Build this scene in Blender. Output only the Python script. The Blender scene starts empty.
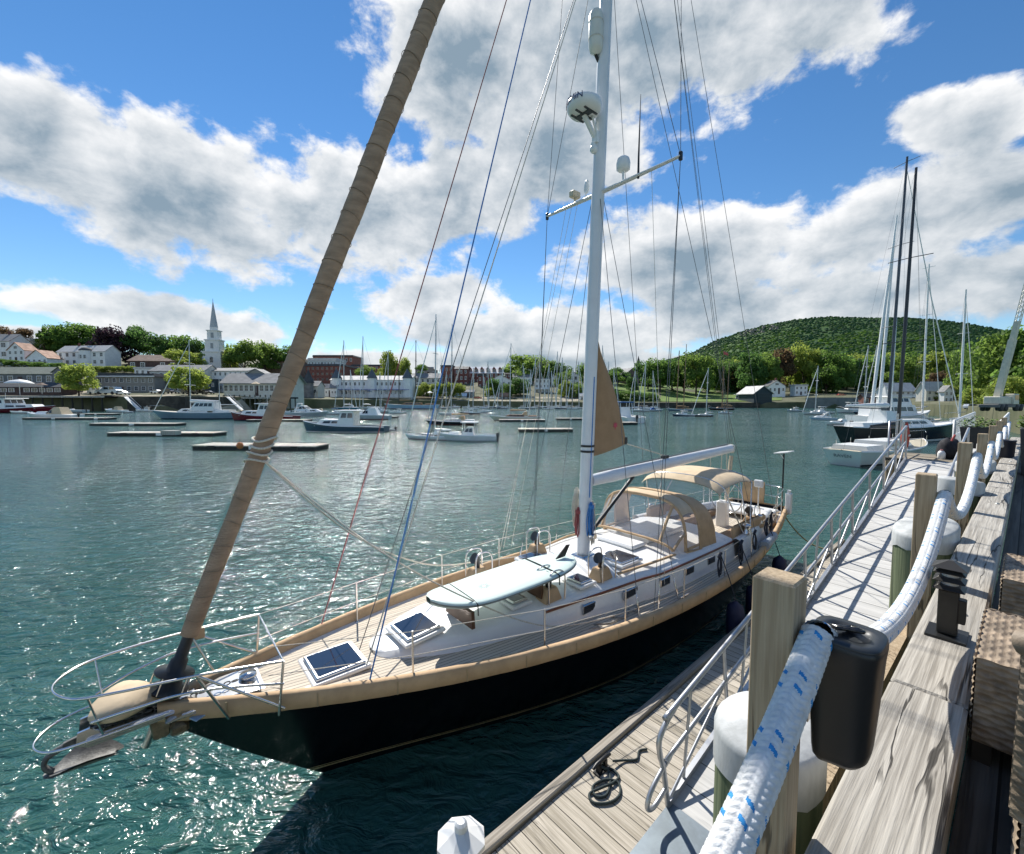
import bpy, math, random
import numpy as np
from mathutils import Vector, Matrix
R = math.radians
SC = bpy.context.scene
COL = SC.collection
random.seed(7)

# ------------------------------------------------------------------ camera
F = 440.0; HY = 399.0; EYE = 4.5
PITCH = math.atan((427 - HY) / F)
cd = bpy.data.cameras.new('camera'); cam = bpy.data.objects.new('camera', cd); COL.objects.link(cam)
cd.sensor_width = 36; cd.sensor_fit = 'HORIZONTAL'; cd.lens = 36 * F / 1024
cd.clip_start = 0.05; cd.clip_end = 20000
cam.location = (0, 0, EYE); cam.rotation_euler = (math.pi / 2 - PITCH, 0, 0)
SC.camera = cam

# ------------------------------------------------------------------ sky, sun, exposure
SUN_AZ, SUN_EL = -20.0, 45.0          # azimuth from straight ahead (+Y), clockwise positive
SKY_STRENGTH, SUN_STRENGTH, EXPOSURE = 0.062, 3.1, 1.08
SC.view_settings.view_transform = 'Standard'; SC.view_settings.look = 'None'
SC.view_settings.gamma = 1; SC.view_settings.exposure = EXPOSURE
SC.view_settings.use_curve_mapping = False

class NT:
    """small helper for building node trees"""
    def __init__(s, tree): s.t = tree
    def n(s, typ, **kw):
        o = s.t.nodes.new(typ)
        for k, v in kw.items(): setattr(o, k, v)
        return o
    def put(s, sock, v):
        if isinstance(v, bpy.types.NodeSocket): s.t.links.new(v, sock)
        elif v is not None: sock.default_value = v
    def m(s, op, a, b=None, c=None, clamp=False):
        o = s.n('ShaderNodeMath', operation=op, use_clamp=clamp)
        for i, v in enumerate((a, b, c)):
            if v is not None: s.put(o.inputs[i], v)
        return o.outputs[0]
    def mix(s, f, a, b):
        o = s.n('ShaderNodeMix', data_type='RGBA')
        s.put(o.inputs[0], f); s.put(o.inputs[6], a); s.put(o.inputs[7], b)
        return o.outputs[2]
    def smooth(s, v, lo, hi):
        o = s.n('ShaderNodeMapRange', interpolation_type='SMOOTHSTEP')
        s.put(o.inputs[0], v); o.inputs[1].default_value = lo; o.inputs[2].default_value = hi
        return o.outputs[0]
    def noise(s, vec, scale, detail=6, rough=.55, dist=0.0):
        o = s.n('ShaderNodeTexNoise'); s.put(o.inputs['Vector'], vec)
        o.inputs['Scale'].default_value = scale; o.inputs['Detail'].default_value = detail
        o.inputs['Roughness'].default_value = rough; o.inputs['Distortion'].default_value = dist
        return o.outputs[0]
    def xyz(s, v):
        o = s.n('ShaderNodeSeparateXYZ'); s.put(o.inputs[0], v); return o.outputs
    def vec(s, x, y, z):
        o = s.n('ShaderNodeCombineXYZ')
        for i, v in enumerate((x, y, z)): s.put(o.inputs[i], v)
        return o.outputs[0]
    def mapping(s, v, scale=(1, 1, 1), rot=(0, 0, 0), loc=(0, 0, 0)):
        o = s.n('ShaderNodeMapping'); s.put(o.inputs[0], v)
        o.inputs['Scale'].default_value = scale; o.inputs['Rotation'].default_value = rot; o.inputs['Location'].default_value = loc
        return o.outputs[0]

world = bpy.data.worlds.new('World'); SC.world = world; world.use_nodes = True
wt = world.node_tree; wt.nodes.clear(); N = NT(wt)
sky = N.n('ShaderNodeTexSky', sky_type='NISHITA', sun_disc=False)
sky.sun_elevation = R(SUN_EL); sky.sun_rotation = R(SUN_AZ); sky.air_density = 1.0; sky.dust_density = 0.0; sky.ozone_density = 3.0
hs = N.n('ShaderNodeHueSaturation'); hs.inputs['Saturation'].default_value = 1.22; hs.inputs['Value'].default_value = 1.0
N.put(hs.inputs['Color'], sky.outputs[0])
gen = N.n('ShaderNodeTexCoord').outputs['Generated']
dx, dy, dz = N.xyz(gen)
ay = N.m('MAXIMUM', dy, 0.12)
gx = N.m('DIVIDE', dx, ay); gz = N.m('DIVIDE', dz, ay)       # gnomonic direction coordinates
# clouds: big masses standing at fixed bearings, roughened by noise in (azimuth, elevation)
az = N.m('ARCTAN2', dx, dy); el = N.m('ARCSINE', dz)
pe = N.vec(az, N.m('MULTIPLY', el, 1.45), N.m('MULTIPLY', el, .3))
def cnoise(scale, detail, rough, off, dist=.2):
    v = N.n('ShaderNodeVectorMath', operation='ADD'); N.put(v.inputs[0], pe); v.inputs[1].default_value = off
    return N.noise(v.outputs[0], scale, detail, rough, dist)
CLOUDS = [  # centre px, centre py, radius x, radius y, tilt in degrees, of each mass as a bearing
    (40, 140, 150, 84, 8), (185, 196, 210, 92, 20), (365, 216, 190, 92, 3), (455, 200, 100, 74, 0),
    (640, 50, 330, 135, -12), (470, 70, 120, 110, 0), (800, 0, 190, 85, -25), (560, 160, 120, 60, 0),
    (110, 312, 250, 34, 9), (430, 300, 120, 34, -4), (545, 330, 200, 42, 0),
    (700, 255, 190, 66, -8), (880, 225, 210, 60, -14), (960, 125, 110, 40, -12), (1010, 190, 120, 40, -10),
    (860, 300, 330, 46, -7), (1010, 280, 150, 40, -5), (500, 362, 420, 16, 0), (60, 335, 160, 14, 3), (1250, 120, 200, 120, 0), (-260, 200, 200, 150, 0),
]
def cloud_field(sx, sz):
    best = None
    for (cx, cy, rx, ry, a) in CLOUDS:
        ux = N.m('SUBTRACT', sx, (cx - 512) / F); uz = N.m('SUBTRACT', sz, (HY - cy) / F)
        c, s_ = math.cos(R(-a)), math.sin(R(-a))
        p = N.m('MULTIPLY_ADD', ux, c * F / rx, N.m('MULTIPLY', uz, s_ * F / rx))
        q = N.m('MULTIPLY_ADD', uz, c * F / ry, N.m('MULTIPLY', ux, -s_ * F / ry))
        d = N.m('SUBTRACT', 1.0, N.m('SQRT', N.m('MULTIPLY_ADD', p, p, N.m('MULTIPLY', q, q))))
        best = d if best is None else N.m('SMOOTH_MAX', best, d, 0.25)
    return N.m('MAXIMUM', best, -1.2)
fld = cloud_field(gx, gz)
n1 = cnoise(3.0, 6, .55, (3.1, 1.7, 0)); n1s = cnoise(3.0, 4, .5, (3.1 - .04, 1.7 + .10, 0))
n2 = cnoise(11.0, 9, .60, (.4, 2.2, 0), .15); n2s = cnoise(11.0, 6, .58, (.4 - .010, 2.2 + .026, 0), .15)
fld_up = cloud_field(gx, N.m('ADD', gz, 0.085))      # more cloud overhead: we look at an underside
under = N.m('SUBTRACT', fld_up, fld)
back = N.smooth(dy, 0.05, -0.35)                     # behind the camera: unseen bright cloud, added to lift shade on surfaces facing it
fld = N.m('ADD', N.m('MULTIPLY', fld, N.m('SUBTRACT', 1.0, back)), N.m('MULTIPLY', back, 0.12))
base = N.m('MULTIPLY_ADD', N.m('SUBTRACT', n1, .5), 1.1, fld)
dens = N.m('SUBTRACT', N.m('MULTIPLY_ADD', N.m('SUBTRACT', n2, .5), 1.25, base), .17)
mask = N.smooth(dens, -0.02, 0.24)
thick = N.smooth(N.m('MULTIPLY_ADD', N.m('SUBTRACT', n2, .5), 1.0, base), 0.0, 1.50)
lit = N.m('MULTIPLY_ADD', N.m('SUBTRACT', n2, n2s), 1.7, N.m('MULTIPLY', N.m('SUBTRACT', n1, n1s), 1.3))   # relief towards the sun
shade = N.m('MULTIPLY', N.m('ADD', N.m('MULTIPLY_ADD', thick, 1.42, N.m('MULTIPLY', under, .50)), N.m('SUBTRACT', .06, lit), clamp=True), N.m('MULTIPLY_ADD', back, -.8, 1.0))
CLOUD_LIT = (1.0, 1.0, 1.0, 1); CLOUD_GREY = (0.26, 0.35, 0.43, 1)
ccol = N.mix(shade, CLOUD_LIT, CLOUD_GREY)
bg1 = N.n('ShaderNodeBackground'); N.put(bg1.inputs[0], hs.outputs[0]); bg1.inputs[1].default_value = SKY_STRENGTH
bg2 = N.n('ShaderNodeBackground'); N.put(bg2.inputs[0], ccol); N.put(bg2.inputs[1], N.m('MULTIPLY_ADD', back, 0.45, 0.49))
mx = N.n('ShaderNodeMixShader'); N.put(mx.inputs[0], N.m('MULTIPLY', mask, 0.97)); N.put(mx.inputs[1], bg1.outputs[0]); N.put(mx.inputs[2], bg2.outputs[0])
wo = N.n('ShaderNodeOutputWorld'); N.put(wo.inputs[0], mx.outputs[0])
world.cycles.sampling_method = 'MANUAL'; world.cycles.sample_map_resolution = 512

sd = bpy.data.lights.new('sun', 'SUN'); sun = bpy.data.objects.new('sun', sd); COL.objects.link(sun)
sd.energy = SUN_STRENGTH; sd.angle = R(0.53); sd.color = (1.0, 0.955, 0.88)
sun.location = (-20, 60, 80)
_sv = Vector((math.sin(R(SUN_AZ)) * math.cos(R(SUN_EL)), math.cos(R(SUN_AZ)) * math.cos(R(SUN_EL)), math.sin(R(SUN_EL))))
sun.rotation_euler = _sv.to_track_quat('Z', 'Y').to_euler()
SC.cycles.use_denoising = True
SC.cycles.max_bounces = 7; SC.cycles.transparent_max_bounces = 14; SC.cycles.caustics_reflective = False; SC.cycles.caustics_refractive = False
SC.cycles.sample_clamp_indirect = 6.0

# ------------------------------------------------------------------ placing: bearings of the photograph turned into ground points
_fw = Vector((0, math.cos(PITCH), -math.sin(PITCH))); _up = Vector((0, math.sin(PITCH), math.cos(PITCH))); _rt = Vector((1, 0, 0))
def ray(x, y): return _fw + _rt * ((x - 512) / F) + _up * ((427 - y) / F)
def PZ(x, y, z=0.0):
    d = ray(x, y); return Vector((0, 0, EYE)) + d * ((z - EYE) / d.z)
def PD(x, y, D):
    d = ray(x, y); return Vector((0, 0, EYE)) + d * (D / d.y)
def zat(y, D, x=512): return PD(x, y, D).z

# ------------------------------------------------------------------ mesh helpers
class MB:
    def __init__(s): s.v = []; s.f = []; s.mi = []; s.sm = []; s.T = None
    def add(s, vs, fs, mi=0, sm=False):
        o = len(s.v)
        if s.T is not None: vs = [tuple(s.T @ Vector(q)) for q in vs]
        s.v += [tuple(q) for q in vs]
        for k in fs: s.f.append([i + o for i in k])
        s.mi += [mi] * len(fs); s.sm += [sm] * len(fs)
        return s
    def box(s, c, d, mi=0, rz=0.0, tx=1.0, ty=1.0, bev=0.0, rot=None):
        """centre, full sizes; tx, ty shrink the top; bev cuts the vertical and top edges"""
        hx, hy, hz = d[0] / 2, d[1] / 2, d[2] / 2
        if bev > 0:
            b = min(bev, hx * .9, hy * .9, hz * .9); rings = []
            for (z, i) in ((-hz, b), (-hz + b, 0), (hz - b, 0), (hz, b)):
                X, Y = hx - i, hy - i; kx = tx if z > 0 else 1; ky = ty if z > 0 else 1
                X *= kx; Y *= ky
                cc = b * .6
                rings.append([(X - cc, -Y, z), (X, -Y + cc, z), (X, Y - cc, z), (X - cc, Y, z), (-X + cc, Y, z), (-X, Y - cc, z), (-X, -Y + cc, z), (-X + cc, -Y, z)])
            vs = [p for r in rings for p in r]; n = 8
            fs = [[k * n + i, k * n + (i + 1) % n, (k + 1) * n + (i + 1) % n, (k + 1) * n + i] for k in range(3) for i in range(n)]
            fs += [list(range(n))[::-1], [3 * n + i for i in range(n)]]
        else:
            vs = [(-hx, -hy, -hz), (hx, -hy, -hz), (hx, hy, -hz), (-hx, hy, -hz), (-hx * tx, -hy * ty, hz), (hx * tx, -hy * ty, hz), (hx * tx, hy * ty, hz), (-hx * tx, hy * ty, hz)]
            fs = [[3, 2, 1, 0], [4, 5, 6, 7], [0, 1, 5, 4], [1, 2, 6, 5], [2, 3, 7, 6], [3, 0, 4, 7]]
        M = Matrix.Translation(Vector(c)) @ (rot if rot is not None else Matrix.Rotation(rz, 4, 'Z'))
        return s.add([M @ Vector(q) for q in vs], fs, mi)
    def bar(s, a, b, w, h=None, mi=0, up=(0, 0, 1)):
        """rectangular bar from a to b"""
        a, b = Vector(a), Vector(b); h = h or w; d = (b - a); L = d.length; d.normalize()
        u = Vector(up); 
        if abs(d.dot(u)) > .98: u = Vector((1, 0, 0))
        x = d.cross(u).normalized(); u = x.cross(d)
        M = Matrix((( d.x, x.x, u.x, 0), (d.y, x.y, u.y, 0), (d.z, x.z, u.z, 0), (0, 0, 0, 1)))
        return s.box((a + b) / 2, (L, w, h), mi, rot=M)
    def tube(s, pts, r, n=8, mi=0, caps=True, closed=False, flat=1.0):
        pts = [Vector(p) for p in pts]; k = len(pts)
        rs = r if isinstance(r, (list, tuple)) else [r] * k
        rings = []; ref = None
        for i, p in enumerate(pts):
            a = pts[(i - 1) % k] if (i > 0 or closed) else p; b = pts[(i + 1) % k] if (i < k - 1 or closed) else p
            t = (b - a)
            if t.length < 1e-9: t = Vector((0, 0, 1))
            t.normalize()
            if ref is None:
                ref = Vector((0, 0, 1)) if abs(t.z) < .9 else Vector((1, 0, 0))
            x = t.cross(ref)
            if x.length < 1e-6: x = t.cross(Vector((0, 1, 0)))
            x.normalize(); y = x.cross(t).normalized(); ref = y
            rings.append([p + (x * math.cos(2 * math.pi * j / n) + y * math.sin(2 * math.pi * j / n) * flat) * rs[i] for j in range(n)])
        vs = [q for g in rings for q in g]; fs = []
        for i in range(k if closed else k - 1):
            i2 = (i + 1) % k
            for j in range(n):
                fs.append([i * n + j, i * n + (j + 1) % n, i2 * n + (j + 1) % n, i2 * n + j])
        s.add(vs, fs, mi, True)
        if caps and not closed:
            s.add(rings[0], [list(range(n))[::-1]], mi); s.add(rings[-1], [list(range(n))], mi)
        return s
    def lathe(s, prof, c=(0, 0, 0), n=20, mi=0, sm=True, M=None):
        vs = []; k = len(prof)
        for (r, z) in prof:
            for j in range(n):
                a = 2 * math.pi * j / n; vs.append(Vector((r * math.cos(a), r * math.sin(a), z)))
        fs = [[i * n + j, i * n + (j + 1) % n, (i + 1) * n + (j + 1) % n, (i + 1) * n + j] for i in range(k - 1) for j in range(n)]
        caps = [list(range(n))[::-1], [(k - 1) * n + j for j in range(n)]]
        MM = Matrix.Translation(Vector(c)) @ (M or Matrix.Identity(4))
        vs = [MM @ q for q in vs]
        o = len(s.v); s.add(vs, fs, mi, sm); 
        s.add([vs[i] for i in range(n)], [list(range(n))[::-1]], mi); s.add(vs[-n:], [list(range(n))], mi)
        return s
    def grid(s, rows, mi=0, sm=True, closed=False, flip=False):
        """rows: list of equally long point lists"""
        n = len(rows[0]); vs = [p for r in rows for p in r]; fs = []
        for i in range(len(rows) - 1):
            for j in range(n if closed else n - 1):
                q = [i * n + j, i * n + (j + 1) % n, (i + 1) * n + (j + 1) % n, (i + 1) * n + j]
                fs.append(q[::-1] if flip else q)
        return s.add(vs, fs, mi, sm)
    def prism(s, poly, z0, z1, mi=0, M=None):
        n = len(poly); vs = [(x, y, z0) for x, y in poly] + [(x, y, z1) for x, y in poly]
        fs = [[i, (i + 1) % n, n + (i + 1) % n, n + i] for i in range(n)] + [list(range(n))[::-1], [n + i for i in range(n)]]
        if M is not None: vs = [M @ Vector(q) for q in vs]
        return s.add(vs, fs, mi)
    def ball(s, c, r, n=12, k=8, mi=0):
        if not isinstance(r, (tuple, list)): r = (r, r, r)
        rows = [[(c[0] + r[0] * math.sin(a) * math.cos(b), c[1] + r[1] * math.sin(a) * math.sin(b), c[2] - r[2] * math.cos(a)) for b in [2 * math.pi * j / n for j in range(n)]] for a in [max(1e-3, min(math.pi - 1e-3, math.pi * i / k)) for i in range(k + 1)]]
        return s.grid(rows, mi, True, True)
    def mesh(s, name, mats):
        me = bpy.data.meshes.new(name)
        me.from_pydata(s.v, [], s.f)
        for m_ in (mats if isinstance(mats, (list, tuple)) else [mats]): me.materials.append(m_)
        me.polygons.foreach_set('material_index', s.mi); me.polygons.foreach_set('use_smooth', s.sm)
        me.update(); return me
    def build(s, name, mats, parent=None, loc=(0, 0, 0), rz=0.0, label=None):
        return link(name, s.mesh(name, mats), parent, loc, rz, label)
def link(name, data, parent=None, loc=(0, 0, 0), rz=0.0, label=None):
    o = bpy.data.objects.new(name, data); COL.objects.link(o)
    if parent: o.parent = parent
    o.location = loc; o.rotation_euler = (0, 0, rz)
    if label: o['label'] = label
    return o
def tag(o, label, cat, group=None, kind=None):
    o['label'] = label; o['category'] = cat
    if group: o['group'] = group
    if kind: o['kind'] = kind
    return o
def thing(name, label, cat, loc=(0, 0, 0), rz=0.0, group=None):
    return tag(link(name, None, None, loc, rz), label, cat, group)
def struct(o): o['kind'] = 'structure'; return o
def copy_tree(o, parent=None):
    c = o.copy(); COL.objects.link(c)
    if parent: c.parent = parent
    for ch in list(o.children): copy_tree(ch, c)
    return c
def text_mesh(txt, size, extrude=0.002):
    cu = bpy.data.curves.new('lettering', 'FONT'); cu.body = txt; cu.size = size; cu.extrude = extrude; cu.align_x = 'CENTER'; cu.align_y = 'CENTER'
    o = bpy.data.objects.new('lettering', cu); COL.objects.link(o)
    dg = bpy.context.evaluated_depsgraph_get(); me = bpy.data.meshes.new_from_object(o.evaluated_get(dg))
    bpy.data.objects.remove(o); return me
def catmull(pts, k=6, closed=False):
    P = [Vector(p) for p in pts]; out = []; n = len(P)
    for i in range(n if closed else n - 1):
        if closed: a, b, c, d = P[(i - 1) % n], P[i], P[(i + 1) % n], P[(i + 2) % n]
        else: a, b, c, d = P[max(i - 1, 0)], P[i], P[i + 1], P[min(i + 2, n - 1)]
        for j in range(k):
            t = j / k
            out.append(.5 * ((2 * b) + (c - a) * t + (2 * a - 5 * b + 4 * c - d) * t * t + (3 * b - a - 3 * c + d) * t ** 3))
    if not closed: out.append(P[-1])
    return out
def sag(a, b, drop, k=12):
    a, b = Vector(a), Vector(b)
    return [a.lerp(b, i / k) - Vector((0, 0, drop * 4 * (i / k) * (1 - i / k))) for i in range(k + 1)]

# ------------------------------------------------------------------ materials
_mats = {}
def mat(name, col, rough=.5, metal=0.0, var=0.12, scale=6.0, bump=0.0, bscale=60.0, stretch=(1, 1, 1), spec=.5, alpha=1.0, col2=None, sheen=0.0, coat=0.0):
    if name in _mats: return _mats[name]
    m = bpy.data.materials.new(name); m.use_nodes = True; t = m.node_tree; n = NT(t); b = t.nodes['Principled BSDF']
    b.inputs['Roughness'].default_value = rough; b.inputs['Metallic'].default_value = metal
    b.inputs['Specular IOR Level'].default_value = spec; b.inputs['Alpha'].default_value = alpha
    b.inputs['Coat Weight'].default_value = coat
    c = (*col, 1); co = n.n('ShaderNodeTexCoord').outputs['Object']; v = n.mapping(co, stretch)
    if var > 0 or col2:
        lo = (*(col2 or [x * (1 - var) for x in col]), 1); hi = (*(col if col2 else [min(1, x * (1 + var)) for x in col]), 1)
        nz = n.smooth(n.noise(v, scale, 5, .6), .3, .7); n.put(b.inputs['Base Color'], n.mix(nz, lo, hi))
        n.put(b.inputs['Roughness'], n.m('MULTIPLY_ADD', nz, -.12 * rough, rough * 1.06))
    else: b.inputs['Base Color'].default_value = c
    if bump > 0:
        bp = n.n('ShaderNodeBump'); bp.inputs['Strength'].default_value = bump; bp.inputs['Distance'].default_value = .01
        n.put(bp.inputs['Height'], n.noise(v, bscale, 4, .6)); n.put(b.inputs['Normal'], bp.outputs[0])
    _mats[name] = m; return m
def wood(name, dark, light, axis=0, grain=14.0, rough=.75, bump=.5, plank=None, crack=.5, gap_col=(.015, .013, .01)):
    """weathered timber, grain along the object's own axis; plank = (axis, width, gap)"""
    if name in _mats: return _mats[name]
    m = bpy.data.materials.new(name); m.use_nodes = True; t = m.node_tree; n = NT(t); b = t.nodes['Principled BSDF']
    b.inputs['Roughness'].default_value = rough; b.inputs['Specular IOR Level'].default_value = .3
    co = n.n('ShaderNodeTexCoord').outputs['Object']; sc = [grain] * 3; sc[axis] = grain * .05
    xs = n.xyz(co); off = None
    if plank:
        cell = n.m('FLOOR', n.m('DIVIDE', xs[plank[0]], plank[1])); wn = n.n('ShaderNodeTexWhiteNoise', noise_dimensions='1D'); n.put(wn.inputs['W'], cell); off = wn.outputs[0]
        va = n.n('ShaderNodeVectorMath', operation='ADD'); n.put(va.inputs[0], co); n.put(va.inputs[1], n.vec(n.m('MULTIPLY', off, 7.0), n.m('MULTIPLY', off, 5.0), n.m('MULTIPLY', off, 3.0))); co2 = va.outputs[0]
    else: co2 = co
    v = n.mapping(co2, sc)
    g1 = n.noise(v, 1.0, 7, .6, .5); g2 = n.noise(n.mapping(co2, [x * 4 if i != axis else x * 2 for i, x in enumerate(sc)]), 1.0, 3, .5)
    big = n.noise(co2, 2.3, 4, .6)
    f = n.m('ADD', n.m('MULTIPLY', g1, .5), n.m('MULTIPLY', g2, .5)); f = n.smooth(f, .30, .70)
    f = n.m('MULTIPLY_ADD', n.m('SUBTRACT', big, .5), .5, f, clamp=True)
    if off is not None: f = n.m('MULTIPLY_ADD', n.m('SUBTRACT', off, .5), .55, f, clamp=True)
    c = n.mix(f, (*dark, 1), (*light, 1))
    rdg = n.m('ABSOLUTE', n.m('SUBTRACT', n.noise(n.mapping(co2, [x * (.30 if i != axis else .38) for i, x in enumerate(sc)], loc=(4, 9, 2)), 1.0, 4, .5, .8), .5))
    gate = n.smooth(n.noise(n.mapping(co2, [x * (.12 if i != axis else .5) for i, x in enumerate(sc)], loc=(1, 3, 7)), 1.0, 2, .5), .46, .56)
    cr = n.m('MULTIPLY', n.m('SUBTRACT', 1.0, n.smooth(rdg, .004, .022)), gate)
    c = n.mix(n.m('MULTIPLY', cr, crack), c, (dark[0] * .2, dark[1] * .2, dark[2] * .2, 1))
    h = n.m('SUBTRACT', f, n.m('MULTIPLY', cr, 1.4))
    if plank:
        fr = n.m('FRACT', n.m('DIVIDE', xs[plank[0]], plank[1])); e = n.m('LESS_THAN', fr, plank[2] / plank[1]); c = n.mix(e, c, (*gap_col, 1)); h = n.m('MULTIPLY_ADD', e, -3.0, h)
    n.put(b.inputs['Base Color'], c)
    bp = n.n('ShaderNodeBump'); bp.inputs['Strength'].default_value = bump; bp.inputs['Distance'].default_value = .004
    n.put(bp.inputs['Height'], h); n.put(b.inputs['Normal'], bp.outputs[0])
    _mats[name] = m; return m
def glass(name, col=(.75, .8, .85), alpha=.25, rough=.04):
    m = mat(name, col, rough, 0, 0, spec=.8, alpha=alpha); return m
STEEL = mat('stainless', (.62, .62, .62), .22, 1.0, .05)
ALU = mat('aluminium_rail', (.46, .47, .48), .38, .75, .12, 9)
GEL = mat('white_gelcoat', (.78, .78, .76), .28, 0, .04, 2)
DKGLASS = mat('dark_glass', (.012, .015, .02), .06, 0, 0, spec=.8)
BLACK = mat('black_plastic', (.012, .013, .014), .42, 0, .1)
RUBBER = mat('black_rubber', (.02, .02, .02), .7, 0, .2)
ROPEW = mat('pale_rope', (.62, .57, .48), .85, 0, .2, 60, .5, 200)
# ================================================================== SETTING
# ---- water
def water_mat():
    m = bpy.data.materials.new('harbour_water'); m.use_nodes = True; t = m.node_tree; n = NT(t); b = t.nodes['Principled BSDF']
    b.inputs['Roughness'].default_value = .07; b.inputs['IOR'].default_value = 1.42; b.inputs['Specular IOR Level'].default_value = .5
    co = n.n('ShaderNodeNewGeometry').outputs['Position']
    big = n.noise(n.mapping(co, (.02, .05, 1)), 1.0, 4, .6)
    c = n.mix(n.smooth(big, .3, .7), (.022, .080, .068, 1), (.036, .108, .094, 1))
    n.put(b.inputs['Base Color'], c)
    w1 = n.noise(n.mapping(co, (.85, 1.45, 1), (0, 0, .3)), 1.0, 3, .5, .6)
    w2 = n.noise(n.mapping(co, (2.3, 3.9, 1), (0, 0, -.25)), 1.0, 4, .55, .8)
    w3 = n.noise(n.mapping(co, (6.0, 9.0, 1), (0, 0, .5)), 1.0, 3, .5, .5)
    patch = n.m('MULTIPLY_ADD', n.smooth(n.noise(n.mapping(co, (.05, .11, 1)), 1.0, 3, .5), .3, .7), .6, .55)
    h = n.m('ADD', n.m('MULTIPLY', w1, .26), n.m('MULTIPLY', w2, .19)); h = n.m('MULTIPLY_ADD', w3, .034, h); h = n.m('MULTIPLY', h, patch)
    bp = n.n('ShaderNodeBump'); bp.inputs['Strength'].default_value = 1.0; bp.inputs['Distance'].default_value = 1.0
    n.put(bp.inputs['Height'], h); n.put(b.inputs['Normal'], bp.outputs[0])
    return m
q = MB(); q.grid([[(x, y, 0) for x in (-6000, -300, -60, 0, 60, 300, 6000)] for y in (-400, -60, 0, 40, 120, 400, 6000)], 0, False, flip=True)
struct(q.build('harbour_water', water_mat()))

# ---- land: rows of (distance, height in the view) along bearings, quay edge first
LAND = [  # bearing x, [(D, y)]
    (-500, [(150, 413), (151, 396), (200, 392), (250, 368), (420, 352), (900, 352)]),
    (-60,  [(158, 412), (159, 396), (186, 393), (215, 371), (250, 364), (330, 352), (900, 352)]),
    (60,   [(164, 411), (165, 396.5), (190, 393), (222, 369), (250, 365), (330, 352), (900, 352)]),
    (160,  [(164, 411), (165, 396.5), (196, 391), (235, 374), (262, 368), (340, 358), (900, 356)]),
    (240,  [(168, 411), (169, 397), (210, 392), (240, 376), (270, 368), (360, 358), (900, 356)]),
    (310,  [(205, 409), (206, 399), (236, 396), (270, 388), (300, 378), (400, 368), (900, 366)]),
    (400,  [(232, 408), (233, 400), (265, 397), (300, 388), (340, 380), (460, 376), (900, 374)]),
    (470,  [(240, 407.5), (241, 401), (265, 397), (300, 388), (330, 383), (460, 376), (900, 374)]),
    (560,  [(240, 407.5), (241, 402), (265, 397), (300, 391), (330, 385), (460, 376), (900, 374)]),
    (615,  [(225, 408), (226, 402.5), (250, 400), (300, 391), (350, 382), (460, 376), (900, 374)]),
    (660,  [(225, 408), (226, 402.5), (240, 401), (290, 391), (350, 384), (460, 378), (900, 370)]),
    (700,  [(225, 408), (226, 402.5), (238, 401.5), (290, 396), (360, 388), (460, 380), (900, 366)]),
    (740,  [(225, 408), (226, 403), (240, 400.5), (290, 395), (360, 388), (460, 380), (900, 360)]),
    (800,  [(222, 408), (223, 402), (240, 397), (290, 393), (360, 386), (460, 378), (900, 356)]),
    (860,  [(200, 409), (201, 402), (240, 396), (290, 392), (360, 385), (460, 376), (900, 354)]),
    (930,  [(120, 415), (121, 404), (160, 400), (240, 395), (340, 385), (460, 374), (900, 352)]),
    (985,  [(74, 426), (74.4, 407), (120, 402), (220, 396), (300, 386), (460, 374), (900, 352)]),
    (1030, [(52, 436), (52.4, 411), (70, 407), (160, 398), (260, 388), (460, 374), (900, 352)]),
    (1300, [(40, 445), (40.4, 415), (55, 411), (120, 401), (240, 388), (460, 374), (900, 352)]),
    (1900, [(40, 445), (40.4, 415), (55, 411), (120, 401), (240, 388), (460, 374), (900, 352)]),
]
def land_row(c):
    xs = [b[0] for b in LAND]
    return [(float(np.interp(c, xs, [b[1][i][0] for b in LAND])), float(np.interp(c, xs, [b[1][i][1] for b in LAND]))) for i in range(len(LAND[0][1])) ] if all(len(b[1]) == 7 for b in LAND) else None
for b in LAND:
    if b[0] >= 560: b[1][-1] = (900, 390)
    while len(b[1]) < 7:                         # pad each bearing to seven rows
        a_, z_ = b[1][-2], b[1][-1]; b[1].insert(-1, ((a_[0] + z_[0]) / 2, (a_[1] + z_[1]) / 2))
def land_z(c, D):
    r = land_row(c); return zat(float(np.interp(D, [a for a, _ in r], [y for _, y in r])), D)
def on_land(px, D):
    p = PD(px, HY, D); return Vector((p.x, p.y, land_z(px, D)))
GROUND = mat('earth_and_grass', (.14, .135, .075), .95, 0, .3, .12, .4, 1.0, col2=(.065, .075, .032))
GRASS = mat('mown_grass', (.13, .20, .028), .95, 0, .25, .12, .3, 3.0, col2=(.085, .15, .02))
GRAVEL = mat('gravel_lot', (.33, .29, .22), .95, 0, .2, .3, .3, 4.0)
STONEWALL = mat('quay_stone', (.055, .050, .04), .9, 0, .35, .5, .6, 2.0)
def land_sheet(name, m, cols, Ds=None, lift=0.0, drop=True):
    q = MB(); rows = []
    for c in cols:
        r = land_row(c); pts = []
        if Ds is None: ds = [a for a, _ in r]
        else: ds = [d for d in np.linspace(Ds[0], Ds[1], 9)]
        for d in ds:
            p = PD(c, HY, d); pts.append((p.x, p.y, land_z(c, d) + lift))
        if Ds is None and drop:
            p = PD(c, HY, ds[0] - .2); pts[0] = (pts[0][0], pts[0][1], -1.0)
        rows.append(pts)
    q.grid(rows, 0, False, flip=False); o = q.build(name, m); return struct(o)
land_sheet('land', GROUND, list(range(-500, 1901, 20)))
land_sheet('lawn', GRASS, list(range(606, 790, 8)), (231, 345), .25)
land_sheet('parking_lot', GRAVEL, list(range(-60, 262, 12)), (166, 195), .06)
land_sheet('waterfront_lot', GRAVEL, list(range(320, 600, 20)), (243, 264), .06)

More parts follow.
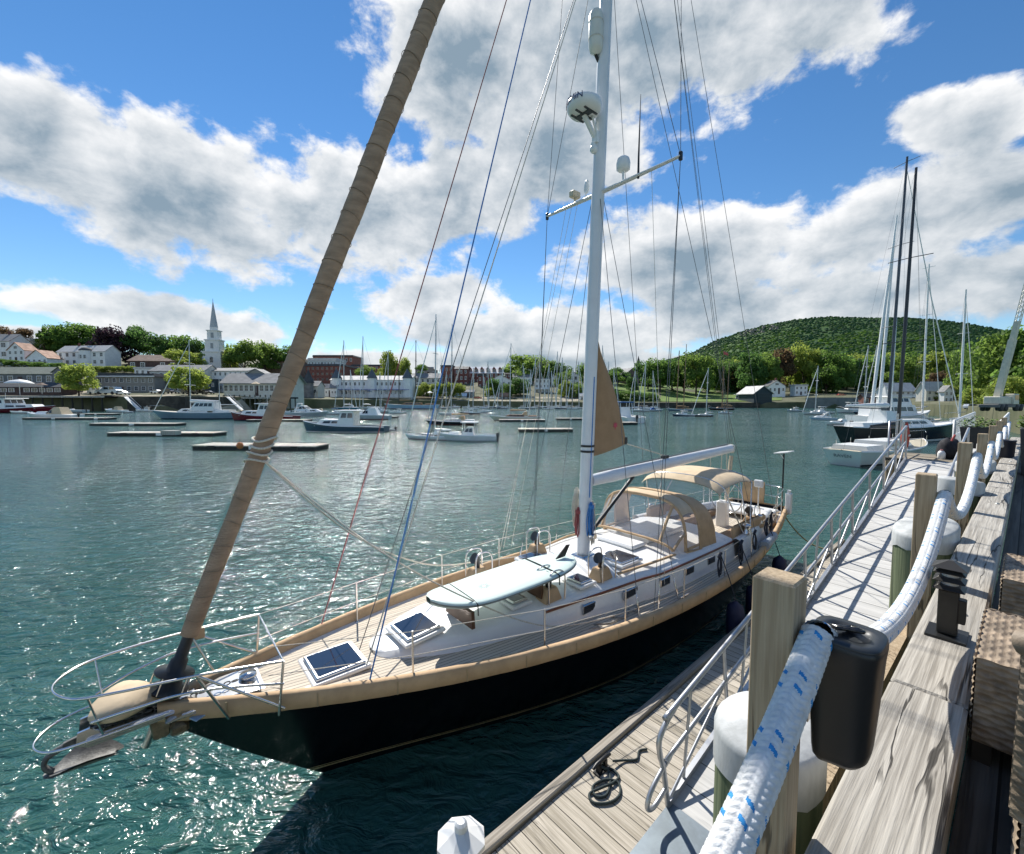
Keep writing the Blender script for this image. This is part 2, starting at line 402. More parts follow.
def leafmat(name, col, scale=.5, trans=.55):
    """leaves: light passes through them as well as bouncing off"""
    if name in _mats: return _mats[name]
    m = bpy.data.materials.new(name); m.use_nodes = True; t = m.node_tree; n = NT(t); b = t.nodes['Principled BSDF']; b.inputs['Roughness'].default_value = .65; b.inputs['Specular IOR Level'].default_value = .25
    co = n.n('ShaderNodeTexCoord').outputs['Object']; oi = n.n('ShaderNodeObjectInfo').outputs['Random']; ge = n.n('ShaderNodeNewGeometry').outputs['Position']
    f = n.m('ADD', n.m('MULTIPLY', n.smooth(n.noise(ge, scale, 3, .6), .3, .7), .6), n.m('MULTIPLY', oi, .4))
    c = n.mix(f, (*[x * .68 for x in col], 1), (*[min(1, x * 1.32) for x in col], 1)); n.put(b.inputs['Base Color'], c)
    tr = n.n('ShaderNodeBsdfTranslucent'); hs_ = n.n('ShaderNodeHueSaturation'); hs_.inputs['Hue'].default_value = .485; hs_.inputs['Value'].default_value = 1.9; n.put(hs_.inputs['Color'], c); n.put(tr.inputs['Color'], hs_.outputs[0])
    mx_ = n.n('ShaderNodeMixShader'); mx_.inputs[0].default_value = trans; n.put(mx_.inputs[1], b.outputs[0]); n.put(mx_.inputs[2], tr.outputs[0]); n.put(t.nodes['Material Output'].inputs[0], mx_.outputs[0])
    _mats[name] = m; return m
# the wooded mountain: a ridge about 1.5 km off, with its forest
RIDGE = [(300, 384), (480, 378), (600, 372), (640, 368), (690, 354), (715, 341), (740, 332), (770, 324), (800, 319), (830, 317), (870, 318), (905, 317.5), (940, 320), (975, 325), (1005, 331), (1040, 341), (1100, 356), (1200, 366), (1500, 376), (2000, 380)]
def ridge_y(c): return float(np.interp(c, [a for a, _ in RIDGE], [b for _, b in RIDGE]))
def hill_pt(c, t):                  # t 0 foot .. 1 crest
    D0, D1 = 480.0, 1500.0
    D = D0 + (D1 - D0) * t
    y0, y1 = 388.0, ridge_y(c)
    s = t * t * (3 - 2 * t) * .45 + t * .55
    y = y0 + (y1 - y0) * min(1.0, s ** .85)
    p = PD(c, y, D); return p
q = MB(); cols = list(range(300, 2001, 10)); rng = np.random.RandomState(3)
rows = []
for c in cols: rows.append([tuple(hill_pt(c, t)) for t in np.linspace(0, 1, 40)] + [tuple(PD(c, 392, 2600))])
q.grid(rows, 0, True)
struct(q.build('mountain', leafmat('mountain_floor', (.07, .14, .03), .02, .3)))
def crowd_mesh(name, pts, mats, seed=1):
    """many bumpy crowns in ONE mesh: a far-off wood nobody could count. pts: (x, y, z, r, h, material)"""
    rg = np.random.RandomState(seed); V = []; Fc = []; MI = []
    protos = []
    for k in range(5):
        vs = []; n, kk = 6, 3
        for i in range(kk + 1):
            a = math.pi * i / kk
            for j in range(n):
                b = 2 * math.pi * (j + .5 * (i % 2)) / n; rr = rg.uniform(.72, 1.18)
                vs.append((math.sin(a) * math.cos(b) * rr, math.sin(a) * math.sin(b) * rr, .5 - .5 * math.cos(a) * rr * (1 if i else 1)))
        fs = [[i * n + j, i * n + (j + 1) % n, (i + 1) * n + (j + 1) % n, (i + 1) * n + j] for i in range(kk) for j in range(n)]
        protos.append((np.array(vs), np.array(fs)))
    off = 0
    for i, (x, y, z, r, h, mi) in enumerate(pts):
        v, f_ = protos[i % 5]; a = rg.uniform(0, 6.28); c, s_ = math.cos(a), math.sin(a)
        vv = np.stack([(v[:, 0] * c - v[:, 1] * s_) * r + x, (v[:, 0] * s_ + v[:, 1] * c) * r + y, v[:, 2] * h + z], 1)
        V.append(vv); Fc.append(f_ + off); off += len(vv); MI += [mi] * len(f_)
    V = np.concatenate(V); Fc = np.concatenate(Fc)
    me = bpy.data.meshes.new(name); me.vertices.add(len(V)); me.vertices.foreach_set('co', V.ravel())
    me.loops.add(Fc.size); me.loops.foreach_set('vertex_index', Fc.ravel().astype(np.int32)); me.polygons.add(len(Fc))
    me.polygons.foreach_set('loop_start', np.arange(0, Fc.size, 4, dtype=np.int32))
    for m_ in mats: me.materials.append(m_)
    me.polygons.foreach_set('material_index', np.array(MI, dtype=np.int32)); me.polygons.foreach_set('use_smooth', np.ones(len(Fc), dtype=bool)); me.update(calc_edges=True); me.validate()
    return link(name, me)
FOR = [leafmat('hill_foliage_light', (.19, .27, .045), .12), leafmat('hill_foliage_mid', (.13, .23, .035), .12), leafmat('hill_foliage_dark', (.075, .155, .04), .12), leafmat('cloud_shadow_foliage', (.045, .115, .055), .1)]  # last green is darkened and blued: cloud shadow painted into the upper slope
pts = []
for i in range(34000):
    t = rng.rand() ** 1.25; c = rng.uniform(560, 1330) if rng.rand() < .9 else rng.uniform(320, 560)
    p = hill_pt(c, t); d = math.hypot(p.x, p.y)
    r = rng.uniform(2.2, 5.0) * (1.25 if rng.rand() < .12 else 1); h = r * rng.uniform(.9, 1.5)
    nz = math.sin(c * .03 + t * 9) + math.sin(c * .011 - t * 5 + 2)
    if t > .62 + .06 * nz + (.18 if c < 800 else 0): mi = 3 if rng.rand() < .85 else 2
    elif t > .40 + .05 * nz: mi = rng.choice([1, 2, 2, 3])
    else: mi = rng.choice([0, 0, 0, 1, 1, 2])
    pts.append((p.x, p.y, p.z - h * .3, r, h, mi))
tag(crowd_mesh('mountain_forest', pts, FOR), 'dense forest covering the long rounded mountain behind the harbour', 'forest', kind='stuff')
# bare rock ledges near the crest
q = MB()
for i in range(26):
    c = rng.uniform(738, 775); t = rng.uniform(.80, .95); p = hill_pt(c, t); w = rng.uniform(5, 13)
    q.box((p.x, p.y - 12, p.z + 5), (w, w * .5, rng.uniform(3, 6)), 0, rz=rng.uniform(-.5, .5), tx=.6, ty=.5)
struct(q.build('mountain_ledge', mat('ledge_rock', (.20, .19, .16), .9, 0, .3, .3)))
# ================================================================== PIER, DOCK AND GANGWAY  (local x runs along the pier, local y towards the water)
PA = R(40.4); PU = Vector((math.cos(PA), math.sin(PA), 0)); PN = Vector((-math.sin(PA), math.cos(PA), 0))
def pier(s, t, z=0.0): return PU * s + PN * t + Vector((0, 0, z))
DECK, CAP = 3.12, 3.30
W_CAP = wood('grey_cap_timber', (.235, .215, .185), (.50, .47, .415), 0, 24, .8, .6, crack=.95)
W_POST = wood('post_timber', (.30, .22, .135), (.50, .395, .265), 2, 26, .8, .5, crack=.75)
W_DOCK = wood('dock_boards', (.31, .275, .215), (.56, .505, .42), 1, 22, .85, .6, plank=(0, .145, .008), crack=.6)
W_DECK = wood('deck_boards', (.05, .045, .038), (.13, .12, .105), 0, 10, .8, .6, plank=(1, .14, .009), crack=.4)
W_EDGE = wood('dock_edge_timber', (.20, .175, .14), (.42, .38, .32), 0, 10, .85, .6, crack=.5)
PILE = wood('treated_pile', (.055, .085, .045), (.20, .225, .13), 2, 9, .85, .8, crack=.6)
PILEWHITE = mat('white_pile_sleeve', (.60, .61, .60), .75, 0, .16, 7, .15, 60, (1, 1, .35), col2=(.36, .37, .36))

# deck of the pier (behind the cap timber) and its structure
q = MB(); q.box((24, -3.0, DECK - .03), (56, 6.19, .06)); struct(q.build('pier_deck', W_DECK, rz=PA))
q = MB(); 
for y in (-.1, -3, -5.8): q.box((24, y, DECK - .22), (56, .22, .31))
for s in np.arange(-3.0, 52, 2.7):
    q.box((s, -3.0, DECK - .52), (.25, 6.1, .28))
    for y in (-2.5, -5.4): q.tube([(s, y, -1), (s, y, DECK - .67)], .15, 10)
struct(q.build('pier_frame', W_POST, rz=PA))
# cap timbers, three lengths butted end to end
for i, (a, b) in enumerate(((-2.6, 2.42), (2.425, 8.9), (8.905, 21.0))):
    q = MB(); L_ = b - a; q.box((0, 0, 0), (L_, .235, .175), 0, bev=.012)
    o = q.build('cap_timber', W_CAP, None, pier((a + b) / 2, .215, CAP - .0885), PA)
    tag(o, ['wide weathered grey cap timber with bolt heads beside the black housing', 'weathered grey cap timber carrying the small bollard lamp', 'far weathered grey cap timber running on beyond the black bin'][i], 'cap timber')
    q = MB()
    for bx in ([.72, -1.5] if i == 0 else [-2.2, 1.8]):
        q.lathe([(.019, 0), (.018, .004), (.010, .006), (.009, .012)], (bx, -.03, .0895), 14)
    q.build('bolt_head', mat('galvanised_washer', (.45, .47, .46), .5, .6, .15), o)

# timber posts with the thick rope slung between them
POSTS = [(-1.35, 'front'), (1.335, 'near'), (4.02, 'second'), (6.75, 'third'), (9.5, 'fourth'), (12.3, 'fifth'), (15.1, 'sixth'), (17.9, 'seventh')]
PT = .425; PTOP = [4.02, 4.013, 4.00, 4.035, 3.99, 4.0, 4.0, 4.0]
plabel = ['square timber post at the close end of the rope rail', 'square timber post with the black housing and rope fixed to its side', 'weathered square post rising from the white slanted pile cap', 'square timber post third along the rope rail', 'square timber post fourth along the rope rail', 'square timber post fifth along the rope rail', 'square timber post sixth along the rope rail', 'square timber post at the far end of the rope rail']
for i, ((s, _), zt) in enumerate(zip(POSTS, PTOP)):
    q = MB(); w = .104; q.box((0, 0, (zt - 2.2) / 2), (w, w, zt - 2.2), 0, bev=.006)
    o = q.build('rope_post', W_POST, None, pier(s, PT, 2.2), PA + R(3 * ((i * 7) % 3 - 1))); tag(o, plabel[i], 'post', 'timber posts of the rope rail')

# rope: thick braided hawser with blue flecks, one length per bay, lying against the pier side of each post
M_ROPE = mat('white_braid', (.74, .74, .72), .9, 0, .10, 40, .5, 400)
M_FLECK = mat('blue_fleck', (.03, .25, .55), .85, 0, .15, 40)
def rope_bay(s0, z0, s1, z1, drop, t0, fine):
    path = sag((s0, t0, z0), (s1, t0, z1), drop, 80)
    # curved over the post: the rope leaves each post steeply
    n, step = (80, .0026) if fine == 2 else ((36, .008) if fine == 1 else (14, .03))
    P = [path[0]]; L = [0]
    for p in path[1:]: L.append(L[-1] + (p - P[-1]).length); P.append(p)
    tot = L[-1]; k = int(tot / step); ls = np.linspace(0, tot, k + 1)
    pts = np.stack([np.interp(ls, L, [p[a] for p in P]) for a in range(3)], 1)
    RR = .036; vs = np.zeros((k + 1, n, 3)); th = np.arange(n) * 2 * math.pi / n
    for i in range(k + 1):
        a = pts[max(i - 1, 0)]; b = pts[min(i + 1, k)]; t = (b - a) / np.linalg.norm(b - a)
        x = np.cross(t, (0, 1, 0)); x /= np.linalg.norm(x); y = np.cross(t, x)
        l = ls[i]
        u = th * 10 / (2 * math.pi); cI = np.floor(u); fr = u - cI; sg_ = np.where(cI % 2 == 0, 1.0, -1.0)   # plaited columns, strands slanting to and fro
        wv = np.abs(np.sin(math.pi * (l / .0165 + sg_ * (fr - .5) * .75))) ** .6 * (1 - .65 * np.abs(2 * fr - 1) ** 3)
        rr = RR - .002 + .0042 * wv
        vs[i] = pts[i] + rr[:, None] * (np.cos(th)[:, None] * x + np.sin(th)[:, None] * y)
    q = MB(); V = [tuple(p) for g in vs for p in g]; Fs = []; mi = []
    for i in range(k):
        l = ls[i]; ph = (l % .150)
        band = 1 if (ph < .013 or .034 < ph < .047) else 0
        for j in range(n):
            Fs.append((i * n + j, i * n + (j + 1) % n, (i + 1) * n + (j + 1) % n, (i + 1) * n + j))
            cI = int(j * 10 / n); fr = j * 10 / n - cI; ll = l + (fr - .5) * .0124 * (1 if cI % 2 == 0 else -1); ph = ll % .165; r2 = .038 < ph < .0495
            mi.append(1 if (ph < .0115 and cI % 2 == 0 or r2 and cI % 2 == 0) and .12 < fr < .88 else 0)
    q.v = V; q.f = Fs; q.mi = mi; q.sm = [True] * len(Fs)
    return q
ROPET = PT - .055 - .038
rl = ['thick white braided rope with blue flecks in front of the close post', 'thick white braided rope dipping from the black housing to the second post', 'thick white rope bay hanging between the second and third posts', 'thick white rope bay between the third and fourth posts', 'white rope bay between the fourth and fifth posts', 'white rope bay between the fifth and sixth posts', 'white rope bay at the far end of the rail']
for i in range(7):
    za = PTOP[i] - .13; zb = PTOP[i + 1] - .13
    q = rope_bay(POSTS[i][0], za, POSTS[i + 1][0], zb, .40 if i == 0 else .34, 0.0, 2 if i < 2 else (1 if i < 3 else 0))
    o = q.build('rail_rope', [M_ROPE, M_FLECK], None, PN * ROPET, PA); tag(o, rl[i], 'rope', 'thick white ropes of the pier rail')

# round piles with white sleeves, standing outside the posts
def pile(s, t, top, r, slant, label, sl=.17):
    o = thing('mooring_pile', label, 'piling', pier(s, t, 0), PA, 'round piles along the pier')
    q = MB(); q.tube([(0, 0, -1.5), (0, 0, top - .1)], [r * 1.05, r * .99], 24); q.build('pile', PILE, o)
    rows = []; n = 30
    rg = random.Random(int(s * 10))
    for (k, zz) in ((1.035, -sl), (1.03, -.02), (1.005, -.004), (.95, .008), (.5, .025), (.02, .03)):
        rows.append([(r * k * math.cos(a), r * k * math.sin(a), top + zz + slant * k * math.cos(a + .5) * (1 if zz > -.1 else .3) + (rg.uniform(-.012, .012) if zz == -sl else 0)) for a in [2 * math.pi * j / n for j in range(n)]])
    q = MB(); q.grid(rows, 0, True, True); q.build('sleeve_cap', PILEWHITE, o)
    return o
pile(1.82, .60, 3.235, .185, .03, 'round green pile with a white cap behind the close post')
pile(5.3, .55, 3.37, .215, .07, 'round green pile with a slanted white cap behind the second post')
pile(8.2, .56, 3.44, .24, -.03, 'pale capped pile behind the third post')
pile(11.0, .56, 3.42, .24, .04, 'pale capped pile behind the fourth post')
pile(15.8, .56, 3.42, .24, .03, 'pale capped pile behind the fifth post')
# square stub of old post beside the close pile, under the cap: stringer timber along the pile line
q = MB(); q.box((9, .55, 2.72), (25, .16, .3)); o = q.build('fender_timber', W_POST, rz=PA); tag(o, 'long brown timber bolted along the outside of the pier under the posts', 'timber')

# floating dock
q = MB(); 
DT, DZ = 2.95, .50
DOCK_A = R(41.7); DU = Vector((math.cos(DOCK_A), math.sin(DOCK_A), 0)); DN = Vector((-math.sin(DOCK_A), math.cos(DOCK_A), 0))
dock = thing('floating_dock', 'long low floating dock with weathered grey boards beside the black hull', 'dock', (0, 0, 0), DOCK_A)
q.box((4.6, 1.68, DZ - .03), (21, 2.30, .06)); q.build('boards', W_DOCK, dock)
q = MB(); q.box((4.6, 2.895, DZ - .012), (21, .11, .13), bev=.012); q.box((4.6, .475, DZ - .012), (21, .11, .13), bev=.012); q.build('edge_timber', W_EDGE, dock)
q = MB(); q.box((4.6, 1.68, .17), (20.8, 2.2, .5)); q.build('float_box', mat('dock_float', (.03, .033, .03), .8), dock)
q = MB(); q.box((4.6, 2.965, DZ - .15), (20.9, .03, .2)); q.build('rub_strip', mat('rub_rubber', (.10, .095, .085), .8), dock)
# cleat with dark line on the dock edge
cl = thing('dock_cleat', 'black cleat on the edge of the floating dock', 'cleat', DU * 3.72 + DN * 2.72 + Vector((0, 0, DZ)), DOCK_A)
q = MB(); q.tube([(-.15, 0, .10), (-.09, 0, .115), (.09, 0, .115), (.15, 0, .10)], [.014, .022, .022, .014], 10); q.build('horn', BLACK, cl)
q = MB(); q.box((-.05, 0, .05), (.04, .05, .1)); q.box((.05, 0, .05), (.04, .05, .1)); q.box((0, 0, .008), (.2, .08, .016)); q.build('base', BLACK, cl)
DKROPE = mat('dark_mooring_line', (.035, .05, .05), .85, 0, .3, 50, .4, 300)
q = MB(); rr = []
pts = []
for i in range(5): 
    a = [(.02, 0, .06), (.09, .03, .09), (.02, .05, .07), (-.08, .02, .1), (-.02, -.05, .07)][i]; pts.append(a)
pts += [(.03, -.10, .03), (-.10, -.22, .018), (-.30, -.30, .018), (-.42, -.22, .018), (-.33, -.10, .02), (-.12, -.16, .03), (-.02, -.30, .02), (-.16, -.42, .018), (-.36, -.40, .02), (-.52, -.26, .018), (-.46, -.14, .018), (-.28, -.2, .035), (-.08, -.26, .03), (.08, -.24, .018), (.10, -.10, .018), (.02, -.04, .03)]
q.tube(catmull(pts, 8), .017, 8)
tag(q.build('coiled_line', DKROPE, None, DU * 3.72 + DN * 2.72 + Vector((0, 0, DZ)), DOCK_A), 'dark green mooring line coiled loosely by the dock cleat', 'rope').scale = (.74, .74, .9)
q = MB(); q.tube(catmull([(0, .02, .06), (.18, -.05, .02), (.34, -.16, .018), (.5, -.1, .018), (.62, -.16, .018)], 8), .014, 8)
tag(q.build('line_tail', DKROPE, None, DU * 3.86 + DN * 2.66 + Vector((0, 0, DZ)), DOCK_A), 'loose tail of dark line on the dock boards beside the cleat', 'rope').scale = (.75, .75, .9)

# gangway from the floating dock up to the landing
A = PZ(668, 806, DZ + .08); B = PD(906, 459, 11.9)
gd = (B - A); GL = gd.length; ga = math.atan2(gd.y, gd.x); slope = math.atan2(gd.z, math.hypot(gd.x, gd.y))
gw = thing('gangway', 'long aluminium gangway with tubular rails sloping down to the floating dock', 'gangway', A, ga)
RM = Matrix.Rotation(-slope, 4, 'Y'); GW = 1.12
def gm():
    q = MB(); q.T = RM; return q
G_DECK = wood('gangway_boards', (.48, .475, .455), (.64, .63, .60), 1, 8, .7, .3, plank=(0, .30, .011), crack=.15, gap_col=(.12, .12, .115))
q = gm(); q.box((GL / 2, -GW / 2 - .02, -.02), (GL, GW, .04)); q.build('walkway', G_DECK, gw)
H_R, H_M = .93, .50
for side, y in (('l', .0), ('r', -GW - .04)):
    q = gm(); q.box((GL / 2, y, -.02), (GL, .05, .17)); q.build('side_beam', ALU, gw)
    # rails: the top rail curls down and back at the dock end
    q = gm(); q.tube(catmull([(GL - .05, y, H_R), (GL * .6, y, H_R), (.7, y, H_R), (.25, y, H_R - .01), (-.02, y, H_R - .12), (-.05, y, H_R - .3), (-.02, y, .45), (.0, y, 0)], 6), .026, 10); q.build('top_rail', ALU, gw)
    q = gm(); q.tube(catmull([(GL - .05, y, H_M), (GL * .5, y, H_M), (.6, y, H_M), (.1, y, H_M - .02), (-.22, y, H_M - .1), (-.32, y, H_M - .22), (-.22, y, H_M - .30), (0, y, H_M - .28)], 6), .022, 10); q.build('mid_rail', ALU, gw)
    np_ = 9
    for i in range(1, np_ + 1):
        x = GL * i / np_ - .06
        q = gm(); q.tube([(x, y, 0), (x, y, H_R)], .021, 8); q.build('rail_post', ALU, gw)
        x0 = x - GL / np_ + .02
        q = gm(); q.tube([(x0 + .02, y, .04), (x, y, H_M)], .017, 8); q.build('brace', ALU, gw)
        if i < 6:
            q = gm(); q.tube([(x0 + .34, y, .04), (x0 + .62, y, H_R)], .016, 8); q.build('brace', ALU, gw)
q = MB(); q.box((-.33, -GW / 2 - .02, .035), (.75, GW + .05, .014), rot=Matrix.Rotation(R(-5), 4, 'Y')); tag(q.build('ramp_plate', mat('ramp_plate_metal', (.19, .225, .25), .45, .6, .15), None, A + Vector((0, 0, -.06)), ga), 'blue-grey metal plate at the foot of the gangway', 'ramp plate')

# landing at the head of the gangway, hung on the pier, and the second gangway beyond
Bs = B.dot(PU); Bt = B.dot(PN)
ld = thing('landing', 'timber landing at the head of the gangway', 'landing', pier(Bs + .05, Bt - .5, B.z), PA)
q = MB(); q.box((.95, 0, -.04), (1.9, 1.9, .08)); q.build('boards', wood('landing_boards', (.16, .13, .09), (.38, .33, .25), 1, 10, plank=(0, .2, .012)), ld)
q = MB(); 
for x in (.12, 1.75):
    for y in (-.8, .85): q.tube([(x, y, -B.z - 1), (x, y, -.08)], .13, 10)
q.box((.95, -.8, -.22), (1.9, .15, .26)); q.box((.95, .85, -.22), (1.9, .15, .26)); q.build('frame', W_POST, ld)
q = MB()
q.tube([(.05, .6, 0), (.05, .6, 1.0)], .028, 8); q.tube([(1.8, .9, 0), (1.8, .9, 1.0)], .028, 8); q.tube([(.06, .9, 0), (.06, .9, 1.0), (1.8, .9, 1.0)], .026, 8); q.tube([(.06, .9, .5), (1.8, .9, .5)], .02, 8)
q.tube([(1.15, .9, 0), (1.15, .9, 1.2)], .03, 8); q.build('railing', ALU, ld)
# orange life jackets hung on the landing's rail
lj = thing('life_jackets', 'red-orange life jackets hung on the rail at the head of the gangway', 'life jacket', pier(Bs + .35, Bt + .1, B.z), PA)
ORG = mat('orange_jacket', (.42, .055, .03), .75, 0, .25, 14, .4, 40)
for k, (x, z, a) in enumerate(((0, .72, .1), (.13, .62, -.15))):
    q = MB(); 
    rows = []
    for i, (w, d, zz) in enumerate(((.05, .03, .26), (.13, .06, .22), (.15, .08, .05), (.17, .09, -.15), (.16, .07, -.32), (.08, .03, -.38))):
        rows.append([(x + w * math.cos(b) + .03 * math.sin(zz * 14 + k), d * math.sin(b), z + zz + .02 * math.sin(3 * b)) for b in [2 * math.pi * j / 12 for j in range(12)]])
    q.grid(rows, 0, True, True); q.build('jacket', ORG, lj)
q = MB(); q.box((.06, -.09, .62), (.3, .012, .05), bev=.004); q.build('strap', mat('reflective_strap', (.6, .6, .58), .5), lj)
# gear bag and lantern on the landing
bg = thing('gear_bag', 'black bag with red handle dumped on the landing boards', 'bag', pier(Bs + 1.1, Bt - .72, B.z), PA)
q = MB(); rows = []
for (k, z) in ((.6, 0), (1, .05), (1.05, .2), (.95, .38), (.7, .5), (.3, .55), (.02, .56)):
    rows.append([(.32 * k * math.cos(b) + .03 * math.sin(2 * b + z * 9), .24 * k * math.sin(b), z + .02 * math.sin(3 * b)) for b in [2 * math.pi * j / 16 for j in range(16)]])
q.grid(rows, 0, True, True); q.build('bag', mat('black_canvas', (.012, .013, .018), .85, 0, .3, 12, .5, 40), bg)
q = MB(); q.tube(catmull([(-.18, -.06, .48), (-.1, -.1, .62), (.08, -.1, .63), (.16, -.05, .5)], 6), .022, 8); q.build('handle', mat('red_webbing', (.38, .06, .05), .7), bg)
jg = thing('water_jug', 'small white plastic jug standing beside the black bag on the landing', 'jug', pier(Bs + .72, Bt - .62, B.z), PA)
q = MB(); q.lathe([(.07, 0), (.085, .02), (.085, .16), (.06, .21), (.03, .23)], n=14); q.build('body', GEL, jg)
q = MB(); q.lathe([(.032, .228), (.034, .25), (.03, .262)], n=12); q.build('cap', mat('pink_cap', (.5, .2, .2), .5), jg)

g2 = thing('far_gangway', 'second white railed gangway beyond the landing beside the rope posts', 'gangway', pier(Bs + 2.3, .95, B.z + .05), PA)
q = MB(); q.box((3.6, 0, 0), (7.2, .9, .06)); q.build('walkway', G_DECK, g2)
WHITEPAINT = mat('white_paint', (.76, .76, .74), .4, 0, .06, 5)
for y in (-.45, .45):
    q = MB(); q.tube([(0, y, .03), (0, y, .95), (7.2, y, 1.05), (7.2, y, .03)], .03, 8); q.tube([(0, y, .5), (7.2, y, .55)], .022, 8); q.build('rail', WHITEPAINT, g2)
    for i in range(1, 16):
        q = MB(); q.tube([(i * .45, y, .03), (i * .45, y, .96 + i * .006)], .014, 6); q.build('baluster', WHITEPAINT, g2)

# black tapered housing strapped to the close post
sp = thing('hanging_housing', 'black tapered plastic housing hung on the side of the close post', 'housing', pier(1.385, .43, 0) + Vector((0, 0, 3.575)), PA); sp.scale = (.90, .88, .86)
def dshape(k, dz, kx=1.0):
    out = []
    for a in [2 * math.pi * j / 40 for j in range(40)]:
        c, s_ = math.cos(a), math.sin(a); e = .55
        out.append((.018 + .092 * k * kx * (abs(c) ** e) * (1 if c > 0 else -1), -.168 + .092 * k * (abs(s_) ** e) * (1 if s_ > 0 else -1), dz - (.05 if dz < .1 else 0) * (.6 + .4 * s_) ))
    return out
q = MB(); q.grid([dshape(.05, .003), dshape(.62, -.005), dshape(.74, .012), dshape(.78, .04), dshape(.86, .14), dshape(.96, .30), dshape(1.0, .335), dshape(1.0, .345), dshape(.965, .352)], 0, True, True); q.build('body', BLACK, sp)
q = MB(); q.grid([dshape(.975, .351), dshape(.98, .356), dshape(.95, .362), dshape(.62, .364), dshape(.57, .357), dshape(.3, .35), dshape(.02, .35)], 0, True, True); q.build('lid', mat('lid_plastic', (.022, .026, .03), .4, 0, .1), sp)
q = MB(); rg = random.Random(4); q.tube(catmull([(.018 + .045 * math.cos(i * 2.1) * rg.uniform(.4, 1.1), -.168 + .045 * math.sin(i * 2.1) * rg.uniform(.4, 1.1), .362 + .012 * (i % 3)) for i in range(16)], 6), .0058, 6); q.build('cord_bundle', mat('shiny_cord', (.01, .01, .011), .2), sp)
q = MB(); q.box((.018, -.072, .18), (.03, .02, .3)); q.box((.018, -.09, .30), (.02, .02, .02)); q.build('bracket', STEEL, sp)
# low bollard lamp on the cap timber
bl = thing('bollard_lamp', 'small dark louvred bollard lamp standing on the cap timber', 'bollard lamp', pier(3.10, .218, CAP), PA); bl.scale = (.88, .88, .93)
q = MB(); q.box((0, 0, .006), (.20, .17, .012)); q.build('base_plate', BLACK, bl)
BRZ = mat('dark_bronze', (.045, .042, .038), .45, .4, .15)
q = MB(); q.box((0, 0, .135), (.085, .085, .245), bev=.006); q.box((.0, -.055, .15), (.06, .035, .13), bev=.004); q.build('post', BRZ, bl)
q = MB(); q.tube([(0, 0, .255), (0, 0, .385)], .036, 14); q.build('lens', mat('frosted_lens', (.55, .56, .54), .35, 0, .05), bl)
for k, z in enumerate((.272, .318, .362)):
    q = MB(); q.box((0, 0, z), (.135, .135, .022), bev=.004, tx=.72, ty=.72); q.build('louvre', BRZ, bl)
q = MB(); q.box((0, 0, .398), (.15, .15, .035), tx=.15, ty=.15); q.build('cap', BRZ, bl)
# black bin further along the cap
bn = thing('black_bin', 'round black tub standing far along the cap timber', 'tub', pier(13.6, .30, CAP), PA)
q = MB(); q.lathe([(.13, 0), (.15, .02), (.165, .33), (.175, .335), (.175, .36), (.16, .362), (.15, .33)], n=24); q.build('tub', mat('navy_black_tub', (.012, .016, .03), .5), bn)

# white dock light pedestal in front of the dock edge
pd = thing('dock_pedestal', 'white eight sided dock power pedestal at the bottom edge of the water', 'power pedestal', pier(0, 0) + Vector((PZ(461, 826, 1.36).x, PZ(461, 826, 1.36).y, DZ)), DOCK_A + R(10))
o8 = lambda r, z, sq=1: [(r * math.cos(R(45 * k + 22.5)), r * math.sin(R(45 * k + 22.5)) * sq, z) for k in range(8)]
q = MB(); q.grid([o8(.15, 0), o8(.15, .08), o8(.12, .10), o8(.125, .50), o8(.145, .72)], 0, False, True); q.build('body', WHITEPAINT, pd)
q = MB(); q.grid([o8(.142, .722), o8(.185, .735), o8(.185, .765), o8(.06, .835), o8(.05, .84)], 0, False, True); q.lathe([(.05, .838), (.048, .885), (.03, .90), (.001, .902)], n=14, sm=False); q.build('hood', WHITEPAINT, pd)
q = MB(); q.box((-.128, -.02, .40), (.02, .1, .16)); q.build('outlet_cover', mat('grey_cover', (.5, .51, .52), .5), pd)
q = MB(); q.lathe([(.022, 0), (.022, .004)], n=14, M=Matrix.Rotation(R(90), 4, 'X')); o = q.build('badge', mat('red_badge', (.4, .05, .06), .5), pd, (-.03, -.137, .58))

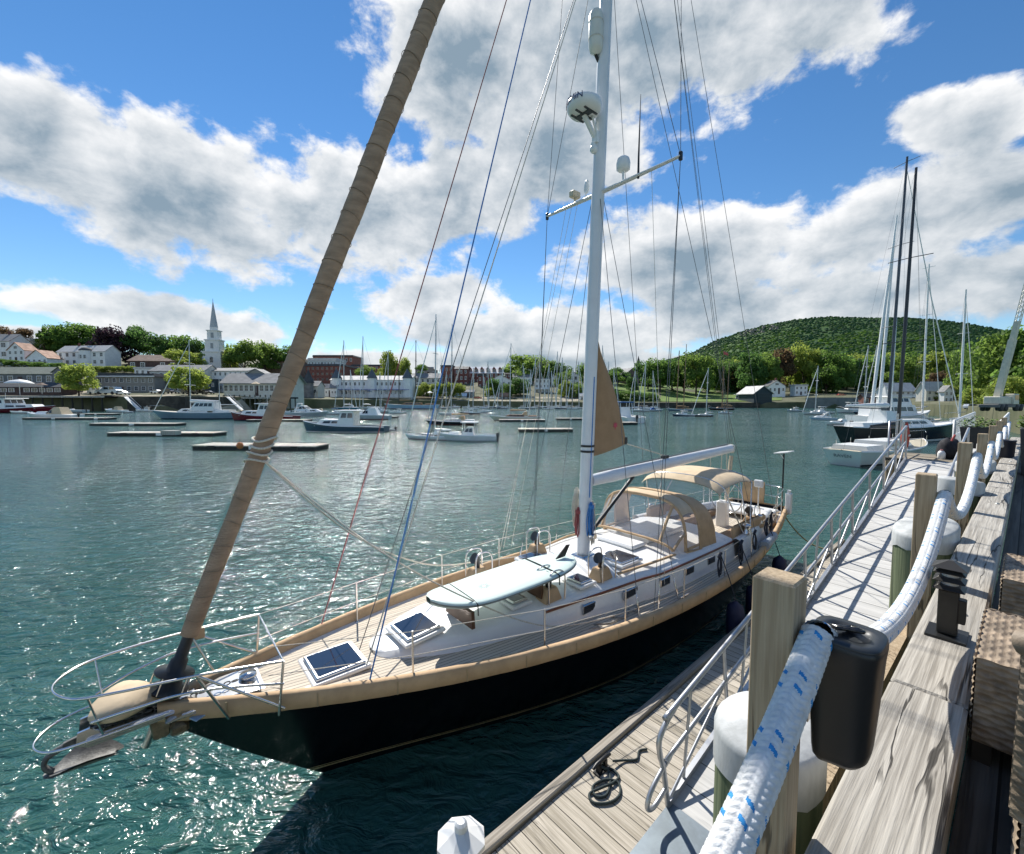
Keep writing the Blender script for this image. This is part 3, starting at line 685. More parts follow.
# wicker seats on the deck at the right
WK = mat('wicker_strand', (.27, .205, .14), .6, 0, .4, 14, .2, 200)
def weave(q, o, ux, uy, w, h, nrm, pitch=.023, bend=None, amp=.008):
    """woven sheet as real relief: over-under strands"""
    st = pitch / 4; nx, ny = int(w / st), int(h / st); o, ux, uy, nrm = map(Vector, (o, ux, uy, nrm)); rows = []
    for i in range(nx + 1):
        r = []
        for j in range(ny + 1):
            a, b = i * st, j * st
            k = math.sin(math.pi * a / (pitch * 1.6)) * math.cos(math.pi * b / pitch) 
            g = abs(math.sin(math.pi * b / pitch)) ** .6
            p = o + ux * a + uy * b + nrm * (amp * (k * g) + amp * .6 * g)
            if bend: p = p + bend(a / w, b / h)
            r.append(p)
        rows.append(r)
    q.grid(rows, 0, True)
def wicker_chair(s, t, ang, label, tall=.9):
    c = thing('wicker_chair', label, 'wicker chair', pier(s, t, DECK), PA + ang, 'wicker chairs on the pier deck')
    q = MB(); weave(q, (-.3, .3, .40), (1, 0, 0), (0, -1, 0), .6, .6, (0, 0, 1)); weave(q, (-.3, .3, .08), (1, 0, 0), (0, 0, 1), .6, .33, (0, 1, 0)); weave(q, (-.3, -.3, .08), (0, 1, 0), (0, 0, 1), .6, .33, (-1, 0, 0)); weave(q, (.3, .3, .08), (0, -1, 0), (0, 0, 1), .6, .33, (1, 0, 0)); weave(q, (.3, -.3, .08), (-1, 0, 0), (0, 0, 1), .6, .33, (0, -1, 0)); q.build('seat', WK, c)
    q = MB(); bd = lambda a, b: Vector((0, -.10 * (1 - (2 * a - 1) ** 2) - .10 * b, -.06 * (2 * a - 1) ** 2 * b))
    weave(q, (-.32, -.27, .38), (1, 0, 0), (0, 0, 1), .64, tall - .38, (0, 1, 0), bend=bd); weave(q, (.32, -.30, .38), (-1, 0, 0), (0, 0, 1), .64, tall - .38, (0, -1, 0), bend=bd); q.tube([Vector((-.32 + .64 * k / 12, -.285, tall)) + bd(k / 12, 1) for k in range(13)], .028, 10); q.build('backrest', WK, c)
    for x in (-.27, .27):
        for y in (-.27, .27):
            q = MB(); q.box((x, y, .04), (.05, .05, .08)); q.build('leg', mat('dark_leg', (.03, .025, .02), .5), c)
    return c
wicker_chair(2.68, -.215, R(0), 'woven wicker seat beside the bollard lamp')
wicker_chair(1.86, -.334, R(-90), 'woven wicker chair with a curved back, closest to the close post')
wicker_chair(3.85, -.25, R(0), 'woven wicker chair further along the pier deck')
PLANTERM = mat('dark_planter', (.03, .033, .036), .6, 0, .2)
def planter(s, t, label, w=.42, h=.72):
    o = thing('planter', label, 'planter', pier(s, t, DECK), PA)
    q = MB(); q.box((0, 0, h / 2), (w * .8, w * .8, h), tx=1.25, ty=1.25, bev=.01); q.build('box', PLANTERM, o)
    q = MB(); rg = random.Random(int(s * 7))
    for i in range(420):
        a = rg.uniform(0, 6.28); r_ = w * .62 * rg.random() ** .5; z = h + rg.uniform(0, .30) * (1.2 - r_ / w); L_ = rg.uniform(.035, .075); b = rg.uniform(0, 6.28); tl = rg.uniform(-.6, .9)
        c = Vector((r_ * math.cos(a), r_ * math.sin(a), z)); d = Vector((math.cos(b), math.sin(b), tl)).normalized() * L_; e = d.cross(Vector((0, 0, 1))).normalized() * L_ * .35
        q.add([c - d, c + e, c + d, c - e], [[0, 1, 2, 3]], i % 2)
    q.build('foliage', [mat('leaf_yellowgreen', (.16, .24, .03), .6, 0, .3, 3), mat('leaf_green', (.06, .13, .025), .6, 0, .3, 3)], o)
planter(12.4, -.16, 'dark square planter of yellow-green foliage by the cap timber', .5, .85)
planter(18.0, .9, 'far planter of green foliage on the quay end', .7, .6)
# ================================================================== THE BLACK CUTTER  (local x towards the bow, y to port, z up, origin on the waterline under the mast)
BA = R(180 + 39.7); BX, BY = 1.325, 8.03
boat = thing('sailing_yacht', 'large black hulled sailing yacht with teak decks and tan canvas moored at the dock', 'sailing yacht', (BX, BY, 0), BA)
TEAK = None
def teak_mat():
    m = bpy.data.materials.new('teak_deck'); m.use_nodes = True; t = m.node_tree; n = NT(t); b = t.nodes['Principled BSDF']; b.inputs['Roughness'].default_value = .75
    co = n.n('ShaderNodeTexCoord').outputs['Object']; x, y, z = n.xyz(co)
    yy = n.m('MULTIPLY_ADD', n.m('MULTIPLY', x, x), .0045, n.m('ABSOLUTE', y))
    cell = n.m('FLOOR', n.m('DIVIDE', yy, .056)); fr = n.m('FRACT', n.m('DIVIDE', yy, .056))
    wn = n.n('ShaderNodeTexWhiteNoise', noise_dimensions='1D'); n.put(wn.inputs['W'], cell)
    g = n.noise(n.vec(n.m('MULTIPLY', x, 2.0), n.m('MULTIPLY', y, 40.0), wn.outputs[0]), 1.0, 4, .6)
    f = n.m('ADD', n.m('MULTIPLY', g, .7), n.m('MULTIPLY', wn.outputs[0], .35))
    c = n.mix(f, (.41, .345, .26, 1), (.66, .58, .465, 1))
    e = n.m('LESS_THAN', fr, .13); c = n.mix(e, c, (.055, .05, .045, 1)); n.put(b.inputs['Base Color'], c)
    return m
TEAK = teak_mat()
NAVY = mat('black_topsides', (.0030, .0034, .0048), .2, 0, 0, spec=.16)
GOLD = mat('gold_stripe', (.42, .33, .16), .4, .1, .05)
TAN = mat('tan_canvas', (.50, .345, .20), .85, 0, .10, 5, .25, 30)
TANL = mat('tan_canvas_light', (.60, .47, .31), .85, 0, .08, 5, .25, 20)
DKRED = mat('varnish_trim', (.18, .055, .025), .35, 0, .2, 8)
VINYL = mat('clear_vinyl', (.50, .55, .62), .06, 0, 0, spec=.6, alpha=.30)
SMOKE = mat('hatch_acrylic', (.018, .026, .045), .05, 0, 0, spec=.9)
MASTW = mat('mast_paint', (.70, .71, .72), .3, 0, .04, 3)
BLUEROPE = mat('blue_line', (.05, .20, .50), .85, 0, .2, 50); REDROPE = mat('red_line', (.28, .07, .07), .85, 0, .2, 50)
WIRE = mat('rigging_wire', (.13, .135, .14), .5, .3, .05)
COVER = mat('furled_sail_cover', (.37, .245, .155), .85, 0, .18, 3, .6, 14, (1.2, 1.2, 4.5))

XS, XB, HB = -7.9, 6.3, 1.75
def hb(x):                                     # half breadth of the deck at local x
    s = (x - XS) / (XB - XS); s = min(1, max(0, s))
    if s < .45: return .78 + (HB - .78) * math.sin(math.pi / 2 * s / .45)
    return HB * max(0, 1 - ((s - .45) / .55) ** 2.3)
def sheer(x):
    u = (x + 2.5) / 8.6; return 1.15 + .40 * u * u if u > 0 else 1.15 + .22 * ((-u) * 8.6 / 5.4) ** 2
def zdeck(x): return sheer(x) - .13
def hull_pt(s, h, side, off=0.0):
    """s 0 stern..1 bow, h 0 keel edge..1 sheer"""
    xs = XS + (1 - h) ** 1.2 * 2.2; xb = XB - (1 - h) ** 1.15 * 2.15
    xd = XS + (XB - XS) * s; zs = sheer(xd); zb = -.45
    x = xs + (xb - xs) * s; z = zb + (zs - zb) * h
    full = (.50 + .50 * h ** .55) if h < 1 else 1.0
    bow = max(0, (s - .6) / .4)
    full = full * (1 - .55 * bow ** 1.5 * (1 - h)); aft = max(0, (.3 - s) / .3); full *= (1 - .5 * aft * (1 - h))
    return (x, side * (hb(xd) * full + off), z)
ss = [0, .02, .05] + list(np.linspace(.09, .9, 34)) + [.93, .95, .97, .985, .995, 1.0]
hs_ = list(np.linspace(0, 1, 16))
q = MB()
for side in (1, -1): q.grid([[hull_pt(s, h, side) for h in hs_] for s in ss], 0, True, flip=(side == 1))
q.grid([[hull_pt(0, h, sd) for sd in (-1, -.5, 0, .5, 1)] for h in hs_], 0, False)
q.build('hull', NAVY, boat)
def hull_band(name, z0, z1, off, m, thick=True, s0=0.0, s1=1.0):
    """strip that follows the topsides between two heights measured from the sheer (negative) or the water (positive)"""
    q = MB()
    for side in (1, -1):
        rows = []
        for s in np.linspace(s0, s1, 70):
            xd = XS + (XB - XS) * s; zs = sheer(xd); r = []
            for z in (z0, z1):
                zz = zs + z if z <= 0 else z
                h = (zz + .45) / (zs + .45); r.append(hull_pt(s, h, side, off))
            rows.append(r)
        q.grid(rows, 0, True, flip=(side == 1))
    return q.build(name, m, boat)
hull_band('gold_stripe', -.185, -.172, .005, GOLD); hull_band('gold_stripe', -.206, -.198, .005, GOLD)
hull_band('boot_stripe', .10, .125, .006, GOLD); hull_band('boot_stripe', .14, .15, .006, GOLD)
# deck, white waterway, bulwark and the tan canvas cover laced over the rail
def deck_strip(name, m, k0, k1, dz, cols=2, x0=XS + .02, x1=XB - .12, both=True):
    q = MB()
    for side in ((1, -1) if both else (1,)):
        rows = []
        for x in np.linspace(x0, x1, 80):
            b = hb(x); rows.append([(x, side * (max(0, b - k0) + (max(0, b - k1) - max(0, b - k0)) * j / cols), zdeck(x) + dz + .03 * (1 - (max(0, b - k0) / HB) ** 2)) for j in range(cols + 1)])
        q.grid(rows, 0, True, flip=(side == -1))
    return q.build(name, m, boat)
deck_strip('teak_deck', TEAK, 9, .16, 0, 6); deck_strip('waterway', GEL, .162, .02, .006)
q = MB()
for side in (1, -1):
    prof = [(-.075, -.13), (-.075, -.0), (-.06, .03), (-.01, .035), (.022, .02), (.028, -.06), (.022, -.145), (.01, -.15)]
    rows = []
    for i, s in enumerate(np.linspace(0.0, .992, 150)):
        x = XS + (XB - XS) * s; r = []
        rip = .004 * math.sin(i * 1.7) + .003 * math.sin(i * .61)
        for (o_, dz) in prof:
            zz = sheer(x) + dz
            r.append((x - (.0 if dz > -.1 else 0), side * max(0.004, hb(x) + o_ + (rip if o_ > 0 else 0)), zz + (rip if dz < -.1 else 0)))
        rows.append(r)
    q.grid(rows, 0, True, flip=(side == 1))
rows = [[(XS - .03 - .0 * k, y * .80, sheer(XS) + dz) for y in (-1, -.5, 0, .5, 1)] for k, dz in enumerate((-.2, 0, .04))]
q.grid(rows, 0, True)
q.build('rail_cover', TAN, boat)
STITCH = mat('cover_lacing', (.40, .30, .17), .8)
for s in np.linspace(.1, .955, 17):
    x = XS + (XB - XS) * s; q = MB(); q.box((x, hb(x) + .030, sheer(x) - .065), (.014, .008, .15)); q.build('cover_seam', STITCH, boat)

# coachroof
CX0, CX1 = -3.55, 4.06
def cw(x):                                      # half width at its top edge
    u = (CX1 - x) / .8
    w = min(1.17, .44 + .152 * (4.06 - x))
    return w * (min(1, u) ** .30 if u < 1 else 1) if u > 0 else 0.02
def ch(x): return zdeck(x) + .06 + .38 * min(1, max(0, (CX1 - x) / 4.3)) ** .72
def roofz(x, y): 
    w = max(.05, cw(x)); return ch(x) + .13 * (1 - min(1, abs(y) / w) ** 2) * min(1, (CX1 - x) / 2.2)
q = MB(); rows = []
for x in [CX1 - .001, CX1 - .01, CX1 - .04, CX1 - .1, CX1 - .2, CX1 - .35, CX1 - .6] + list(np.linspace(CX1 - .9, CX0, 34)):
    w = cw(x); r = [(x, -w - .10, zdeck(x) - .01), (x, -w - .05, zdeck(x) + .10 * (ch(x) - zdeck(x)) / .4), (x, -w - .015, ch(x) - .05), (x, -w + .03, ch(x) + .0)]
    r += [(x, y * w, roofz(x, y * w)) for y in (-.8, -.5, -.2, .2, .5, .8)]
    r += [(x, -p[1], p[2]) for p in r[3::-1]]
    rows.append(r)
q.grid(rows, 0, True, flip=True); q.add(rows[-1], [list(range(len(rows[-1])))], 0)
q.build('coachroof', GEL, boat)
q = MB()
for side in (1, -1):
    rows = []
    for x in np.linspace(1.75, CX0, 40):
        w = cw(x); rows.append([(x, side * (w + .017 + d), ch(x) - .055 + z) for d, z in ((-.004, .02), (.012, .018), (.014, -.012), (-.002, -.016))])
    q.grid(rows, 0, True, flip=(side == -1))
q.build('cabin_trim', DKRED, boat)
for x in (.95, .05, -.8, -1.65, -2.5):
    for side in (1, -1):
        w = cw(x); zt = ch(x) - .205
        q = MB(); q.box((x, side * (w + .040), zt), (.40 if x > -.5 and x < .5 else .30, .03, .155), bev=.012); p = q.build('port_frame', STEEL, boat)
        q = MB(); q.box((x, side * (w + .054), zt), (.34 if x > -.5 and x < .5 else .25, .012, .105)); q.build('port_glass', DKGLASS, p)
# hatches
def hatch(cx, cy, lx, ly, z, rz=0, tilt=0):
    q = MB(); M = Matrix.Translation((cx, cy, z)) @ Matrix.Rotation(tilt, 4, 'Y')
    q.T = M; q.box((0, 0, .02), (lx + .10, ly + .10, .05), bev=.012); 
    o = q.build('hatch_coaming', GEL, boat)
    q = MB(); q.T = M; q.box((0, 0, .062), (lx, ly, .04), bev=.012); f_ = q.build('hatch', STEEL, boat)
    q = MB(); q.T = M; q.box((0, 0, .078), (lx - .06, ly - .06, .016), bev=.004); q.build('lens', SMOKE, f_)
hatch(4.54, .06, .56, .56, zdeck(4.5) + .03)
hatch(3.50, .12, .48, .52, ch(3.5) + .05, tilt=.08)
hatch(2.05, .46, .28, .28, ch(2.05) + .07); hatch(.85, .66, .28, .32, ch(.85) + .07); hatch(-.35, .55, .52, .50, ch(-.35) + .09)
hatch(.8, -.5, .4, .4, ch(.8) + .09)
# dorade boxes with tan covers, black cowls and guard hoops
def dorade(x, y, z):
    q = MB(); q.box((x, y, z + .09), (.34, .26, .20), tx=.72, ty=.66, bev=.02); b_ = q.build('dorade_box', TAN, boat)
    q = MB(); q.tube([(x, y, z + .18), (x, y, z + .27), (x + .02, y, z + .33), (x + .07, y, z + .36)], [.045, .05, .075, .095], 14); q.build('cowl', BLACK, boat)
    q = MB(); q.tube(catmull([(x - .2, y + .15, z), (x - .2, y + .15, z + .36), (x - .12, y + .13, z + .46), (x + .05, y + .13, z + .46), (x + .13, y + .15, z + .36), (x + .13, y + .15, z)], 5), .012, 8); q.build('guard_hoop', STEEL, boat)
    q = MB(); q.tube(catmull([(x - .2, y - .15, z), (x - .2, y - .15, z + .36), (x - .12, y - .13, z + .46), (x + .05, y - .13, z + .46), (x + .13, y - .15, z + .36), (x + .13, y - .15, z)], 5), .012, 8); q.build('guard_hoop', STEEL, boat)
dorade(1.55, .66, ch(1.55) + .03); dorade(.42, .75, ch(.4) + .05); dorade(.45, -.78, ch(.4) + .05); dorade(1.9, -.72, ch(1.9) + .02); dorade(-5.2, .85, 1.42)

# mast, raked aft
MZ0 = 1.62; RAKE = .046
def mp(z, dx=0, dy=0): return (-(z - MZ0) * RAKE + dx, dy, z)
mast = MB(); mast.tube([mp(z) for z in (1.55, 4, 8, 12, 16, 19.8)], [.118, .118, .116, .114, .105, .09], 18, flat=1.0); mast = mast.build('mast', MASTW, boat)
q = MB(); q.box(mp(1.60), (.36, .30, .06), bev=.02); q.build('mast_step', STEEL, mast)
q = MB(); q.bar(mp(2.9, -.116), mp(17, -.116), .03, .02); q.build('sail_slot', mat('slot_dark_grey', (.06, .06, .065), .6), mast)  # dark grey bar down the aft face of the mast
for z in (2.1, 2.28, 2.5): 
    q = MB(); q.box(mp(z, .0, .125), (.06, .03, .08), bev=.006); q.build('cleat', BLACK, mast)
for z in (3.52, 3.62):
    q = MB(); q.lathe([(.128, 0), (.132, .01), (.132, .03), (.128, .04)], mp(z), 16); q.build('collar', BLACK, mast)
for (y, z, rx) in ((.13, 2.0, -.02), (-.13, 2.1, -.03)):
    q = MB(); q.lathe([(.05, 0), (.06, .02), (.045, .04), (.04, .09), (.055, .10), (.05, .12)], (mp(z)[0] + rx, y, z), 14, M=Matrix.Rotation(R(-90 if y > 0 else 90), 4, 'X')); q.build('mast_winch', STEEL, mast)
# rope hanks hung on the mast
def hank(name, dx, dy, z, m, ln=.55, n=7):
    q = MB(); rg = random.Random(n + int(z * 10))
    c = mp(z, dx, dy)
    for k in range(n):
        ox, oy = rg.uniform(-.07, .07), rg.uniform(-.05, .05); l2 = ln * rg.uniform(.75, 1.0)
        q.tube(catmull([(c[0] + ox * .3, c[1] + oy * .3, z), (c[0] + ox - .035, c[1] + oy, z - l2 * .5), (c[0] + ox, c[1] + oy, z - l2), (c[0] + ox + .035, c[1] + oy, z - l2 * .5), (c[0] + ox * .3, c[1] + oy * .3, z)], 5), .0085, 6)
    q.tube([(c[0], c[1], z - .05), (c[0], c[1], z - .12)], .05, 10)
    q.build(name, m, mast)
hank('rope_hank', .02, .16, 2.62, BLUEROPE, .68); hank('rope_hank', -.15, .05, 2.6, ROPEW, .85); hank('rope_hank', .06, -.17, 2.85, ROPEW, .75); hank('rope_hank', .12, -.06, 2.5, REDROPE, .55); hank('rope_hank', -.10, -.14, 2.4, ROPEW, .6)
q = MB(); q.bar(mp(2.7, .03, .118), mp(4.9, .03, .117), .016, .012); q.build('halyard_tail', BLUEROPE, mast)
# spreaders, swept a little aft
SPZ = 8.22
for (z, ln) in ((SPZ, 1.50), (13.4, 1.25)):
    for side in (1, -1):
        q = MB(); a = mp(z, -.02, side * .1); e = (a[0] - .16, side * ln, z + .10)
        q.tube([a, ((a[0] + e[0]) / 2, (a[1] + e[1]) / 2, (a[2] + e[2]) / 2), e], [.062, .052, .038], 10, flat=.45); sp_ = q.build('spreader', MASTW, boat)
        q = MB(); q.box(e, (.05, .05, .14), bev=.008); q.build('spreader_boot', BLACK, sp_)
# radar dome on its bracket, looking forward
def mz(py, D=8.4): return zat(py, D)
rz_ = 9.58; rc = mp(rz_, .44, -.02)
radar = MB(); radar.lathe([(.05, -.13), (.24, -.125), (.29, -.07), (.305, 0), (.29, .06), (.22, .11), (.1, .13), (.001, .133)], rc, 26); radar = radar.build('radar_dome', GEL, boat)
q = MB()
for k in range(-1, 2): q.box((rc[0], rc[1] + k * .15, rc[2] - .135), (.42 - .1 * abs(k), .035, .016))
q.box((rc[0], rc[1], rc[2] - .14), (.12, .3, .014)); q.build('dome_ribs', mat('dome_base_grey', (.05, .055, .06), .6), radar)
lm = text_mesh('GARMIN', .14, .003); lo = link('lettering', lm, radar); lm.materials.append(mat('navy_lettering', (.02, .035, .12), .5))
for v in lm.vertices:                      # wrap the word round the dome
    a = v.co.x / .306; rr = .3075 + v.co.z; zz = v.co.y
    v.co = Vector((rc[0] + rr * math.cos(a + R(-12)) , rc[1] + rr * math.sin(a + R(-12)) * 1.0, rc[2] + zz + .02))
for v in lm.vertices: pass
q = MB(); q.tube([(rc[0], rc[1], rz_ - .13), mp(rz_ - .42, .12, -.02)], .045, 8); q.tube([(rc[0] - .15, rc[1] + .06, rz_ - .13), mp(rz_ - .42, .12, .03)], .02, 8); q.box(mp(rz_ - .42, .13), (.07, .12, .2), bev=.01); q.build('bracket', GEL, radar)
q = MB(); q.ball(mp(rz_ - .62, .14, -.02), .075); q.box(mp(rz_ - .54, .13, -.02), (.12, .06, .05)); q.build('deck_light', GEL, radar)
# cylindrical radar reflector above
c = mp(10.98, .19, -.04); q = MB(); q.lathe([(.03, -.38), (.10, -.33), (.125, -.25), (.128, 0), (.128, .25), (.10, .33), (.02, .38)], c, 20); rf = q.build('radar_reflector', mat('reflector_cream', (.70, .68, .60), .4, 0, .05), boat)
for dz in (-.14, .14): 
    q = MB(); q.lathe([(.130, 0), (.133, .006), (.133, .02), (.130, .026)], (c[0], c[1], c[2] + dz), 20); q.build('band', ROPEW, rf)
q = MB(); q.tube([(c[0], c[1], c[2] - .38), mp(c[2] - .46, .08, -.04)], .03, 8); q.build('bracket', BLACK, rf)
# instruments on the spreaders: satellite dome to port, horn and anemometer to starboard
d = (mp(SPZ)[0] - .06, .50, SPZ + .06)
q = MB(); q.lathe([(.09, .16), (.115, .18), (.12, .28), (.10, .36), (.05, .40), (.001, .41)], d, 18); q.lathe([(.02, 0), (.02, .17)], d, 10); q.build('satellite_dome', GEL, boat)
q = MB(); q.tube([(d[0] - .04, .78, SPZ), (d[0] - .04, .78, SPZ + .35), (d[0] - .04, .80, SPZ + 1.35)], [.02, .016, .004], 8); q.build('whip_aerial', BLACK, boat)
q = MB(); q.box((d[0], -.62, SPZ + .20), (.2, .13, .13), bev=.02); q.tube([(d[0], -.62, SPZ), (d[0], -.62, SPZ + .16)], .018, 8); q.build('loudhailer', mat('hailer_cream', (.62, .52, .36), .5), boat)
q = MB(); q.ball((d[0] - .02, -.34, SPZ + .26), (.025, .07, .13)); q.tube([(d[0], -.34, SPZ), (d[0], -.34, SPZ + .16)], .014, 8); q.build('vane', GEL, boat)

# boom, vang, clew of the in-mast furled mainsail
GZ = 2.98; gb = Vector(mp(GZ, -.14)); ge = Vector((-5.65, .15, 3.20))
q = MB(); q.tube([gb, gb.lerp(ge, .1), gb.lerp(ge, .6), ge], [.085, .098, .098, .085], 16, flat=1.25); boom = q.build('boom', MASTW, boat)
q = MB(); q.box(ge, (.10, .17, .22), bev=.03); q.build('boom_end', mat('boom_cap_cream', (.66, .64, .55), .4), boom)
q = MB(); q.box(gb.lerp(ge, .44) + Vector((0, 0, .15)), (.2, .09, .07), bev=.01); q.build('outhaul_car', BLACK, boom)
for dy in (-.03, .03): 
    q = MB(); q.tube([gb + Vector((-.2, dy, .145)), ge + Vector((.1, dy, .13))], .008, 6); q.build('outhaul_line', WIRE, boom)
q = MB(); q.tube([mp(1.95, -.14), gb.lerp(ge, .235) - Vector((0, 0, .12))], .035, 10); q.build('vang', BLACK, boat)
q = MB()
cl_ = Vector((-1.28, .0, 3.60)); hd = Vector(mp(5.55, -.13)); ft = Vector(mp(3.42, -.13)); rows = []
for i in range(13):
    u = i / 12; a = hd.lerp(ft, u); b = hd.lerp(cl_, u) + Vector((-.05 * math.sin(math.pi * u), .05 * math.sin(math.pi * u), 0)); rows.append([a.lerp(b, j / 6) + Vector((0, .05 * math.sin(math.pi * j / 6), 0)) for j in range(7)])
q.grid(rows, 0, True); q.grid([[p + Vector((0, -.012, 0)) for p in r] for r in rows], 0, True, flip=True); msl = q.build('mainsail_clew', mat('sail_sunstrip', (.34, .215, .115), .85, 0, .08, 4, .3, 12), boat)
q = MB(); q.box(cl_ + Vector((.03, -.005, .06)), (.09, .05, .15), bev=.01); q.build('clew_ring', BLACK, msl)
q = MB(); e_ = hd.lerp(cl_, .78).lerp(hd.lerp(ft, .78), .30); 
def leaf_badge():
    pts_ = [(0, .09), (.02, .04), (.07, .06), (.05, .01), (.08, -.02), (.015, -.04), (.01, -.09), (-.01, -.09), (-.015, -.04), (-.08, -.02), (-.05, .01), (-.07, .06), (-.02, .04)]
    return [(e_.x + a * .85, .075, e_.z + b * .85) for a, b in pts_]
bp_ = leaf_badge(); q.add(bp_, [list(range(len(bp_)))]); q.add([(a, b - .004, c_) for a, b, c_ in bp_], [list(range(len(bp_)))[::-1]]); q.build('leaf_emblem', mat('red_emblem', (.45, .06, .09), .7), msl)
for dy in (-.02, .02):
    q = MB(); q.tube([cl_ + Vector((0, dy, 0)), gb.lerp(ge, .44) + Vector((0, dy, .18))], .007, 6); q.build('outhaul_line', ROPEW, boat)
# furled headsail under its tan cover, drum at the tack
TK = Vector((6.16, 0, 1.50)); TOP = Vector(mp(19.6, .1))
fs = lambda u: TK.lerp(TOP, u)
q = MB(); pts, rs = [], []
for i in range(90):
    u = .036 + .939 * i / 89; p = fs(u); p = p + Vector((.003 * math.sin(i * .7), .003 * math.cos(i * .53), 0))
    pts.append(p); rs.append((.072 + .046 * min(1, u / .35) - .035 * max(0, u - .5)) * (1 + .025 * math.sin(i * 1.9) + .02 * math.sin(i * .8) + .02 * math.sin(i * .31 + 1)))
q.tube(pts, rs, 20); fsail = q.build('furled_headsail', COVER, boat)
LASH = mat('lashing_cord', (.24, .17, .11), .8)
for k in range(34):
    u = .045 + k * .012 * (1 + k * .01); p = fs(u) + Vector((0, 0, 0)); i_ = int((u - .036) / .939 * 89); r_ = rs[min(89, i_)] * 1.02 + .004
    t_ = (TOP - TK).normalized(); a_ = t_.cross(Vector((0, 1, 0))).normalized(); b_ = t_.cross(a_)
    q = MB(); q.tube([p + (a_ * math.cos(x_) + b_ * math.sin(x_)) * r_ + t_ * .02 * math.sin(x_ + k) for x_ in [2 * math.pi * j / 20 for j in range(20)]], .0035, 5, closed=True); q.build('lashing', LASH, fsail)
t_ = (TOP - TK).normalized(); RT = t_.to_track_quat('Z', 'Y').to_matrix().to_4x4()
q = MB(); q.lathe([(.03, 0), (.03, .10), (.07, .12), (.085, .16), (.17, .17), (.17, .19), (.10, .21), (.085, .30), (.075, .31), (.17, .33), (.17, .345), (.08, .36), (.075, .46), (.055, .48), (.05, .74)], TK, 22, M=RT); q.build('furling_drum', BLACK, boat)
q = MB(); q.tube([TK + t_ * .0, TK - t_ * .35], .035, 8); q.box(TK - t_ * .1, (.1, .03, .25)); q.build('tack_link', STEEL, boat)
for k in range(5):
    a = 2 * math.pi * k / 5; off = (RT.to_3x3() @ Vector((.165 * math.cos(a), .165 * math.sin(a), 0))); q = MB(); q.tube([TK + off + t_ * .18, TK + off + t_ * .34], .008, 6); q.build('drum_bar', STEEL, boat)

# standing and running rigging, each wire its own piece
def wire(name, a, b, r=.0055, m=None, drop=0.0, parent=None):
    q = MB(); q.tube([a, b] if not drop else sag(a, b, drop), r, 6); return q.build(name, m or WIRE, parent or boat)
T1 = lambda s: (mp(SPZ)[0] - .18, s * 1.50, SPZ + .10); T2 = lambda s: (mp(13.4)[0] - .18, s * 1.25, 13.5)
for s in (1, -1):
    ca = (-.12, s * 1.50, zdeck(-.1)); cb = (.35, s * 1.46, zdeck(.3)); cc = (-.75, s * 1.50, zdeck(-.7))
    for nm, a, b in (('cap_shroud', ca, T1(s)), ('cap_shroud', T1(s), T2(s)), ('cap_shroud', T2(s), mp(18.3, 0, s * .08)), ('intermediate_shroud', (ca[0] + .07, ca[1] - s * .03, ca[2]), T1(s)), ('intermediate_shroud', T1(s), mp(13.3, 0, s * .1)), ('lower_shroud', cb, mp(SPZ - .15, .05, s * .1)), ('lower_shroud', cc, mp(SPZ - .15, -.05, s * .1))):
        wire(nm, a, b)
    for p_ in (ca, cb, cc):
        top = Vector(T1(s)) if p_ is ca else Vector(mp(SPZ, 0, 0)); dd = (top - Vector(p_)).normalized()
        q = MB(); q.tube([Vector(p_), Vector(p_) + dd * .12, Vector(p_) + dd * .13, Vector(p_) + dd * .34, Vector(p_) + dd * .35, Vector(p_) + dd * .5], [.010, .010, .018, .018, .010, .008], 8); q.build('turnbuckle', STEEL, boat)
for s in (1, -1): wire('backstay', (-7.6, s * .55, 1.35), mp(18.4, -.1))
wire('topping_lift', ge + Vector((0, .02, .1)), mp(18.4, -.12, .03)); wire('topping_lift', ge + Vector((0, -.04, .1)), mp(18.4, -.12, -.03))
wire('halyard', (4.45, -.80, zdeck(4.4) + .1), mp(17.6, .14, -.05), .008, REDROPE)
wire('halyard', (4.42, .78, zdeck(4.4) + .05), mp(17.6, .14, .03), .009, BLUEROPE)
wire('halyard', (4.40, .72, zdeck(4.4) + .3), mp(13.2, .14, .05), .008, ROPEW)
wire('inner_forestay', (4.25, 0, zdeck(4.2)), mp(13.2, .12), .006)
wire('running_backstay', (-4.3, 1.45, zdeck(-4.3)), mp(13.1, -.1, .08)); wire('running_backstay', (-4.3, -1.45, zdeck(-4.3)), mp(13.1, -.1, -.08))
for k, (x, y) in enumerate(((1.1, -1.5), (1.2, -1.48), (.9, -1.5))): wire('flag_halyard', (x - .4, y, zdeck(.8) + .4), (mp(SPZ)[0] - .12, -.9 + .15 * k, SPZ + .05), .004, ROPEW)
wire('flag_halyard', (-.3, 1.5, zdeck(0) + .4), (mp(SPZ)[0] - .15, 1.0, SPZ + .07), .004, ROPEW)
wire('mainsheet', ge + Vector((.35, .05, -.12)), (-5.6, .1, 1.75), .009, ROPEW); wire('mainsheet', ge + Vector((.4, -.05, -.12)), (-5.6, -.1, 1.75), .009, ROPEW)
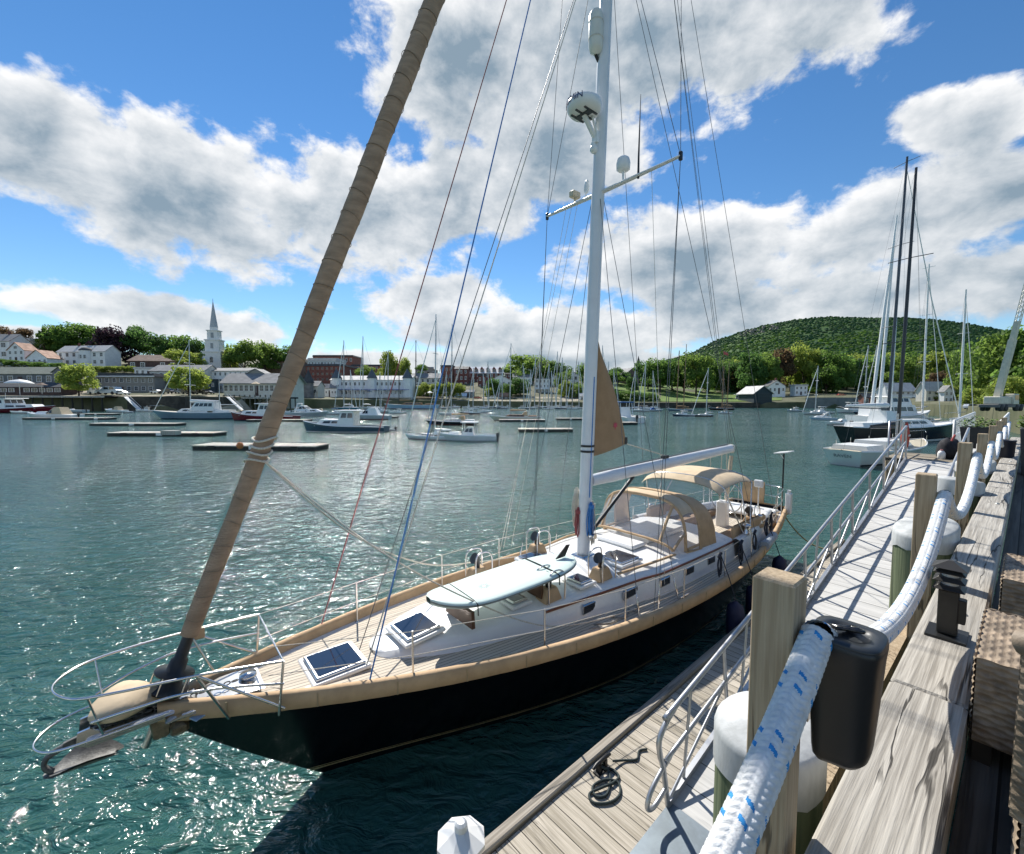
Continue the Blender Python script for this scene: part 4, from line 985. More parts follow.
# headsail sheets drooping aft from the furled sail
sh = fs(.133) + Vector((-.02, .06, -.05))
q = MB(); q.tube(catmull([sh, sh.lerp(Vector((1.95, .97, 1.30)), .33) - Vector((0, 0, .26)), sh.lerp(Vector((1.95, .97, 1.30)), .67) - Vector((0, 0, .24)), (1.95, .97, 1.30), (.9, 1.28, zdeck(.9) + .12), (-.9, 1.45, zdeck(-.9) + .10), (-2.2, 1.45, zdeck(-2) + .12)], 10), .010, 7); q.build('headsail_sheet', ROPEW, boat)
q = MB(); q.tube(catmull([sh, sh.lerp(Vector((1.6, -1.2, 1.5)), .3) - Vector((0, 0, .42)), sh.lerp(Vector((1.6, -1.2, 1.5)), .65) - Vector((0, 0, .42)), (1.6, -1.2, 1.5), (.3, -1.4, zdeck(.3) + .2)], 10), .010, 7); q.build('headsail_sheet', ROPEW, boat)
for k in range(4): q = MB(); q.tube([fs(.130 + .004 * k) + Vector((.115 * math.cos(a), .115 * math.sin(a), .02 * math.sin(a * 2 + k))) for a in [2 * math.pi * j / 16 for j in range(16)]], .012, 6, closed=True); q.build('sheet_turn', ROPEW, fsail)

# stanchions, lifelines, pulpit, pushpit
ST = [3.92, 2.25, .8, -.7, -2.2, -3.7, -5.3]
for s in (1, -1):
    tops, mids = [], []
    for x in ST:
        b = hb(x) - .12; z = zdeck(x)
        q = MB(); q.tube([(x, s * b, z), (x, s * b, z + .62)], .0125, 8); q.lathe([(.035, 0), (.03, .03), (.016, .05)], (x, s * b, z), 10); q.build('stanchion', STEEL, boat)
        tops.append((x, s * b, z + .61)); mids.append((x, s * b, z + .33))
    pul = (5.3, s * (hb(5.3) - .06), zdeck(5.3) + .63); pus = (-6.6, s * (hb(-6.6) - .1), zdeck(-6.6) + .63)
    for nm, P_ in (('lifeline', [pul] + tops + [pus]), ('lifeline', [(pul[0], pul[1], pul[2] - .3)] + mids + [(pus[0], pus[1], pus[2] - .3)])):
        q = MB(); q.tube(P_, .0045, 6); q.build(nm, ROPEW, boat)
q = MB(); zp = 1.97
loop = [(5.2, .62, zdeck(5.2) + .55), (5.9, .50, zp), (6.6, .42, zp + .03), (7.1, .30, zp + .04), (7.32, 0, zp + .05), (7.1, -.30, zp + .04), (6.6, -.42, zp + .03), (5.9, -.50, zp), (5.2, -.62, zdeck(5.2) + .55)]
q.tube(catmull(loop, 8), .0125, 8); pulpit = q.build('pulpit', STEEL, boat)
q = MB(); q.tube(catmull([(5.2, .62, zdeck(5.2) + .32), (5.9, .46, 1.80), (6.5, .36, 1.78), (6.95, .24, 1.72)], 6), .012, 8); q.tube(catmull([(5.2, -.62, zdeck(5.2) + .32), (5.9, -.46, 1.80), (6.5, -.36, 1.78), (6.95, -.24, 1.72)], 6), .012, 8); q.build('pulpit_rail', STEEL, pulpit)
for s in (1, -1):
    for a, b in (((5.2, s * .62, zdeck(5.2) + .55), (5.25, s * .60, zdeck(5.2))), ((5.9, s * .50, zp), (5.65, s * .40, zdeck(5.7))), ((6.95, s * .36, zp + .04), (6.85, s * .17, 1.55)), ((5.9, s * .5, zp), (5.2, s * .60, zdeck(5.2) + .05))):
        q = MB(); q.tube([a, b], .013, 8); q.build('pulpit_leg', STEEL, pulpit)
q = MB(); q.tube([(5.2, .62, zdeck(5.2) + .55), (5.2, -.62, zdeck(5.2) + .55)], .010, 6); q.build('pulpit_crossbar', STEEL, pulpit)
# bow platform, rollers and anchors
plat = MB(); plat.box((6.45, 0, 1.50), (1.15, .30, .06), bev=.015); plat.box((5.75, 0, 1.47), (.9, .46, .05), bev=.012, tx=.6); plat = plat.build('bow_platform', STEEL, boat)
for s in (.11, -.11):
    q = MB(); q.prism([(6.2, 1.45), (7.0, 1.44), (7.12, 1.49), (7.10, 1.60), (6.98, 1.61), (6.88, 1.54), (6.2, 1.53)], s - .012, s + .012, M=Matrix(((1, 0, 0, 0), (0, 0, 1, 0), (0, 1, 0, 0), (0, 0, 0, 1)))); q.build('roller_cheek', STEEL, plat)
q = MB(); q.lathe([(.05, -.1), (.03, -.02), (.03, .02), (.05, .1)], (6.98, 0, 1.5), 14, M=Matrix.Rotation(R(90), 4, 'X')); q.build('roller', RUBBER, plat)
q = MB(); q.tube(catmull([(6.15, .3, 1.60), (6.9, .30, 1.60), (7.35, .22, 1.58), (7.52, 0, 1.57), (7.35, -.22, 1.58), (6.9, -.30, 1.60), (6.15, -.3, 1.60)], 6), .011, 8); q.build('sprit_rail', STEEL, plat)
anc = MB(); GALV = mat('galvanised_anchor', (.13, .13, .125), .6, .3, .35, 12, .3, 60)
anc.bar((6.2, 0, 1.60), (7.25, 0, 1.46), .03, .07); anc.tube(catmull([(7.25, 0, 1.46), (7.40, 0, 1.42), (7.44, 0, 1.34), (7.36, 0, 1.27)], 5), .03, 8)
rows = []
for i in range(9):
    u = i / 8; w = .17 * math.sin(math.pi * min(1, .12 + .80 * u)) ; x = 7.46 - .70 * u
    rows.append([(x - .10 * (2 * abs(j / 6 - .5)) ** 2, w * (2 * j / 6 - 1), 1.27 - .03 * u + .10 * (2 * j / 6 - 1) ** 2 * math.sin(math.pi * u)) for j in range(7)])
anc.grid(rows, 0, True); anc.grid([[(a, b, c_ - .018) for a, b, c_ in r] for r in rows], 0, True, flip=True); anc.build('anchor', GALV, boat)
q = MB(); q.box((6.25, 0, 1.33), (.20, .14, .22), bev=.03, tx=1.3); q.box((6.05, .02, 1.30), (.2, .26, .14), bev=.04); q.build('roller_bracket', mat('tarnished_bracket', (.23, .19, .13), .4, .7, .4, 12), boat)
# tan covered windlass bag on the platform
q = MB(); rows = []
for i in range(12):
    u = i / 11; w = .26 * math.sin(math.pi * (.06 + .9 * u) ** .75) + .01; hgt = .08 + .14 * math.sin(math.pi * min(1, .1 + .85 * u)); x = 6.98 - .78 * u
    rows.append([(x + .02 * math.sin(3 * a), w * math.cos(a) + .008 * math.sin(5 * a + i), 1.60 + hgt * (.5 + .5 * math.sin(a)) * (1 if math.sin(a) > -.6 else .9)) for a in [2 * math.pi * j / 18 for j in range(18)]])
q.grid(rows, 0, True, True); q.add(rows[0], [list(range(18))]); q.add(rows[-1], [list(range(18))[::-1]]); q.build('platform_cover', TANL, boat)
# everything ahead of the stem head is short: a stubby bow platform
for o_ in [boat.children[k] for k in range(len(boat.children))] + [c_ for k in boat.children for c_ in k.children]:
    if o_.type == 'MESH' and o_.name.split('.')[0] in ('pulpit', 'pulpit_rail', 'pulpit_leg', 'bow_platform', 'roller_cheek', 'roller', 'sprit_rail', 'anchor', 'anchor_fluke', 'roller_bracket', 'platform_cover'):
        for v_ in o_.data.vertices:
            if v_.co.x > 6.0: v_.co.x = 6.0 + (v_.co.x - 6.0) * .66
# foredeck windlass, cleats, chain and blue-grey pads
q = MB(); q.lathe([(.11, 0), (.11, .03), (.07, .05), (.06, .13), (.085, .15), (.08, .18), (.001, .19)], (5.42, -.02, zdeck(5.4)), 18); q.build('windlass', STEEL, boat)
q = MB(); q.lathe([(.09, 0), (.085, .025), (.001, .03)], (5.25, .26, zdeck(5.2)), 18); q.lathe([(.07, 0), (.065, .02), (.001, .025)], (5.42, .22, zdeck(5.4)), 16); q.build('deck_plate', STEEL, boat)
for (x, y) in ((5.45, .35), (5.5, -.32), (-7.3, .6), (-7.3, -.6), (-.9, 1.52), (-.9, -1.52)):
    q = MB(); z = zdeck(x); q.tube([(x - .13, y, z + .06), (x + .13, y, z + .06)], .014, 8); q.box((x - .04, y, z + .03), (.025, .03, .06)); q.box((x + .04, y, z + .03), (.025, .03, .06)); q.build('cleat', STEEL, boat)
PAD = mat('blue_grey_pad', (.30, .42, .56), .4, 0, .15)
for (x, y, a) in ((5.62, .12, .3), (5.05, .42, .2), (5.78, .18, .5)):
    q = MB(); q.box((x, y, zdeck(x) + .03), (.34, .10, .015), rz=a, bev=.004); q.build('chafe_plate', PAD, boat)
q = MB()
for k in range(16): 
    x = 6.6 - k * .07; q.tube([(x + .03 * math.cos(a), .05 + .02 * math.sin(a) * (1 if k % 2 else .2), 1.545 + .02 * math.sin(a) * (.2 if k % 2 else 1)) for a in [2 * math.pi * j / 8 for j in range(8)]], .007, 5, closed=True)
q.build('anchor_chain', GALV, boat)
for (x0, y0) in ((5.15, .2), (5.7, -.2)):
    q = MB(); q.tube(catmull([(x0, y0, zdeck(x0) + .03), (x0 + .2, y0 - .15, zdeck(x0) + .03), (x0 + .5, y0 - .1, zdeck(x0) + .05), (x0 + .8, y0 * .3, 1.55)], 6), .012, 6); q.build('snubber_line', ROPEW, boat)
# sail bag block on the starboard pulpit
q = MB(); q.box((5.85, -.52, zp - .06), (.20, .06, .12), bev=.01); q.build('pulpit_cushion', TAN, boat)

# grab rails and coiled line on the side deck
for s in (1, -1):
    for (x0, x1) in ((.15, -1.45), (-1.9, -2.9)):
        q = MB(); y = s * .92; q.tube([(x0, y * cw(x0) / cw(0), ch(x0) + .09), ((x0 + x1) / 2, y * cw((x0 + x1) / 2) / cw(0), ch((x0 + x1) / 2) + .10), (x1, y * cw(x1) / cw(0), ch(x1) + .09)], .028, 8, flat=.8); q.build('handrail', TAN, boat)
q = MB(); z = zdeck(1.0) + .02; q.tube(catmull([(1.5 - .12 * k + .10 * math.sin(k * 1.9), 1.28 + .09 * math.cos(k * 2.3), z + .02) for k in range(13)], 6), .011, 6); q.build('deck_line', mat('grey_line', (.25, .24, .22), .8), boat)

# sprayhood (dodger) over the companionway
def hoop(x0, w, h, z0, lean, n=16):
    out = []
    for i in range(n + 1):
        a = math.pi * i / n; c_, s_ = math.cos(a), math.sin(a)
        yy = w * (abs(c_) ** .55) * (1 if c_ > 0 else -1); zz = h * (s_ ** .6)
        out.append(Vector((x0 - lean * zz / h, yy, z0 + zz)))
    return out
DZ0 = roofz(-1.6, 0) - .08
front = hoop(-1.50, .98, .22, ch(-1.4) + .06, -.10); fmid = hoop(-1.88, 1.0, 1.0, ch(-1.9) + .03, -.04); faft = hoop(-2.36, 1.05, 1.05, ch(-2.5) - .0, -.10); faft2 = hoop(-3.0, 1.08, 1.02, ch(-3.2) - .05, -.22)
def band(name, A_, B_, m, i0=0, i1=None, k=6, thick=.012):
    i1 = len(A_) - 1 if i1 is None else i1
    q = MB(); rows = [[A_[i].lerp(B_[i], j / k) + Vector((0, 0, .03 * math.sin(math.pi * j / k))) for i in range(i0, i1 + 1)] for j in range(k + 1)]
    q.grid(rows, 0, True); return q.build(name, m, boat)
band('sprayhood_top', fmid, faft, TANL, 3, 13); band('sprayhood_aft_band', faft, faft2, TAN, 0, 16)
band('sprayhood_window', fmid, faft, VINYL, 0, 3); band('sprayhood_window', fmid, faft, VINYL, 13, 16)
band('windscreen', front, fmid, VINYL, 1, 5); band('windscreen', front, fmid, VINYL, 5, 11); band('windscreen', front, fmid, VINYL, 11, 15)
def strip(name, P_, r=.028, m=None): q = MB(); q.tube(P_, r, 8, flat=.6); return q.build(name, m or TAN, boat)
for i in (1, 5, 11, 15): strip('windscreen_seam', [front[i], front[i].lerp(fmid[i], .5) + Vector((0, 0, .03)), fmid[i]], .032)
strip('windscreen_base', front[1:16], .045); strip('sprayhood_seam', fmid, .035); strip('sprayhood_seam', faft, .03)
strip('sprayhood_hem', [fmid[0], faft[0], faft2[0]], .04); strip('sprayhood_hem', [fmid[16], faft[16], faft2[16]], .04)
q = MB(); q.box((-1.15, 0, roofz(-1.1, 0) + .03), (.5, .9, .08), bev=.03); q.box((-2.2, 0, roofz(-2.2, 0) + .05), (1.4, .8, .12), bev=.03); q.build('companionway_hatch', GEL, boat)
# cockpit: coamings, well, seats, wheel pedestal
q = MB()
for s in (1, -1):
    rows = []
    for x in np.linspace(-3.5, -6.9, 16):
        b = min(1.28, hb(x) - .36); rows.append([(x, s * (b + .16), zdeck(x)), (x, s * (b + .08), 1.47), (x, s * (b - .02), 1.50), (x, s * (b - .10), 1.46), (x, s * (b - .12), .95)])
    q.grid(rows, 0, True, flip=(s == -1))
q.build('cockpit_coaming', GEL, boat)
q = MB(); q.box((-5.2, 0, .99), (3.3, 2.0, .02)); q.build('cockpit_sole', TEAK, boat)
for s in (1, -1):
    q = MB(); q.box((-5.0, s * .78, 1.16), (2.9, .5, .30), bev=.03); q.build('cockpit_seat', mat('seat_tan', (.30, .20, .12), .8, 0, .15), boat)
    q = MB(); q.box((-4.6, s * 1.08, 1.52), (1.7, .10, .34), bev=.04); q.build('backrest_cloth', TAN, boat)
    for x in (-4.1, -5.2): 
        q = MB(); q.lathe([(.11, 0), (.10, .04), (.075, .09), (.075, .14), (.09, .16), (.085, .19), (.03, .21)], (x, s * 1.27 * min(1, (hb(x) - .3) / 1.3), 1.50), 18); q.build('winch', STEEL, boat)
q = MB(); q.box((-5.6, 0, 1.4), (.25, .28, .8), bev=.05, tx=.7); q.build('steering_pedestal', GEL, boat)
q = MB(); q.tube([(-5.8, .42 * math.cos(a), 1.85 + .42 * math.sin(a)) for a in [2 * math.pi * j / 28 for j in range(28)]], .016, 8, closed=True)
for k in range(6): q.tube([(-5.8, 0, 1.85), (-5.8, .42 * math.cos(k * math.pi / 3), 1.85 + .42 * math.sin(k * math.pi / 3))], .008, 6)
q.build('wheel', STEEL, boat)
q = MB(); q.box((-6.95, 0, 1.34), (1.0, 1.5, .10), bev=.03); q.build('aft_deck', GEL, boat)
# bimini on its frame
bz = 2.74
def bim(x, h, w=1.0): return [Vector((x, w * math.sin(a), bz + h - .26 * (1 - math.cos(a)) ** 1.3 * 1.15)) for a in np.linspace(-1.35, 1.35, 15)]
sections = [bim(-3.3, -.11), bim(-3.44, -.01), bim(-3.85, .06), bim(-4.3, .08), bim(-4.6, .06), bim(-4.92, -.01), bim(-5.04, -.12)]
q = MB(); q.grid(sections, 0, True); q.grid([[p - Vector((0, 0, .015)) for p in r] for r in sections], 0, True, flip=True); q.build('bimini', TANL, boat)
for x, fx in ((-3.5, -4.0), (-4.3, -4.2), (-4.92, -4.35)):
    b = bim(x, .03 if x != -4.3 else .07); q = MB(); q.tube([Vector((fx, -1.2, 1.5))] + [p - Vector((0, 0, .03)) for p in b] + [Vector((fx, 1.2, 1.5))], .014, 8); q.build('bimini_frame', STEEL, boat)
band('bimini_window', [p for p in bim(-3.36, -.09)], [p + Vector((.1, 0, -.45)) for p in bim(-3.36, -.09, .98)], VINYL, 2, 12)
# pushpit with tan bags, stern gear
q = MB(); zq = 1.95
q.tube(catmull([(-6.5, .98, zq), (-7.3, .84, zq), (-7.85, .62, zq), (-7.95, 0, zq), (-7.85, -.62, zq), (-7.3, -.84, zq), (-6.5, -.98, zq)], 7), .014, 8); pp = q.build('pushpit', STEEL, boat)
q = MB(); q.tube(catmull([(-6.5, .98, zq - .3), (-7.3, .84, zq - .3), (-7.85, .62, zq - .3), (-7.95, 0, zq - .3), (-7.85, -.62, zq - .3), (-7.3, -.84, zq - .3), (-6.5, -.98, zq - .3)], 7), .011, 8); q.build('pushpit_rail', STEEL, pp)
for (x, y) in ((-6.5, .98), (-7.3, .84), (-7.85, .55), (-7.85, -.55), (-7.3, -.84), (-6.5, -.98)):
    q = MB(); q.tube([(x, y, zdeck(x)), (x, y, zq)], .013, 8); q.build('pushpit_leg', STEEL, pp)
q = MB(); rows = []
for j in range(9):
    y = -.42 + .62 * j / 8; rows.append([(-7.82 + .035 * math.sin(j * 1.7 + k * 1.1) + .05 * math.sin(math.pi * k / 6), y, 1.42 + .62 * k / 6) for k in range(7)])
q.grid(rows, 0, True); q.grid([[(a - .05, b, c_) for a, b, c_ in r] for r in rows], 0, True, flip=True); q.build('stern_bag', TAN, boat)
q = MB(); q.tube([(-7.2, -.62, 1.5), (-7.62, -.70, 2.75)], [.06, .055], 12); q.build('covered_outboard_bracket', TANL, boat)
q = MB(); q.tube([(-7.75, .70, 1.2), (-7.75, .70, 2.95)], .022, 10); sol = q.build('antenna_pole', BLACK, boat)
q = MB(); q.box((-7.75, .70, 2.99), (.52, .36, .03), bev=.008, rot=Matrix.Rotation(R(9), 4, 'X')); q.tube([(-7.75, .70, 2.8), (-7.62, .66, 2.93)], .012, 6); q.build('flat_antenna', GEL, sol)
q = MB(); q.box((-7.72, .88, 1.55), (.13, .15, .62), bev=.03); q.tube([(-7.72, .88, 1.86), (-7.72, .88, 1.93)], .05, 10); q.build('liferaft_canister', GEL, boat)
q = MB(); q.tube(catmull([(-6.6, .5, 1.4), (-6.6, .5, 2.1), (-6.55, .5, 2.2)], 4), .016, 8); q.box((-6.6, .5, 2.2), (.08, .22, .2), bev=.02); q.build('stern_lamp', GEL, boat)
q = MB(); q.tube([(-6.7, -.9, zdeck(-6.7)), (-6.7, -.9, 2.9)], .016, 8); q.tube(catmull([(-6.7, -.9, 2.9), (-6.5, -.7, 3.0), (-6.2, -.6, 2.95)], 4), .012, 8); q.build('davit', STEEL, boat)
# dark lines hung on the port lifelines
for x in (-1.95, -3.0, -3.9, -5.0, -5.6):
    q = MB(); b = hb(x) - .11; z = zdeck(x) + .6; rg = random.Random(int(-x * 10))
    for k in range(4): q.tube(catmull([(x, b, z), (x + rg.uniform(-.06, .06), b + .02, z - .2), (x + rg.uniform(-.05, .05), b + .01, z - rg.uniform(.35, .5)), (x + rg.uniform(.02, .1), b - .01, z - .2), (x, b, z)], 5), .010, 6)
    q.tube([(x - .04, b, z + .02), (x + .04, b, z - .06)], .03, 8); q.build('line_hank', mat('dark_line', (.02, .025, .04), .8, 0, .2), boat)
# blue jerry roll lashed on the side deck aft
q = MB(); q.tube([(-4.4, 1.50, zdeck(-4.4) + .16), (-5.3, 1.36, zdeck(-5) + .16)], .10, 12); q.build('rolled_cover', mat('grey_blue_roll', (.34, .38, .42), .7, 0, .15), boat)

# paddleboard lashed on brackets above the coachroof: a thing of its own
pb = thing('paddleboard', 'pale mint paddleboard strapped on edge brackets over the foredeck', 'paddleboard', (0, 0, 0)); 
MBT = Matrix.Translation((BX, BY, 0)) @ Matrix.Rotation(BA, 4, 'Z')
pbc = MBT @ Vector((2.12, .40, 1.83)); pb.location = pbc; pb.rotation_euler = (0, R(2.0), BA - R(2.5))
LB, WB = 2.62, .90
def pbw(u): return WB / 2 * (max(0, 1 - abs(2 * u - 1) ** 3.0)) ** .5
q = MB(); rows = []
for i in range(41):
    u = .003 + .994 * i / 40; x = LB * (u - .5); w = pbw(u); rk = .10 * max(0, (u - .7) / .3) ** 2; th = .038
    rows.append([(x, w * a, rk + b * th) for a, b in ((-.9, -1), (-1, -.2), (-.985, .5), (-.9, 1), (-.5, 1.05), (0, 1.08), (.5, 1.05), (.9, 1), (.985, .5), (1, -.2), (.9, -1), (0, -1.05))])
q.grid(rows, 0, True, True); q.build('board', mat('mint_board', (.62, .74, .68), .35, 0, .04, 3), pb)
q = MB(); rows2 = []
for i in range(41):
    u = .003 + .994 * i / 40; x = LB * (u - .5); w = pbw(u); rk = .10 * max(0, (u - .7) / .3) ** 2
    rows2.append([(x, w * 1.004 + .002, rk + z_) for z_ in (-.012, .012)])
q.grid(rows2, 0, True); q.grid([[(a, -b, c_) for a, b, c_ in r] for r in rows2], 0, True, flip=True); q.build('edge_band', mat('board_edge_grey', (.16, .19, .19), .5), pb)
q = MB(); q.add([(-1.15, -.01, .06), (-.95, -.01, .06), (-1.19, -.006, .24), (-1.27, -.005, .23), (-1.15, .01, .06), (-.95, .01, .06), (-1.19, .006, .24), (-1.27, .005, .23)], [[0, 1, 2, 3], [7, 6, 5, 4], [0, 4, 5, 1], [1, 5, 6, 2], [2, 6, 7, 3], [3, 7, 4, 0]]); q.build('fin', BLACK, pb)
for x in (-.62, .80):
    w = pbw(x / LB + .5)
    q = MB(); q.tube([(x, -w - .01, -.12), (x, -w - .01, .03), (x, -w * .8, .048), (x, 0, .052), (x, w * .8, .048), (x, w + .01, .03), (x, w + .01, -.12)], .014, 8, flat=.35); q.build('strap', RUBBER, pb)
q = MB()
for k in range(7):
    a = 2 * math.pi * k / 14; 
for k in range(12):
    a = 2 * math.pi * k / 12; c0 = Vector((.45, .02, .0435)); d_ = Vector((math.cos(a), math.sin(a), 0)); e2 = Vector((-d_.y, d_.x, 0)) * .012
    q.add([c0 + d_ * .03 + e2, c0 + d_ * .03 - e2, c0 + d_ * (.13 if k % 2 else .10)], [[0, 1, 2]])
q.build('sunburst_print', mat('board_print', (.36, .46, .44), .5), pb)
for x in (1.70, 2.95):
    q = MB(); q.box((x, .36, ch(x) + .20), (.05, .66, .22), ty=.95); q.build('board_bracket', mat('bracket_varnish', (.10, .045, .02), .4, 0, .2), boat)

# fenders along the port side: things of their own, hung from the rail
NAVYF = mat('navy_fender', (.012, .016, .055), .6, 0, .15)
def fender(x, label, dz=.0):
    p = MBT @ Vector((x, hb(x) + .20, 0)); o = thing('fender', label, 'fender', p, BA, 'navy fenders between hull and dock')
    q = MB(); q.lathe([(.02, .10), (.10, .13), (.145, .22), (.15, .36), (.15, .62), (.13, .74), (.06, .80), (.03, .83)], (0, 0, dz), 20); q.build('body', NAVYF, o)
    q = MB(); q.tube([(0, 0, .83 + dz), (0, -.12, 1.2), (0, -.30, 1.62)], .010, 6); q.build('lanyard', mat('dark_line', (.02, .025, .04), .8, 0, .2), o)
fender(-1.95, 'navy cylinder fender hanging at the widest part of the black hull', .0); fender(-2.9, 'navy fender hung further aft beside the gangway', .05); fender(-5.0, 'navy fender near the stern of the black yacht', .05)
# stern mooring line
a_ = MBT @ Vector((-7.6, .8, 1.25)); 
q = MB(); q.tube(sag(a_, Vector((8.75, 11.55, .52)), .35, 14), .018, 8); tag(q.build('mooring_line', mat('yellowed_line', (.42, .34, .16), .85, 0, .35, 20)), 'yellowish mooring line from the yacht stern to the dock', 'rope')
# ================================================================== THE HARBOUR: moored boats and floats
HULLM = lambda n, c, r=.25: mat(n, c, r, 0, .05, 1)
H_WHITE = HULLM('white_hull', (.76, .76, .74)); H_NAVY = HULLM('navy_hull', (.012, .028, .055)); H_SLATE = HULLM('slate_blue_hull', (.06, .11, .15)); H_GREY = HULLM('blue_grey_hull', (.20, .29, .37))
H_MAROON = HULLM('maroon_hull', (.16, .012, .025)); H_RED = HULLM('red_hull', (.33, .04, .035)); H_TEAL = HULLM('teal_hull', (.03, .19, .26)); H_BLACK = HULLM('black_hull', (.010, .012, .015)); H_CREAM = HULLM('cream_hull', (.62, .58, .48)); H_SKY = HULLM('pale_blue_hull', (.36, .52, .66)); H_SILVER = HULLM('silver_hull', (.45, .48, .50))
BUFF = mat('buff_deck', (.50, .44, .32), .6, 0, .1); BOOTRED = mat('bottom_red', (.16, .03, .025), .6); SAILCV = mat('blue_sail_cover', (.03, .10, .28), .8, 0, .1); CANVASG = mat('green_canvas', (.02, .07, .06), .8); ALUM = mat('mast_alloy', (.50, .52, .54), .35, .5, .05)
SPAR = mat('varnished_spar', (.26, .14, .06), .4, 0, .15); DKSPAR = mat('carbon_mast', (.016, .017, .02), .3)
class Hull:
    def __init__(s, L, B, fb, fm, fs, tr=.7, ohb=.10, ohs=.02, peak=.42, pw=2.2):
        s.L, s.B, s.fb, s.fm, s.fs, s.tr, s.ohb, s.ohs, s.peak, s.pw = L, B, fb, fm, fs, tr, ohb, ohs, peak, pw
    def hb(s, u):
        if u < s.peak: return s.B / 2 * (s.tr + (1 - s.tr) * math.sin(math.pi / 2 * u / s.peak))
        return s.B / 2 * max(0, 1 - ((u - s.peak) / (1 - s.peak)) ** s.pw)
    def sh(s, u): return s.fm + (s.fb - s.fm) * max(0, (u - .35) / .65) ** 2 + (s.fs - s.fm) * max(0, (.35 - u) / .35) ** 2
    def x(s, u): return (u - .5) * s.L
    def pt(s, u, h, sd, off=0):
        x0 = -s.L / 2 + s.ohs * s.L * (1 - h); x1 = s.L / 2 - s.ohb * s.L * (1 - h) ** 1.1; zs = s.sh(u); z = -.3 + (zs + .3) * h
        bow = max(0, (u - .5) / .5); full = (.62 + .38 * h ** .6) * (1 - .5 * bow ** 1.5 * (1 - h))
        return (x0 + (x1 - x0) * u, sd * (s.hb(u) * full + off), z)
    def mesh(s, q, n=18, m=7):
        for sd in (1, -1): q.grid([[s.pt(u, h, sd) for h in np.linspace(0, 1, m)] for u in np.linspace(0, 1, n)], 0, True, flip=(sd == 1))
        q.grid([[s.pt(0, h, sd) for sd in (-1, 0, 1)] for h in np.linspace(0, 1, m)], 0, False)
        for sd in (1, -1): q.grid([[s.pt(u, (zz + .3) / (s.sh(u) + .3), sd, .012 * s.B) for zz in (.02, .12 * s.fm + .04)] for u in np.linspace(0, 1, n)], 1, True, flip=(sd == 1))
    def deck(s, q, dz=-.05, k=.97, mi=0, u0=0.0, u1=.995):
        q.grid([[(s.pt(u, 1, 1)[0], s.hb(u) * k * a, s.sh(u) + dz + .02 * (1 - a * a) * s.B) for a in (-1, -.5, 0, .5, 1)] for u in np.linspace(u0, u1, 14)], mi, True, flip=False)
    def rail(s, q, mi=0, w=.02):
        for sd in (1, -1): q.grid([[(s.pt(u, 1, 1)[0], sd * (s.hb(u) + o * s.B), s.sh(u) + dz) for o, dz in ((-w, 0), (-w, .05), (w * .4, .05), (w * .4, -.06))] for u in np.linspace(0, .995, 18)], mi, True, flip=(sd == 1))
def cabin(q, x0, x1, w0, w1, z0, z1, rake0=.1, rake1=.35, tumble=.88, mi=0):
    """deckhouse from x0 (aft) to x1 (forward), widths at each end, raked ends"""
    L = x1 - x0; t = tumble; h = z1 - z0
    vs = [(x0, -w0 / 2, z0), (x1, -w1 / 2, z0), (x1, w1 / 2, z0), (x0, w0 / 2, z0), (x0 + rake0 * h, -w0 / 2 * t, z1), (x1 - rake1 * h, -w1 / 2 * t, z1), (x1 - rake1 * h, w1 / 2 * t, z1), (x0 + rake0 * h, w0 / 2 * t, z1)]
    return q.add(vs, [[3, 2, 1, 0], [4, 5, 6, 7], [0, 1, 5, 4], [1, 2, 6, 5], [2, 3, 7, 6], [3, 0, 4, 7]], mi)
def winband(q, x0, x1, w0, w1, z0, z1, a=.3, b=.75, tumble=.88, rake0=.1, rake1=.35, n=3, front=True):
    """separate panes along both sides (and the front) of a deckhouse, standing 12 mm proud"""
    h = z1 - z0
    def P(s, k, sd):
        x = (x0 + rake0 * h * k) + ((x1 - rake1 * h * k) - (x0 + rake0 * h * k)) * s; w = (w0 + (w1 - w0) * s) / 2 * (1 - (1 - tumble) * k)
        return (x, sd * (w + .012), z0 + h * k)
    for sd in (1, -1):
        for i in range(n):
            s0 = .06 + .88 * i / n; s1 = .06 + .88 * (i + .84) / n; p = [P(s0, a, sd), P(s1, a, sd), P(s1, b, sd), P(s0, b, sd)]
            q.add(p, [[0, 1, 2, 3] if sd < 0 else [3, 2, 1, 0]])
    if front:
        for i in range(3):
            y0 = -.9 + 1.8 * i / 3; y1 = -.9 + 1.8 * (i + .86) / 3; p = []
            for (k, y) in ((a, y0), (a, y1), (b, y1), (b, y0)):
                w = w1 / 2 * (1 - (1 - tumble) * k); p.append((x1 - rake1 * h * k + .015, y * w, z0 + h * k))
            q.add(p, [[0, 1, 2, 3]])
def place(name, label, cat, px, y, wpx, ang, group=None):
    p = PZ(px, y, 0); D = p.y; L = wpx * D / F / max(.25, abs(math.cos(R(ang)))) ; a = ang
    return thing(name, label, cat, p, R(ang), group), L, D
def bwire(o, a, b, D, name='stay'):
    q = MB(); q.tube([a, b], max(.006, .00016 * D * 1.0), 4, caps=False); return q.build(name, WIRE, o)
